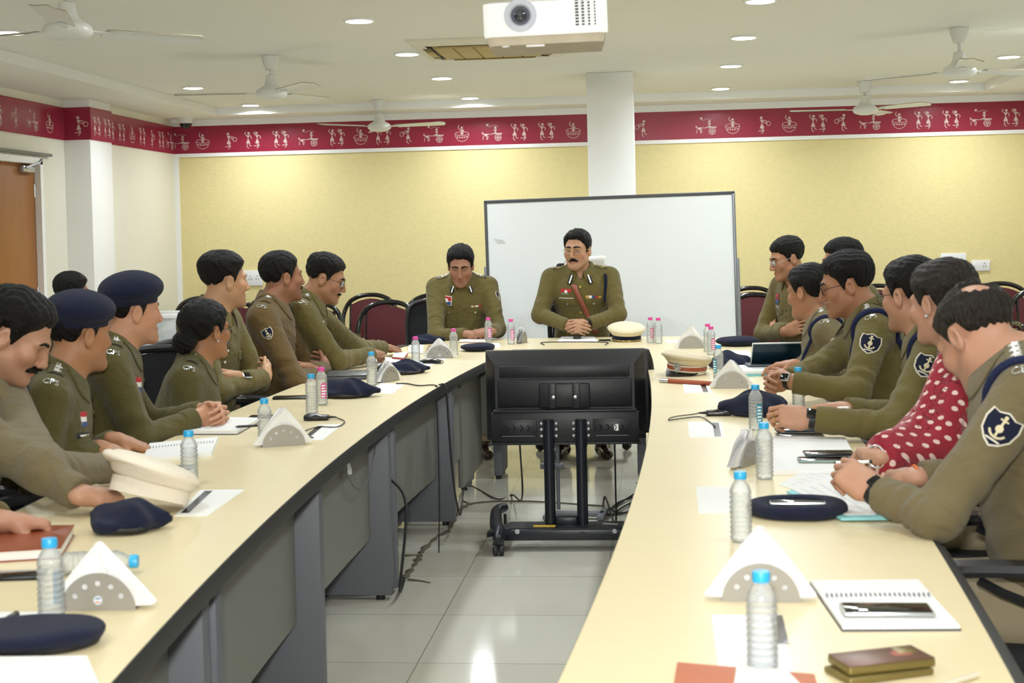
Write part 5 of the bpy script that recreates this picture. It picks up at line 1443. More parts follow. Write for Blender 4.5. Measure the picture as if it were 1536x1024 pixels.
# berets laid on the table
def cloth_hat(name, fn, lo, hi, loc, rz, label, cat, m=None, h=.0055, parts=(), rot=None):
    v, q = sdf_mesh(fn, lo, hi, h)
    v[:, 2] = np.maximum(v[:, 2], .0015)
    if parts:
        o = thing(name, label, cat, loc, rz, rot=rot); mesh_obj('crown', v, q, m or M_NAVY, o, sharp=180)
    else:
        o = mesh_obj(name, v, q, m or M_NAVY, None, sharp=180); o.location = loc; o.rotation_euler = rot or (0, 0, rz); tag(o, label, cat)
    return o
def flat_beret(px, py, rz, label, a=.125, b=.115, h_=.028, sag=.010, seed=0., peak=0.0):
    def fn(p):
        d = s_ell(p, (0, 0, h_ * .95), (a, b, h_))
        d = smin(d, s_ell(p, (.02, 0, h_ * .6), (a * .72, b * .72, h_ * .75)), .02)
        d = d + sag * np.exp(-((p[:, 0] + .02) ** 2 + p[:, 1] ** 2) / .0035) * (p[:, 2] > h_ * .8) + .0035 * nz3(p, 30, seed)
        if peak: d = smin(d, s_cap(p, (a * .5, 0, h_ * .9), (a * 1.1, .0, h_ * .6), h_ * .8, .008), .03)
        return smax(d, -p[:, 2], .004)
    o = cloth_hat('beret', fn, (-a * 1.4, -b * 1.3, -.01), (a * 1.5, b * 1.3, h_ * 3), at_z(px, py, TZ), rz, label, 'beret', parts=True)
    m = MB(); n = 40; m.tube([(a * .80 * math.cos(t) + .01, b * .80 * math.sin(t), .0065) for t in [2 * PI * i / n for i in range(n)]], .0055, 8, closed=True); m.build('leather_band', M_BLKL, o)
    return o
flat_beret(52, 968, .2, 'navy beret lying nearest the camera on the left table', .120, .085, .026, .008, 1.)
flat_beret(716, 526, .1, 'navy beret lying flat beside the head officer papers', .100, .10, .026, .010, 2.)
flat_beret(1106, 518, -.1, 'navy beret lying by the man with thin glasses at the far right corner', .125, .12, .030, .006, 3.)
def folded_beret(px, py, rz, label, L=.10, W=.075, H=.065, seed=0., lip=True, beak=1.0):
    def fn(p):
        x = p[:, 0]
        d = s_cap(p * np.array((1, .62, 1), np.float32), (-L * .62, 0, H * .42), (L * .15, 0, H * .52), H * .44, H * .48)
        d = smin(d, s_cap(p * np.array((1, .55, 1), np.float32), (L * .1, 0, H * .55), (L * 1.05, .01, H * .34), H * .42, H * .12 * beak), .03)
        d = smin(d, s_ell(p, (-.01, 0, H * .25), (L * .85, W, H * .30)), .03)
        d = d - .006 * np.exp(-(p[:, 1] / .012) ** 2) * (p[:, 2] > H * .5) + .0035 * nz3(p, 32, seed) + .003 * np.sin(p[:, 1] * 90 + x * 40 + seed)
        return smax(d, -p[:, 2], .004)
    o = cloth_hat('beret', fn, (-L * 1.5, -W * 1.7, -.01), (L * 1.6, W * 1.7, H * 1.8), at_z(px, py, TZ), rz, label, 'beret', parts=True)
    if lip:
        m = MB(); m.tube(bez([(-L * .7, -W * .5, .012), (-L * .2, -W * .95, .013), (L * .35, -W * .85, .012), (L * .62, -W * .45, .018)], 18), .0085, 8); m.build('leather_band', M_BLKL, o)
    return o
folded_beret(195, 795, .12, 'navy beret folded with a peaked top beside the white cap on the left', .088, .070, .070, 1.)
folded_beret(522, 595, -.15, 'navy beret folded into a beak beside a pink capped bottle', .125, .085, .075, 2.)
folded_beret(604, 560, .3, 'navy beret crumpled behind the edge-on napkin holder', .13, .09, .060, 3.)
folded_beret(1095, 552, 2.6, 'navy beret folded behind the brown banded cap', .12, .10, .075, 4.)
folded_beret(1133, 622, 3.0, 'big crumpled navy beret in front of the clasped hands on the right', .12, .095, .085, 5., True)
folded_beret(640, 515, .25, 'dark folded cap lying at the head table corner', .105, .07, .05, 6., False)
def ring_beret(px, py, rz, label):
    def fn(p):
        r = np.sqrt((p[:, 0] / 1.28) ** 2 + p[:, 1] ** 2)
        d = np.sqrt((r - .074) ** 2 + ((p[:, 2] - .018) * 1.0) ** 2) - .0185
        d = smin(d, s_ell(p, (0, 0, .012), (.10, .08, .012)), .01)
        d = d + .003 * nz3(p, 34, 2.)
        return smax(d, -p[:, 2], .004)
    return cloth_hat('beret', fn, (-.17, -.14, -.01), (.17, .14, .08), at_z(px, py, TZ), rz, label, 'beret')
ring_beret(1196, 772, -.05, 'upturned navy beret holding a phone on the right table')

# peaked caps
def peaked_cap(loc, rot, label, crown, band, badge=False, visor=True, R=.122, strap=None):
    o = thing('peaked_cap', label, 'peaked cap', loc, rot=rot)
    def fn(p):
        e = p.copy(); e[:, 2] -= .10 * p[:, 1] + .0
        d = s_ell(e, (0, .008, .078), (R, R * 1.08, .030))
        d = smin(d, s_ell(e, (0, .0, .052), (.092, .103, .030)), .03)
        d = d + .004 * np.exp(-(np.abs(np.sqrt(p[:, 0] ** 2 + p[:, 1] ** 2) - R * .96) / .006) ** 2) + .002 * nz3(p, 28)
        return smax(d, .040 - p[:, 2], .004)
    v, q = sdf_mesh(fn, (-.16, -.16, .0), (.16, .17, .14), .005); mesh_obj('crown', v, q, crown, o, sharp=180)
    m = MB(); n = 44
    for r_, (z0, z1) in ((1.0, (.006, .046)),):
        m.grid(lambda u, v_: (.090 * math.cos(2 * PI * u), .102 * math.sin(2 * PI * u), z0 + (z1 - z0) * v_), n, 3, 0, True)
        m.grid(lambda u, v_: (.087 * math.cos(-2 * PI * u), .099 * math.sin(-2 * PI * u), z0 + (z1 - z0) * v_), n, 3, 0, True)
    m.build('band', band, o, 180)
    if strap: MB().tube([(.092 * math.cos(t), .104 * math.sin(t), .013) for t in [2 * PI * i / n for i in range(n)]], .0035, 6, closed=True).build('strap', strap, o)
    if visor:
        m = MB()
        def vz(u, v_):
            a = PI * (.14 + .72 * u); k = 1 + v_ * (.52 * math.sin(PI * u) ** .8)
            return (.089 * math.cos(a) * (1 + .04 * v_), .101 * math.sin(a) * k, .016 - .030 * v_ * math.sin(PI * u))
        m.grid(vz, 20, 5); nb = len(m.v); m.add([(x, y, z - .003) for x, y, z in m.v], [tuple(reversed(f)) for f in m.f]); m.build('visor', M_BLKL, o)
    if badge:
        m = MB(); m.lathe([(.0001, .006), (.012, .004), (.014, 0)], 14, (0, .106, .036), Rx(-PI / 2)); 
        for k in range(8): m.box((.016 * math.cos(k * PI / 4), .106, .036 + .018 * math.sin(k * PI / 4)), (.010, .003, .010), .001, Ry(-k * PI / 4))
        m.build('badge', M_SILV, o)
    return o
M_CREAM = mat('cream_cap_cloth', 'ddd2b4', .85, bump=.25, bscale=260); M_CREAM2 = mat('ivory_cap_cloth', 'e3d9c6', .85, bump=.25, bscale=260)
c = at_z(940, 511); peaked_cap((c.x, c.y, TZ), (math.radians(4), 0, math.radians(12)), 'cream peaked cap with a navy band beside the senior officer', M_CREAM, M_NAVY, strap=M_GOLD)
c = at_z(1030, 561); peaked_cap((c.x, c.y, TZ + .006), (math.radians(0), math.radians(-6), math.radians(152)), 'cream peaked cap with a red brown band and silver badge', mat('khaki_cap_cloth', 'cfc2a6', .85, bump=.25, bscale=260), M_CREAM2, True, strap=None)
o_ = [o for o in S.objects if o.name.startswith('peaked_cap')][-1]
m = MB(); m.grid(lambda u, v_: (.0925 * math.cos(2 * PI * u), .1045 * math.sin(2 * PI * u), .022 + .018 * v_), 44, 2, 0, True); m.build('strap', mat('russet_leather', '9c4b2e', .4), o_, 180)
c = at_z(222, 766); peaked_cap((c.x, c.y, TZ + .030), (math.radians(14), math.radians(12), math.radians(100)), 'cream peaked cap tipped on its side by the writing man on the left', M_CREAM2, M_CREAM2, False, False)

# papers, pads and notebooks
def slab(name, corners, t, m, parent=None, z0=0.0, bow=0.0):
    C = [Vector(c) for c in corners]; mb = MB(); n = 8
    def g(u, v): return C[0].lerp(C[1], u).lerp(C[3].lerp(C[2], u), v) + Vector((0, 0, z0 + t + bow * math.sin(PI * u) * math.sin(PI * v)))
    mb.grid(g, n, n); top = list(mb.v)
    mb.add([(x, y, C[0].z + z0) for x, y, z in top], [tuple(reversed(f)) for f in mb.f]); N_ = n * n
    ring = [i for i in range(n)] + [n * k + n - 1 for k in range(1, n)] + [N_ - 1 - i for i in range(1, n)] + [N_ - n - n * k for k in range(1, n - 1)]
    for a, b in zip(ring, ring[1:] + ring[:1]): mb.f.append((a, a + N_, b + N_, b)); mb.m.append(0)
    return mb.build(name, m, parent, 30)
def quad(*px): return [at_z(x, y, TZ) for x, y in px]
def local(corners):
    C = [Vector(c) for c in corners]; c0 = (C[0] + C[1] + C[2] + C[3]) / 4; c0.z = TZ
    return c0, [c - c0 for c in C]
def sheet(label, px, t=.0012, m=None, name='paper_sheet', cat='paper', z0=0.0, lines=0, group=None, strip=None, sm=None):
    c0, C = local(quad(*px)); o = thing(name, label, cat, (c0.x, c0.y, TZ + z0), group=group)
    slab('sheet', C, t, m or M_PAPER, o)
    if lines:
        mb = MB()
        for i in range(lines):
            v = .12 + .76 * i / max(lines - 1, 1); a = C[0].lerp(C[3], v); b = C[1].lerp(C[2], v); p, q = a.lerp(b, .1), a.lerp(b, .55 + .35 * ((i * 7) % 5) / 5); w_ = (C[3] - C[0]) * (.25 / lines * .5)
            mb.add([p + Vector((0, 0, t + .0004)), q + Vector((0, 0, t + .0004)), q + w_ + Vector((0, 0, t + .0004)), p + w_ + Vector((0, 0, t + .0004))], [(0, 1, 2, 3)])
        mb.build('print_lines', M_INK, o)
    if strip:
        a, b = strip; mb = MB()
        P, Q = C[0].lerp(C[1], a[0]).lerp(C[3].lerp(C[2], a[0]), a[1]), C[0].lerp(C[1], b[0]).lerp(C[3].lerp(C[2], b[0]), b[1])
        d = (Q - P).normalized(); nn = Vector((-d.y, d.x, 0)) * .011; up = Vector((0, 0, t + .0005)); mb.add([P + nn + up, P - nn + up, Q - nn + up, Q + nn + up], [(0, 1, 2, 3)]); mb.build('black_stripe', sm or M_BLK, o)
    return o
G = 'small white cards with a black stripe on the table'
sheet('white card by the cream cap tipped on its side, left table', [(262, 774), (311, 774), (368, 734), (300, 735)], .001, group=G, strip=((.22, .1), (.22, .95)))
sheet('white card with black stripe by the napkin holder on the left table', [(452, 660), (484, 660), (515, 636), (478, 637)], .001, group=G, strip=((.1, .1), (.15, .9)))
sheet('blank white card left of the edge-on napkin holder, left table', [(550, 588), (588, 591), (606, 577), (572, 574)], .001, group=G)
sheet('white card under the napkin holder near the television', [(600, 552), (640, 551), (672, 538), (636, 537)], .001, group=G, strip=((.1, .1), (.15, .9)))
sheet('white card under the microphone of the senior officer', [(836, 512), (896, 512), (892, 505), (842, 505)], .001, group=G)
sheet('white card with black stripe before the baton on the right table', [(1027, 589), (1068, 589), (1062, 575), (1024, 575)], .001, group=G, strip=((.78, .05), (.78, .95)))
sheet('white card with black stripe under the microphone cable on the right', [(1034, 656), (1088, 656), (1083, 633), (1032, 633)], .001, group=G, strip=((.80, .05), (.80, .95)))
sheet('white card left of the bottle by the upturned beret', [(1048, 770), (1100, 770), (1097, 730), (1044, 730)], .001, group=G)
sheet('white card nearest the camera behind a bottle on the right table', [(1078, 1006), (1190, 1008), (1170, 922), (1067, 922)], .001, group=G, strip=((.94, .45), (.94, .98)))
sheet('white card with a black pen under the near bottle on the left table', [(-40, 945), (98, 938), (88, 918), (-30, 918)], .001, group=G)
sheet('upright white tent card by the head table corner', [(612, 530), (635, 532), (635, 520), (614, 520)], .012)
sheet('thin white paper slip on the far right table edge', [(1000, 514), (1022, 514), (1018, 510), (998, 510)], .001)
sheet('loose white papers beside the officer left of the whiteboard', [(690, 525), (752, 522), (748, 515), (694, 516)], .004)
# paper stacks at the right
sheet('stack of white papers under two phones on the right table', [(1160, 712), (1292, 710), (1268, 661), (1160, 659)], .012, name='paper_stack', cat='paper stack', lines=0)
sheet('loose white printed papers fanned under the balding man hands', [(1168, 728), (1300, 765), (1340, 735), (1215, 702)], .003, name='paper_stack', cat='paper stack', z0=.0, lines=6)
sheet('cyan edged file of papers sticking out beside the upturned beret', [(1180, 742), (1262, 783), (1352, 782), (1262, 722)], .006, M_PAPERC, 'paper_file', 'file', z0=.004)
sheet('white top sheet lying on the cyan edged file', [(1183, 738), (1268, 779), (1345, 778), (1258, 720)], .002, None, 'paper_sheet', 'paper', z0=.0105, lines=5)
def notebook(label, px, t, cover, spiral=None, page=True, cat='notebook', z0=0.0):
    c0, C = local(quad(*px)); o = thing('notebook', label, cat, (c0.x, c0.y, TZ + z0))
    slab('cover', C, .003, cover, o)
    mid = sum(C, Vector()) / 4
    if page: slab('pages', [mid + (c - mid) * .985 for c in C], t, M_PAPER, o, .003, .002)
    if spiral is not None:
        a = C[0].lerp(C[3], spiral); b = C[1].lerp(C[2], spiral); sp = MB(); n = 22
        d = (C[3] - C[0]).normalized()
        for i in range(n):
            p = a.lerp(b, .05 + .9 * i / (n - 1)) + Vector((0, 0, .003 + t)); sp.tube([p - d * .006 + Vector((0, 0, -.001)), p - d * .004 + Vector((0, 0, .006)), p + d * .004 + Vector((0, 0, .006)), p + d * .007 + Vector((0, 0, -.001))], .0013, 5)
        sp.build('spiral_binding', mat('grey_wire_binding', '8a8c98', .4, metal=.4), o)
    return o
M_COVB = mat('dark_blue_cover', '2a2f45', .5); M_COVR = mat('brown_leatherette', '8a4126', .3, bump=.1, bscale=160, coat=.2); M_COVO = mat('rust_folder', 'b5653f', .5); M_COVT = mat('tan_folder', '9a8a58', .6)
notebook('open spiral notebook nearest the camera on the right table', [(1263, 947), (1442, 946), (1378, 875), (1214, 876)], .006, M_COVB, .60)
notebook('open spiral notebook before the man with a beret on the left', [(213, 693), (318, 684), (328, 659), (224, 669)], .008, mat('white_card_cover', 'dcdcd8', .6), .62)
notebook('thick white pad under the clasped hands on the left', [(266, 652), (356, 652), (392, 632), (306, 630)], .012, M_COVB)
c0, C = local(quad((-40, 846), (92, 838), (112, 803), (-30, 806))); o = thing('notebook', 'closed brown leather notebook at the left picture edge', 'notebook', c0)
slab('back_cover', C, .003, M_COVR, o); mid = sum(C, Vector()) / 4; slab('pages', [mid + (c - mid) * .97 for c in C], .020, M_PAPER, o, .003); slab('front_cover', C, .003, M_COVR, o, .023)
notebook('bundle of printed sheets with coloured tabs at the bottom left', [(-60, 1040), (152, 1040), (132, 994), (-50, 996)], .010, mat('pinkish_cover', 'c98a84', .6))
c0, C = local(quad((1010, 1036), (1228, 1040), (1222, 1016), (1016, 998))); o = thing('folder', 'rust coloured folder at the bottom edge of the right table', 'folder', c0); slab('cover', C, .006, M_COVO, o); slab('paper', [C[0].lerp(C[1], .42), C[0].lerp(C[1], .9), C[3].lerp(C[2], .80), C[3].lerp(C[2], .44)], .003, M_PAPER, o, .006)
notebook('brown file on the table before the officer left of the whiteboard', [(688, 514), (729, 514), (724, 507), (692, 507)], .008, M_COVR)
notebook('open tan folder under the papers of the writing man in glasses', [(552, 552), (588, 556), (620, 536), (588, 533)], .006, M_COVT, page=False)
sheet('white papers stacked on the tan folder by the writing man', [(555, 548), (592, 552), (604, 541), (572, 536)], .004, z0=.0035, lines=4)
sheet('bluish printed papers under the edge-on napkin holder', [(588, 560), (626, 552), (640, 541), (606, 545)], .005, mat('bluish_paper', 'c3c8dd', .7), lines=3)
c0, C = local(quad((588, 540), (606, 542), (612, 533), (594, 531))); o = thing('booklet', 'small red booklet leaning by the hand of the writing man', 'booklet', c0); slab('cover', C, .018, mat('red_booklet', 'a63a26', .4), o); slab('pages', [(c * .96) for c in C], .002, M_PAPER, o, .018)
c0, C = local(quad((636, 532), (672, 532), (668, 522), (640, 522))); o = thing('notebook', 'brown patterned notebook under the far napkin holder', 'notebook', (c0.x, c0.y + .06, TZ)); slab('cover', C, .014, mat('ochre_cover', '8d6b37', .5, var=.3, vscale=60), o)
# files, tablet and baton on the right
for k, (lb, mm) in enumerate((('bottom grey file in the pile behind the brown banded cap', 'a6a692'), ('middle grey file in the pile behind the brown banded cap', '8e9084'), ('top white file in the pile behind the brown banded cap', 'd6d8d2'))):
    c0, C = local(quad((1082, 548), (1128, 548), (1122, 537), (1084, 537))); o = thing('file', lb, 'file', (c0.x + .006 * k, c0.y + .10, TZ + .011 * k)); slab('cover', C, .010, mat('file_' + mm, mm, .6), o)
for k, (lb, mm) in enumerate((('cyan file at the bottom of the pile before the woman in the right row', '7fc3cb'), ('white file resting on the cyan file in the right row', 'dfe4e2'))):
    c0, C = local(quad((1108, 565), (1188, 563), (1182, 549), (1112, 550))); o = thing('file', lb, 'file', (c0.x - .008 * k, c0.y, TZ + .013 * k)); slab('cover', C, .012, mat('file_' + mm, mm, .6), o)
o = thing('tablet', 'dark tablet propped open before the woman in the right row', 'tablet', (at_z(1157, 556).x, at_z(1157, 556).y, TZ + .028), rot=(0, 0, math.radians(4)))
m = MB(); m.box((0, 0, .004), (.24, .13, .008), .003); m.build('keyboard_case', mat('slate_case', '4d5358', .5), o)
m = MB(); R_ = Rx(math.radians(38)); m.box(R_ @ Vector((.01, .0, .075)) + Vector((.02, .01, .0)), (.26, .007, .14), .003, R_); sc = m.build('screen_case', mat('white_bezel', 'cfd3cf', .4), o)
m = MB(); m.box(R_ @ Vector((.01, -.0042, .075)) + Vector((.02, .01, .0)), (.25, .001, .13), .0002, R_); m.build('display', mat('deep_teal_display', '0e2733', .2), sc)
o = thing('baton', 'red brown swagger stick with a silver tip beside the banded cap', 'baton', (0, 0, 0))
a, b = at_z(990, 570, TZ + .0105), at_z(1096, 577, TZ + .0105); t_ = a.lerp(b, .13)
MB().tube([t_, b], .0105, 12).build('shaft', mat('russet_leather', '9c4b2e', .4), o); MB().tube([a, t_], .0100, 12).build('ferrule', M_SILV, o)

# phones
def phone(px, py, rz, label, w_=.072, l_=.150, z0=0.0, body=None, t=.008, face=True, tilt=None, grp=None):
    c = at_z(px, py, TZ); o = thing('phone', label, 'phone', (c.x, c.y, TZ + z0), rz, rot=(tilt[0], tilt[1], rz) if tilt else None)
    MB().box((0, 0, t / 2), (l_, w_, t), .004, seg=3).build('body', body or M_BLK, o)
    if face: MB().box((0, 0, t + .0002), (l_ - .008, w_ - .008, .0006), .0002).build('screen', M_SCR, o)
    else:
        m = MB(); m.box((l_ * .32, w_ * .18, t + .001), (.032, .032, .003), .002); m.build('camera_bump', body or M_BLK, o)
    return o
phone(8, 866, .15, 'black phone by the near bottle at the left picture edge', .07, .16)
phone(250, 704, .1, 'dark phone beside the bottle near the white cap', .075, .16, body=mat('slate_phone_case', '3e464d', .4))
phone(436, 598, .12, 'black phone left of the pair of capped bottles', .06, .15, t=.012)
phone(405, 626, .12, 'black phone behind the middle napkin holder on the left', .07, .16)
phone(1330, 926, .0, 'silver edged phone lying on the open spiral notebook', .072, .158, .0100, body=M_SILV)
phone(1196, 768, -.05, 'phone lying inside the upturned navy beret', .066, .135, .022, body=M_SILV)
phone(1200, 655, -.02, 'lower phone of the pair beside the ringed hand', .072, .155, body=mat('olive_phone_case', '5a5640', .5))
phone(1198, 650, .06, 'upper black phone of the pair beside the ringed hand', .072, .155, .0085, body=mat('blue_black_case', '1d2733', .4))
phone(1236, 698, -.03, 'lower green edged phone on the paper stack at the right', .072, .150, .0125, body=mat('sage_phone_case', '7f9187', .4))
phone(1243, 692, .02, 'upper black phone on the paper stack at the right', .068, .145, .0210)
M_BRN = mat('bronze_phone_back', '6a4838', .35, metal=.3); M_OLV = mat('gold_phone_edge', '7f7140', .35, metal=.5)
o = phone(1318, 1010, .42, 'lower bronze phone of the stack at the bottom of the right table', .078, .150, body=M_OLV, t=.011, face=False)
o = phone(1322, 1008, .36, 'upper bronze phone with a reddish mark, bottom of the right table', .074, .148, .0115, body=M_OLV, t=.014, face=False)
MB().box((0, 0, .0143), (.146, .072, .0012), .0005).build('back_panel', M_BRN, o)
m = MB(); m.box((.035, .0, .0152), (.030, .020, .0006)); m.box((.035, .012, .0154), (.020, .004, .0006)); m.build('back_mark', mat('red_brown_mark', 'a3584a', .5), o)
phone(907, 511, 0, 'black phone lying beside the cap of the senior officer', .06, .075)
o = thing('laptop', 'closed grey laptop in front of the man in browner khaki', 'laptop', at_z(522, 566, TZ), math.radians(8))
MB().box((0, 0, .009), (.20, .26, .018), .005).build('base', mat('graphite_laptop', '44464b', .35), o); MB().box((0, 0, .0215), (.20, .26, .006), .003).build('lid', mat('graphite_laptop', '44464b', .35), o)

# table microphones with their cables
def mic(px, py, rz, label, loop):
    c = at_z(px, py, TZ); o = thing('table_microphone', label, 'microphone', c, rz, 'black table microphones')
    def fn(p):
        d = s_box(p, (0, 0, .010), np.eye(3), (.048, .024, .010), .008); return smin(d, s_ell(p, (-.015, 0, .014), (.030, .020, .012)), .012)
    v, q = sdf_mesh(fn, (-.07, -.04, -.004), (.07, .04, .04), .0035); mesh_obj('housing', v, q, M_BLK, o, sharp=180)
    MB().tube([(.046, 0, .011), (.075, 0, .010)], [.006, .003], 8).build('strain_relief', M_FOOT, o)
    m = MB(); m.box((.01, 0, .0205), (.018, .014, .002), .0008); m.build('switch', mat('grey_button', '3a3c40', .4), o)
    if loop:
        A = Rz(rz); P_ = [c + A @ Vector((.072, 0, .010))] + [at_z(x, y, TZ + .004) for x, y in loop]
        Mi = Matrix.Translation(c) @ A.to_4x4(); Mi.invert()
        MB().tube([Mi @ p for p in bez(P_, 40)], .0022, 6).build('cord', M_CABLE, o)
mic(475, 630, .10, 'table microphone with a looped cord beside a napkin holder on the left', [(505, 626), (517, 632), (505, 640), (478, 640), (458, 646), (455, 653), (470, 656)])
mic(1078, 623, 3.14, 'table microphone with a looped cord on the right table', [(1040, 621), (1010, 625), (1003, 630), (1018, 628), (1050, 625), (1065, 633), (1073, 640)])
mic(1096, 578 + 3, 3.1, 'table microphone in front of the napkin holder by the baton', [(1072, 579), (1065, 578)])
mic(866, 508, 1.57, 'table microphone standing on the card of the senior officer', [])
mic(648, 545, 2.8, 'table microphone by the napkin holder near the television', [(660, 545), (664, 541), (650, 537)])
cable('table_cable', [tuple(at_z(x, y, TZ + .004)) for x, y in ((594, 575), (610, 575), (628, 578), (648, 577), (656, 579))] + [(-1.018, 6.38, .74), (-1.010, 6.36, .6), (-1.0, 6.3, .3), (-1.0, 6.25, .02)], .003, 'thin black cable running over the left table edge and down', n=60)
cable('clipboard_edge', [tuple(at_z(x, y, TZ + .004)) for x, y in ((816, 517), (818, 513), (905, 513), (908, 517))], .003, 'thin black clipboard edge lying in front of the senior officer card')  # thin rectangular edge of a clipboard, drawn as a tube

# pens
def pen(p0, p1, label, m, r=.0045, tip=None):
    a, b = Vector(p0), Vector(p1); o = thing('pen', label, 'pen', a); d = b - a
    MB().tube([d * .08, d], r, 10).build('barrel', m, o); MB().tube([(0, 0, 0), d * .08], [.001, r], 10).build('tip', tip or M_SILV, o); 
    MB().tube([d * .97, d * 1.03], r * 1.08, 10).build('end_cap', tip or m, o)
M_PENB = mat('blue_violet_pen', '3c3aa0', .3)
pen(at_z(188, 716, TZ + .03), at_z(167, 684, TZ + .11), 'blue pen in the hand of the writing man at the left edge', M_PENB, tip=mat('light_blue_pen', '4a9ad0', .3))
pen(at_z(1222, 612, TZ + .045), at_z(1272, 611, TZ + .062), 'white pen in the hand of the man with thick framed glasses', M_WHITEP)
pen(at_z(1250, 694, TZ + .035), at_z(1306, 692, TZ + .045), 'white pen held by the balding man', M_WHITEP, tip=M_FOOT)
pen(at_z(592, 527, TZ + .02), at_z(568, 511, TZ + .075), 'silver pen of the man writing in black glasses', M_SILV)
pen(at_z(1400, 1032, TZ + .006), at_z(1464, 1012, TZ + .006), 'clear pen lying at the bottom right of the table', mat('pearly_pen', 'cfc9b4', .25))
pen(at_z(-8, 940, TZ + .008), at_z(24, 921, TZ + .008), 'black pen on the white card at the left edge', M_BLK, .006)
pen(at_z(352, 640, TZ + .022), at_z(388, 638, TZ + .022), 'dark pen lying on the thick white pad', M_BLK)
# ------------------------------------------------------------------ the people, from the near left round the table
def V(v): return np.array((v.x, v.y, v.z))
def HY(px, py, Y): return V(at_y(px, py, Y))
def TB(px, py, z=.79): return V(at_z(px, py, z))
SEATS = []
def man(label, px, py, Y, yaw, pitch=0, roll=0, cyaw=0, hb=.10, near=False, up=0.0, **k):
    P = Person(label, HY(px, py, Y), yaw, pitch, roll, cyaw=cyaw, h=(.0038 if near else .0048) * Q, **k)
    if hb != .10 or up:
        P.N = P.N + np.array((0, 0, up))
        cf = np.array((math.cos(math.radians(cyaw)), math.sin(math.radians(cyaw)), 0))
        hip = np.array((P.N[0], P.N[1], .55)) - cf * hb
        P.hip = hip; P.u = nrm(P.N - hip); P.f = nrm(cf - P.u * (cf @ P.u)); P.r = np.cross(P.f, P.u)
        P.Sh = {kk: P.N + P.r * sg * .170 * P.wide - P.u * .058 - P.f * .008 for kk, sg in (('R', 1), ('L', -1))}
        P.root.location = (float(hip[0]), float(hip[1]), 0); P.base = np.array((hip[0], hip[1], 0), np.float32)
    SEATS.append((P, cyaw))
    return P
def clasp(P, c, out=None, spread=.05, drop=0.0):
    """hands folded together round c"""
    f = P.f if out is None else nrm(out); r = np.cross(f, np.array((0, 0, 1.)))
    P.set_arm('R', c + r * spread - f * .055, -r * .62 + f * .78, -r * .8 - P.u * .25, 'clasp')
    P.set_arm('L', c - r * spread - f * .055 + np.array((0, 0, .009)), r * .62 + f * .78, r * .8 - P.u * .25, 'clasp')
UP = np.array((0, 0, 1.)); XP = np.array((1., 0, 0)); YP = np.array((0, 1., 0))
SHORT = dict(top=.020, side=.006, back=.008)

# hand of a man outside the picture
P = man('person mostly beyond the left picture edge, only a fist on the brown notebook in view', -330, 560, 3.25, 20, 10, cyaw=10, skin='a8785c', hb=.12)
w = TB(6, 782, .80); P.set_arm('L', w, TB(75, 785, .785) - w, -UP + .3 * XP, 'fist')
P.set_arm('R', w + np.array((-.12, -.30, .0)), XP, -UP, 'relaxed')
P.build(hair=SHORT)

P = man('bareheaded man with a moustache bent over his writing, at the left picture edge', 22, 508, 3.9, 10, 33, cyaw=2, hb=.20, near=True, shirt=2, skin='ab7d60', fat=1.15)
wl = TB(168, 702, .80); P.set_arm('L', wl, TB(258, 716, .77) - wl, -UP, 'loose', elbow=TB(60, 705, .86) + YP * .02)
wr = TB(128, 744, .80); P.set_arm('R', wr, TB(205, 742, .78) - wr, -UP + YP * .4, 'write')
P.lids = .75
P.build(hair=dict(top=.026, side=.011, back=.014, line=.078, quiff=.002, burn=-.012), moustache=(.034, .010))
P.kit(); P.arm_loop('L', r=.008); P.epaulette('L', 3)
pen_dir = TB(178, 690, .85) - TB(184, 708, .80)

P = man('man in a navy beret at the left looking away, shoulder title on his sleeve', 119, 505, 4.42, 56, 4, cyaw=18, near=True, shirt=3, skin='a06e48', hb=.12)
wr = TB(150, 672, .79); P.set_arm('R', wr, TB(205, 688, .765) - wr, -UP, 'relaxed')
wl = TB(176, 660, .79); P.set_arm('L', wl, TB(205, 668, .77) - wl, -UP, 'flat')
P.build(hair=SHORT, beret=(.010, .08, .05, .97)); P.kit(); P.epaulette('R', 3, star_r=.013); P.epaulette('L', 3)
P.chest('name_plate', [(rect(.075, .018), .004, 0), (rect(.05, .006), .005, 1)], .088, -.165, [M_BLKP, M_WHT])
P.chest('badge', [(rect(.03, .045), .003, 0), (rect(.03, .015, 0, .015), .004, 1), (rect(.03, .015, 0, -.015), .004, 2)], .088, -.115, [M_WHT, M_RED, M_BLU])

P = man('man in the taller navy beret with clasped hands on a white pad', 198, 470, 5.0, 44, 2, cyaw=22, near=True, shirt=3, skin='bb8664', hb=.12)
clasp(P, TB(325, 622, .80), out=(.95, .1, 0))
P.build(hair=SHORT, beret=(.006, .05, .10, 1.0)); P.kit(); P.epaulette('R', 2)
P.chest('name_plate', [(rect(.075, .020), .004, 0), (rect(.05, .007), .005, 1)], .088, -.165, [M_BLKP, M_WHT])
P.chest('badge', [(rect(.045, .05), .003, 0), (rect(.045, .017, 0, .017), .004, 1), (rect(.045, .017, 0, -.017), .004, 2)], .088, -.112, [M_WHT, M_RED, M_BLU])
P.chest('medal_ribbon', [(rect(.06, .012), .003, 0), (rect(.02, .012), .004, 1)], -.088, -.15, [M_WHT, M_RED])

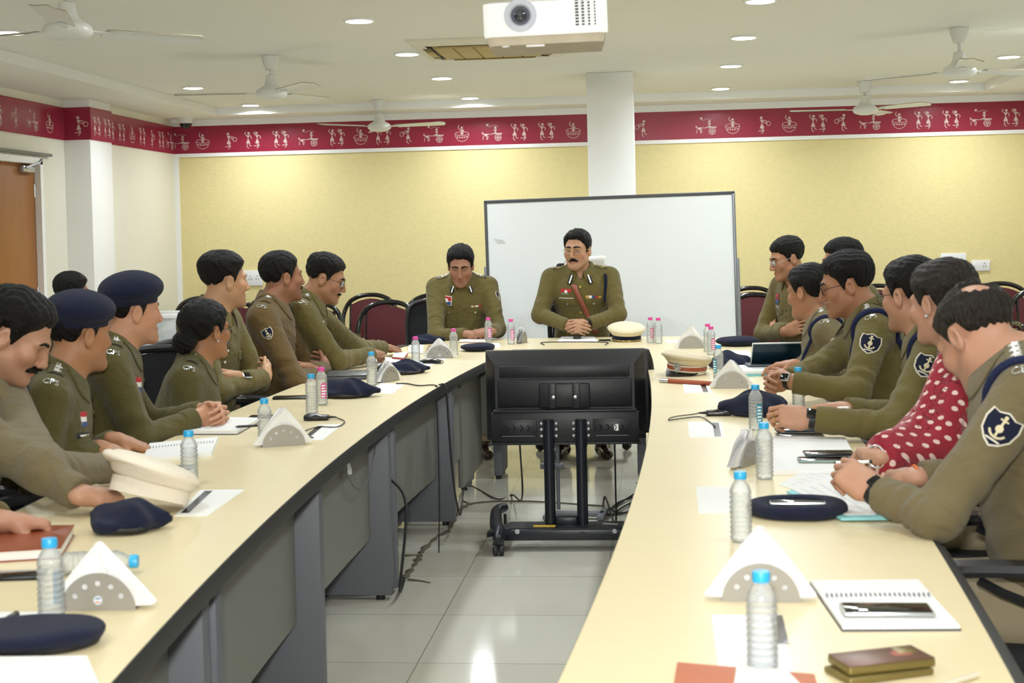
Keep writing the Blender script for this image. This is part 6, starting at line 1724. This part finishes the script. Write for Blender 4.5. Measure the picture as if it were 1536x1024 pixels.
P = man('woman in khaki with her hair in a low bun, seen from behind at the left', 310, 499, 5.62, 60, 0, cyaw=15, fem=True, shirt=3, skin='9c6a44', hs=.98)
P.set_arm('R', P.loc(.05, .26, -.40), P.f * .7 - P.r * .7, -UP, 'relaxed'); P.set_arm('L', P.loc(-.05, .28, -.41), P.f * .7 + P.r * .7, -UP, 'relaxed')
P.build(hair=dict(top=.022, side=.018, back=.020, line=.066, nape=-.055, burn=-.012, part=.008, quiff=.008), bun=((0, -.122, -.030), (.056, .046, .048)), glasses=(M_BLKP, .023, .015))
P.epaulette('R', 1, star_r=.014); P.kit(pockets=False)
e = MB(); e.ball(Vector((P.hl(.079, -.012, -.031) - P.base).tolist()), .0055, 10, 8); e.build('earring', M_SILV, P.root)

P = man('young man with thick hair and folded arms, in front of the wall socket', 338, 424, 6.22, 42, 2, cyaw=-6, shirt=0, skin='b38560', hb=.08, wide=1.06)
P.cross_arms(-.01, .05)
P.build(hair=dict(top=.026, side=.004, back=.012, line=.068, quiff=.010, nape=-.035)); P.kit()
P.chest('name_plate', [(rect(.06, .03), .004, 0), (rect(.045, .012), .005, 1)], .088, -.165, [M_BLKP, M_WHT])
P.chest('badge', [(rect(.03, .045), .003, 0), (rect(.03, .015, 0, .015), .004, 1), (rect(.03, .015, 0, -.015), .004, 2)], .088, -.112, [M_WHT, M_RED, M_BLU])
P.epaulette('R', 2); watch(P, 'L', UP + P.f)

P = man('man in browner khaki with folded arms leaning back, seen in profile on the left', 424, 418, 6.9, 40, 0, cyaw=6, shirt=1, skin='8f5f42', wide=1.12, fat=1.15, hb=.08)
P.cross_arms(-.03, .09)
P.build(hair=dict(top=.020, side=.008, back=.010, line=.072), moustache=(.028, .006)); P.kit(); P.epaulette('R', 1, star_r=.015)
P.arm_badge('R', .05, .1)

P = man('man with black glasses writing at the far end of the left row', 488, 420, 7.3, 10, 20, cyaw=8, shirt=0, skin='9a6c4a', hb=.16)
wr = TB(560, 531, .81); P.set_arm('R', wr, TB(598, 526, .79) - wr, -UP + YP * .5, 'write', elbow=HY(506, 541, 7.22))
wl = TB(578, 522, .80); P.set_arm('L', wl, TB(615, 519, .77) - wl, -UP, 'flat', elbow=HY(535, 522, 7.75))
P.lids = .7
P.build(hair=dict(top=.022, side=.004, back=.006, line=.072, quiff=.008), moustache=(.026, .005), glasses=(M_BLKP, .025, .017)); P.kit(); P.epaulette('R', 2)
P.chest('name_plate', [(rect(.04, .035), .004, 0)], .088, -.165, [mat('grey_enamel', '8f9094', .5)])
P.chest('badge', [(rect(.045, .05), .003, 0), (rect(.038, .018, 0, .012), .004, 1), (rect(.038, .018, 0, -.012), .004, 2)], .088, -.108, [M_WHT, M_RED, M_BLU])

P = man('officer at the head table left of the whiteboard, looking down at his papers', 691, 400, 9.36, -86, 22, cyaw=-84, shirt=0, skin='9c6c50', wide=1.04, hb=.06, hs=1.05, up=.02)
wr = HY(702, 501, 9.10); P.set_arm('R', wr, P.f * .3 - P.r * .95, -UP - P.f * .2, 'loose', elbow=HY(654, 505, 9.22))
wl = HY(734, 497, 9.10); P.set_arm('L', wl, P.f * .3 + P.r * .9, -UP - P.f * .3, 'loose', elbow=HY(746, 494, 9.34))
P.lids = .45
P.build(hair=dict(top=.022, side=.010, back=.012, line=.078, part=-.028, quiff=.008)); P.kit()
for sd in 'RL': P.epaulette(sd, 3, title=None, star_r=.016, tip=.8)
P.chest('badge', [(rect(.075, .06), .003, 0), (rect(.068, .030, 0, .012), .004, 1), (rect(.068, .022, 0, -.017), .004, 2), (disc(.014), .005, 0)], .105, -.13, [M_WHT, M_RED, M_BLU], rot=.12)
P.chest('name_plate', [(rect(.075, .018), .004, 0), (rect(.055, .006), .005, 1)], .095, -.185, [M_BLKP, M_WHT], rot=-.12)
P.chest('medal_ribbon', [(rect(.075, .014), .003, 0), (rect(.018, .014, -.018), .004, 1), (rect(.018, .014, .018), .004, 2)], -.10, -.175, [M_WHT, M_RED, M_GOLD])
for sg in (1, -1): P.chest('collar_tab', [(rect(.022, .055), .012, 0), (rect(.008, .045), .014, 1)], sg * .060, -.055, [M_NAVY, M_WHT], rot=sg * .35)
P.arm_badge('L', .055, .10, 30)

P = man('senior officer with gold rimmed glasses and moustache before the whiteboard', 866, 377, 9.38, -106, 4, cyaw=-88, shirt=0, skin='b08262', wide=1.14, fat=1.10, hb=.06, hs=1.05, up=.0)
clasp(P, HY(867, 491, 9.12), spread=.055)
for sd, sg in (('R', 1), ('L', -1)):
    Sh, E, W, c_ = P.arm[sd]; P.arm[sd] = (Sh, ik(Sh, W, P.r * sg * 1.0 - P.u * .45 - P.f * .1), W, c_)
P.build(hair=dict(top=.022, side=.010, back=.010, line=.079, part=.030, quiff=.010), moustache=(.031, .009), glasses=(M_GOLD, .024, .017)); P.kit('chief')
for sd in 'RL':
    P.epaulette(sd, 1, title=None, star_r=.017, sm=mat('pale_gold_star', 'd8c68e', .4, metal=.2), tip=.8)
    sg = 1 if sd == 'R' else -1; o_ = P.loc(sg * .135 * P.wide, .026, .05)
    for a in (.7, -.7):
        c_, s_ = math.cos(a), math.sin(a)
        P.decal('crossed_sword', [([(x * c_ - y * s_ + .012, x * s_ + y * c_) for x, y in rect(.05, .006)], .0075, 0)], o_, -P.u - P.r * sg * .3 - P.f * .8, P.r * sg - P.u * .36, P.f - P.u * .8, [mat('pale_gold_star', 'd8c68e', .4, metal=.2)])
P.chest('badge', [(rect(.07, .022, 0, .010), .004, 0), (rect(.05, .014, .006, -.010), .004, 1), (disc(.010, 0, .004), .006, 2)], .095, -.135, [M_RED, mat('grey_green_enamel', '6f7d6a', .5), M_WHT])
P.chest('name_plate', [(rect(.095, .030), .003, 0), (rect(.087, .023), .004, 1), (rect(.05, .006), .005, 0)], .095, -.188, [M_WHT, M_BLKP])
MR = [M_WHT, mat('amber_ribbon', 'c79a4a', .6), M_RED, M_BLU]
P.chest('medal_ribbon', [(rect(.02, .013, -.052 + .021 * k, 0), .004, k % 4) for k in range(6)] , -.10, -.185, MR, rot=.10)
P.chest('medal_ribbon', [(rect(.02, .013, -.030 + .021 * k, 0), .004, (k + 1) % 4) for k in range(5)], -.098, -.170, MR, rot=.10)
for sg in (1, -1): P.chest('collar_tab', [(rect(.024, .065), .013, 0), (rect(.009, .055), .015, 1)], sg * .062, -.050, [M_NAVY, M_WHT], rot=sg * .35)
mb = MB(); n = 12; pts = []
for i in range(n):
    t = i / (n - 1); o_ = P.loc(.045 - .145 * t, .2, -.085 - .33 * t); pts.append([project(P.front_fn, o_ + P.r * dx, -P.f, .3)[0] + P.f * .006 - P.base for dx in (.017, -.017)])
mb.add([tuple(p) for pr in pts for p in pr], [(2 * i, 2 * i + 1, 2 * i + 3, 2 * i + 2) for i in range(n - 1)])
o = mb.build('cross_belt', M_TAN, P.shirt); md = o.modifiers.new('s', 'SOLIDIFY'); md.thickness = .004
watch(P, 'L', P.f * .6 + UP * .6 - P.r * .5, M_BLKP)
P.cord('lanyard', [P.loc(-.165, .15, .02), P.loc(-.168, .15, -.08), P.loc(-.160, .15, -.2)], [-P.f - P.u * .6, -P.f, -P.f], .011, M_NAVY)

# right row, from the far end
P = man('man with thin glasses and folded arms at the far right corner of the table', 1180, 390, 8.75, 198, 16, cyaw=216, shirt=0, skin='a3714f', hb=.05, wide=1.08, hs=1.02)
P.cross_arms(-.03, .0)
P.lids = .4
P.build(hair=dict(top=.020, side=.008, back=.012, line=.068, quiff=.008), glasses=(M_SILV, .023, .015)); P.kit()
P.chest('badge', [(rect(.06, .06), .003, 0), (rect(.054, .034, 0, .010), .004, 1), (rect(.054, .02, 0, -.017), .004, 2), (disc(.011, 0, .005), .005, 0)], .095, -.12, [M_BLKP, M_RED, M_BLU])
P.chest('name_plate', [(rect(.06, .02), .004, 0)], .095, -.172, [mat('grey_enamel', '8f9094', .5)])
bl = MB(); q_ = [P.hip + P.u * .02 + P.r * .175 * math.cos(a) + P.f * .155 * math.sin(a) - P.base for a in [2 * PI * i / 28 for i in range(28)]]
for dz in (-.014, .0, .014): bl.tube([Vector((a + UP * dz).tolist()) for a in q_], .010, 6, closed=True)
bl.build('belt', M_TAN, P.root)

P = man('man whose black hair shows above the woman in the right row', 1262, 396, 7.75, 186, 5, cyaw=188, skin='a3714f', hb=.04)
P.cross_arms()
P.build(hair=dict(top=.022, side=.010, back=.012, line=.066, quiff=.012))

P = man('woman in khaki in the right row with tied back hair, her face turned away', 1212, 440, 6.75, 138, 10, cyaw=172, fem=True, shirt=2, skin='a06e4c', hb=.10)
wl = TB(1218, 556, .80); P.set_arm('L', wl, TB(1182, 560, .77) - wl, -UP, 'loose'); P.set_arm('R', wl + np.array((-.05, .30, 0)), -XP, -UP, 'relaxed')
P.build(hair=dict(top=.020, side=.014, back=.018, line=.066, nape=-.058, burn=-.010, quiff=.006), bun=((0, -.112, .01), (.036, .030, .036)))
P.kit(); P.arm_badge('L', .075, .10, 0); P.arm_loop('L', r=.008); P.epaulette('L', 2)

P = man('man with dark glasses and clasped hands in the right row, smartwatch on his wrist', 1270, 430, 5.8, 174, 14, cyaw=172, shirt=0, skin='9d6b4a', near=True, wide=1.08, fat=1.1, hb=.16)
clasp(P, TB(1160, 573, .845), out=(-1, .05, 0))
P.lids = .4
P.build(hair=dict(top=.024, side=.010, back=.012, line=.070, quiff=.010), glasses=(M_BLKP, .024, .016)); P.kit()
P.arm_badge('L', .075, .10, 4); P.arm_loop('L', r=.011); P.epaulette('L', 2); watch(P, 'L', -YP * .8 + UP * .4)

P = man('man with thick framed glasses writing, partly hidden by the dotted red scarf', 1366, 446, 5.0, 128, 8, cyaw=168, shirt=0, skin='ad7d5f', near=True, wide=1.05, hb=.14)
wl = HY(1215, 628, 4.66); P.set_arm('L', wl, HY(1165, 622, 4.66) - wl, YP * .8 - UP * .55, 'loose', elbow=HY(1342, 640, 4.62))
wr = TB(1262, 613, .80); P.set_arm('R', wr, TB(1222, 613, .79) - wr, -UP - YP * .4, 'write')
P.build(hair=dict(top=.022, side=.010, back=.012, line=.068, quiff=.010), glasses=(M_BLKP, .025, .017)); P.kit(pockets=False)
P.arm_badge('L', .075, .10, 4); P.arm_loop('L', r=.010); P.epaulette('L', 2, star_r=.014); watch(P, 'L', -YP * .6 + UP * .5, M_BLKP)
for fi in (1, 2):
    sg_ = P.hands['L'].seg[fi * 3]; c_ = P.hands['L'].world(sg_[0] * .5 + sg_[1] * .5) - P.base; d_ = P.hands['L'].R @ nrm(sg_[1] - sg_[0])
    q_ = Vector(nrm(d_).tolist()).to_track_quat('Z', 'Y').to_matrix(); r_ = MB(); r_.tube([Vector(c_.tolist()) + q_ @ Vector((.0093 * math.cos(a), .0093 * math.sin(a), 0)) for a in [2 * PI * i / 14 for i in range(14)]], .0016, 6, closed=True); r_.build('ring', M_GOLD, P.root)

P = man('woman wearing a dark red scarf with white dots in the right row', 1412, 458, 4.45, 126, 10, cyaw=170, fem=True, shirt=3, skin='b5866a', near=True, hb=.14, hs=.99)
wl = TB(1318, 684, .80); P.set_arm('L', wl, TB(1266, 668, .79) - wl, -UP - XP * .3, 'relaxed', elbow=HY(1388, 672, 4.17))
P.set_arm('R', P.loc(.10, .22, -.46), P.f, -UP, 'relaxed')
P.build(hair=dict(top=.022, side=.015, back=.024, line=.066, nape=-.060, burn=-.012, quiff=.006, mat=M_HAIRB), bun=((0, -.12, .02), (.040, .040, .045)))
def scarf(p):
    d = P.shirt_fn(p); q = (p - P.N.astype(np.float32)) @ np.stack([P.r, P.f, P.u], 1).astype(np.float32)
    E_, W_ = P.arm['L'][1], P.arm['L'][2]
    k = smin(d - .010, s_cap(p, P.Sh['L'], E_, .082, .080), .06)
    k = smin(k, s_cap(p, E_, E_ * .25 + W_ * .75, .080, .058), .05)
    sh = np.abs(k + .0035 + .0040 * np.sin(q[:, 0] * 40 + q[:, 1] * 55 + 2 * nz3(p, 12)) + .003 * nz3(p, 30, 4.)) - .0035
    reg = np.maximum(q[:, 0] + .055 + .25 * np.maximum(q[:, 2] + .05, 0), -.62 - q[:, 2])
    reg = np.maximum(reg, .735 - p[:, 2])
    reg = np.maximum(reg, q[:, 2] - .03)
    return smax(sh, reg, .006)
lo = np.min([P.hip, P.N, P.loc(-.36, .46, -.5)], 0) - .22; hi = np.max([P.hip, P.N, P.loc(-.36, .46, -.5)], 0) + .22
v, q = sdf_mesh(scarf, lo, hi, .0055)
o = P.fin('scarf', v, q, dot_mat())
uv = o.data.uv_layers.new(name='UVMap'); lp = np.empty(len(o.data.loops), np.int32); o.data.loops.foreach_get('vertex_index', lp)
L_ = (v - P.N) @ np.stack([P.r, P.f, P.u], 1); U_ = np.stack([L_[:, 1], L_[:, 2] + L_[:, 0]], 1)
uv.data.foreach_set('uv', U_[lp].astype(np.float32).ravel())
e = MB(); e.ball(Vector((P.hl(-.083, -.012, -.031) - P.base).tolist()), .006, 10, 8); e.build('earring', M_SILV, P.root)
Hh = P.hands['L']; ax_ = nrm(P.arm['L'][2] - P.arm['L'][1]); q_ = Vector(ax_.tolist()).to_track_quat('Z', 'Y').to_matrix(); c_ = P.arm['L'][2] - ax_ * .0 - P.base
for k in range(2):
    r_ = MB(); r_.tube([Vector((c_ + ax_ * .010 * k).tolist()) + q_ @ Vector((.031 * math.cos(a), .031 * math.sin(a), 0)) for a in [2 * PI * i / 24 for i in range(24)]], .0035, 6, closed=True); r_.build('bangle', M_BLKP if k == 0 else M_SILV, P.root)

P = man('balding man in the right foreground bent over his papers, navy cord on his shoulder', 1468, 510, 3.55, 120, 40, cyaw=168, shirt=2, skin='b08064', near=True, wide=1.06, fat=1.15, hb=.11, hs=1.04, up=.035)
wl = HY(1312, 738, 3.36); P.set_arm('L', wl, HY(1262, 702, 3.42) - wl, YP * .75 - UP * .5, 'loose', elbow=HY(1406, 774, 3.22))
wr = TB(1372, 716, .80); P.set_arm('R', wr, TB(1305, 700, .78) - wr, -UP - YP * .3, 'loose')
P.lids = .7
P.build(hair=dict(top=.010, side=.007, back=.010, line=.070, quiff=.016, bald=(-.010, -.084, .042), mat=M_HAIRB)); P.kit(pockets=False)
P.arm_badge('L', .075, .12, 6); P.arm_loop('L', r=.010); P.epaulette('L', 4, star_r=.014); watch(P, 'L', -YP * .6 + UP * .8, M_BLKP)
ax_ = nrm(P.arm['R'][2] - P.arm['R'][1]); q_ = Vector(ax_.tolist()).to_track_quat('Z', 'Y').to_matrix(); c_ = P.arm['R'][2] + ax_ * .0 - P.base
r_ = MB(); r_.tube([Vector(c_.tolist()) + q_ @ Vector((.0305 * math.cos(a), .0305 * math.sin(a), 0)) for a in [2 * PI * i / 24 for i in range(24)]], .0035, 6, closed=True); r_.build('wrist_thread', mat('orange_thread', 'd8703a', .8), P.root)

P = man('person behind the left row with only black hair showing over a navy beret', 109, 442, 8.4, 50, 5, cyaw=20, skin='8f5f42')
P.cross_arms()
P.build(hair=dict(top=.024, side=.010, back=.012, line=.068, quiff=.012))

CL = ['black office chair of the man beyond the left edge', 'black office chair of the man bent over his writing at the left edge', 'black office chair under the man with a beret and shoulder title', 'black office chair under the man with clasped hands and the taller beret', 'black office chair under the woman with the low bun',
      'black office chair under the young man with folded arms', 'office chair with its backrest showing behind the man in browner khaki', 'black office chair under the man writing at the far end of the left row', 'black office chair left of the whiteboard under the seated officer', 'office chair of the senior officer before the whiteboard',
      'black office chair at the far right corner of the table', 'black office chair behind the woman with tied back hair', 'black office chair of the woman with tied back hair', 'black office chair under the man with the smartwatch', 'black office chair under the man with thick framed glasses', 'black office chair under the woman with the dotted scarf', 'black office chair with its armrest in view beside the balding man', 'black office chair of the person behind the left row']
for (P, cy), lb in zip(SEATS, CL):
    f = (math.cos(math.radians(cy)), math.sin(math.radians(cy)))
    if 'left of the whiteboard' in lb: place_chair(P.hip[0] - .13, P.hip[1] + .06, -68, lb); continue
    if 'low bun' in lb: place_chair(-1.99, 5.74, -58, lb); continue
    k = .09 if 'balding' in lb else -.0 if 'browner' in lb else .10
    c = place_chair(P.hip[0] + f[0] * k, P.hip[1] + f[1] * k, cy, lb)
    if 'senior officer before' in lb:
        m = MB(); m.tube([(-.10, -.265, .95), (-.10, -.285, 1.08)], .012, 8); m.tube([(.10, -.265, .95), (.10, -.285, 1.08)], .012, 8); m.box((0, -.29, 1.14), (.34, .05, .17), .022, Rx(.1), 3); m.build('headrest', M_SEAT, c)
        tx, ty = c.location.x - f[0] * .29, c.location.y - f[1] * .29
v, q = sdf_mesh(lambda p: np.maximum(s_box(p, (0, 0, 0), np.eye(3), (.15, .040, .105), .03) + .004 * nz3(p, 24), -s_box(p, (0, 0, -.02), np.eye(3), (.3, .027, .105), .01)), (-.22, -.1, -.2), (.22, .1, .2), .008)
t_ = mesh_obj('chair_towel', v, q, mat('white_towel', 'ecebe6', .95, bump=.5, bscale=200), sharp=180); t_.location = (tx + .03, ty, 1.165); tag(t_, 'white towel draped over the top of the senior officer chair', 'towel')
FLASH, EXPO = 55.0, -.29
# ------------------------------------------------------------------ camera and light
cd = bpy.data.cameras.new('Camera'); cam = bpy.data.objects.new('Camera', cd); COL.objects.link(cam)
cam.matrix_world = Matrix.Translation(CAMP) @ RC.to_4x4()
cd.sensor_width = 36; cd.lens = F / 1536 * 36; cd.clip_start = .05
cd.shift_x = 0; cd.shift_y = -(512 - CY) / 1536
cd.dof.use_dof = True; cd.dof.focus_distance = 8.6; cd.dof.aperture_fstop = 7.5
S.camera = cam
# the photographer's flash, just over the lens
fl = bpy.data.lights.new('Flash', 'AREA'); fl.shape = 'RECTANGLE'; fl.size = .12; fl.size_y = .07; fl.energy = FLASH; fl.color = (1, .98, .95); fl.spread = math.radians(120)
fo = bpy.data.objects.new('Flash', fl); COL.objects.link(fo); fo.location = (-.03, -.02, CH + .17); fo.rotation_euler = (math.radians(88), 0, YAW)
wd = bpy.data.worlds.new('World'); S.world = wd; wd.use_nodes = True
wd.node_tree.nodes['Background'].inputs[0].default_value = (.02, .02, .02, 1)
S.view_settings.view_transform = 'Standard'; S.view_settings.look = 'None'; S.view_settings.gamma = 1; S.view_settings.use_curve_mapping = False
S.view_settings.exposure = EXPO
S.cycles.use_denoising = True
S.cycles.max_bounces = 8; S.cycles.diffuse_bounces = 4; S.cycles.glossy_bounces = 4; S.cycles.transmission_bounces = 8; S.cycles.transparent_max_bounces = 12
S.cycles.caustics_reflective = False; S.cycles.caustics_refractive = False
S.cycles.sample_clamp_indirect = 6
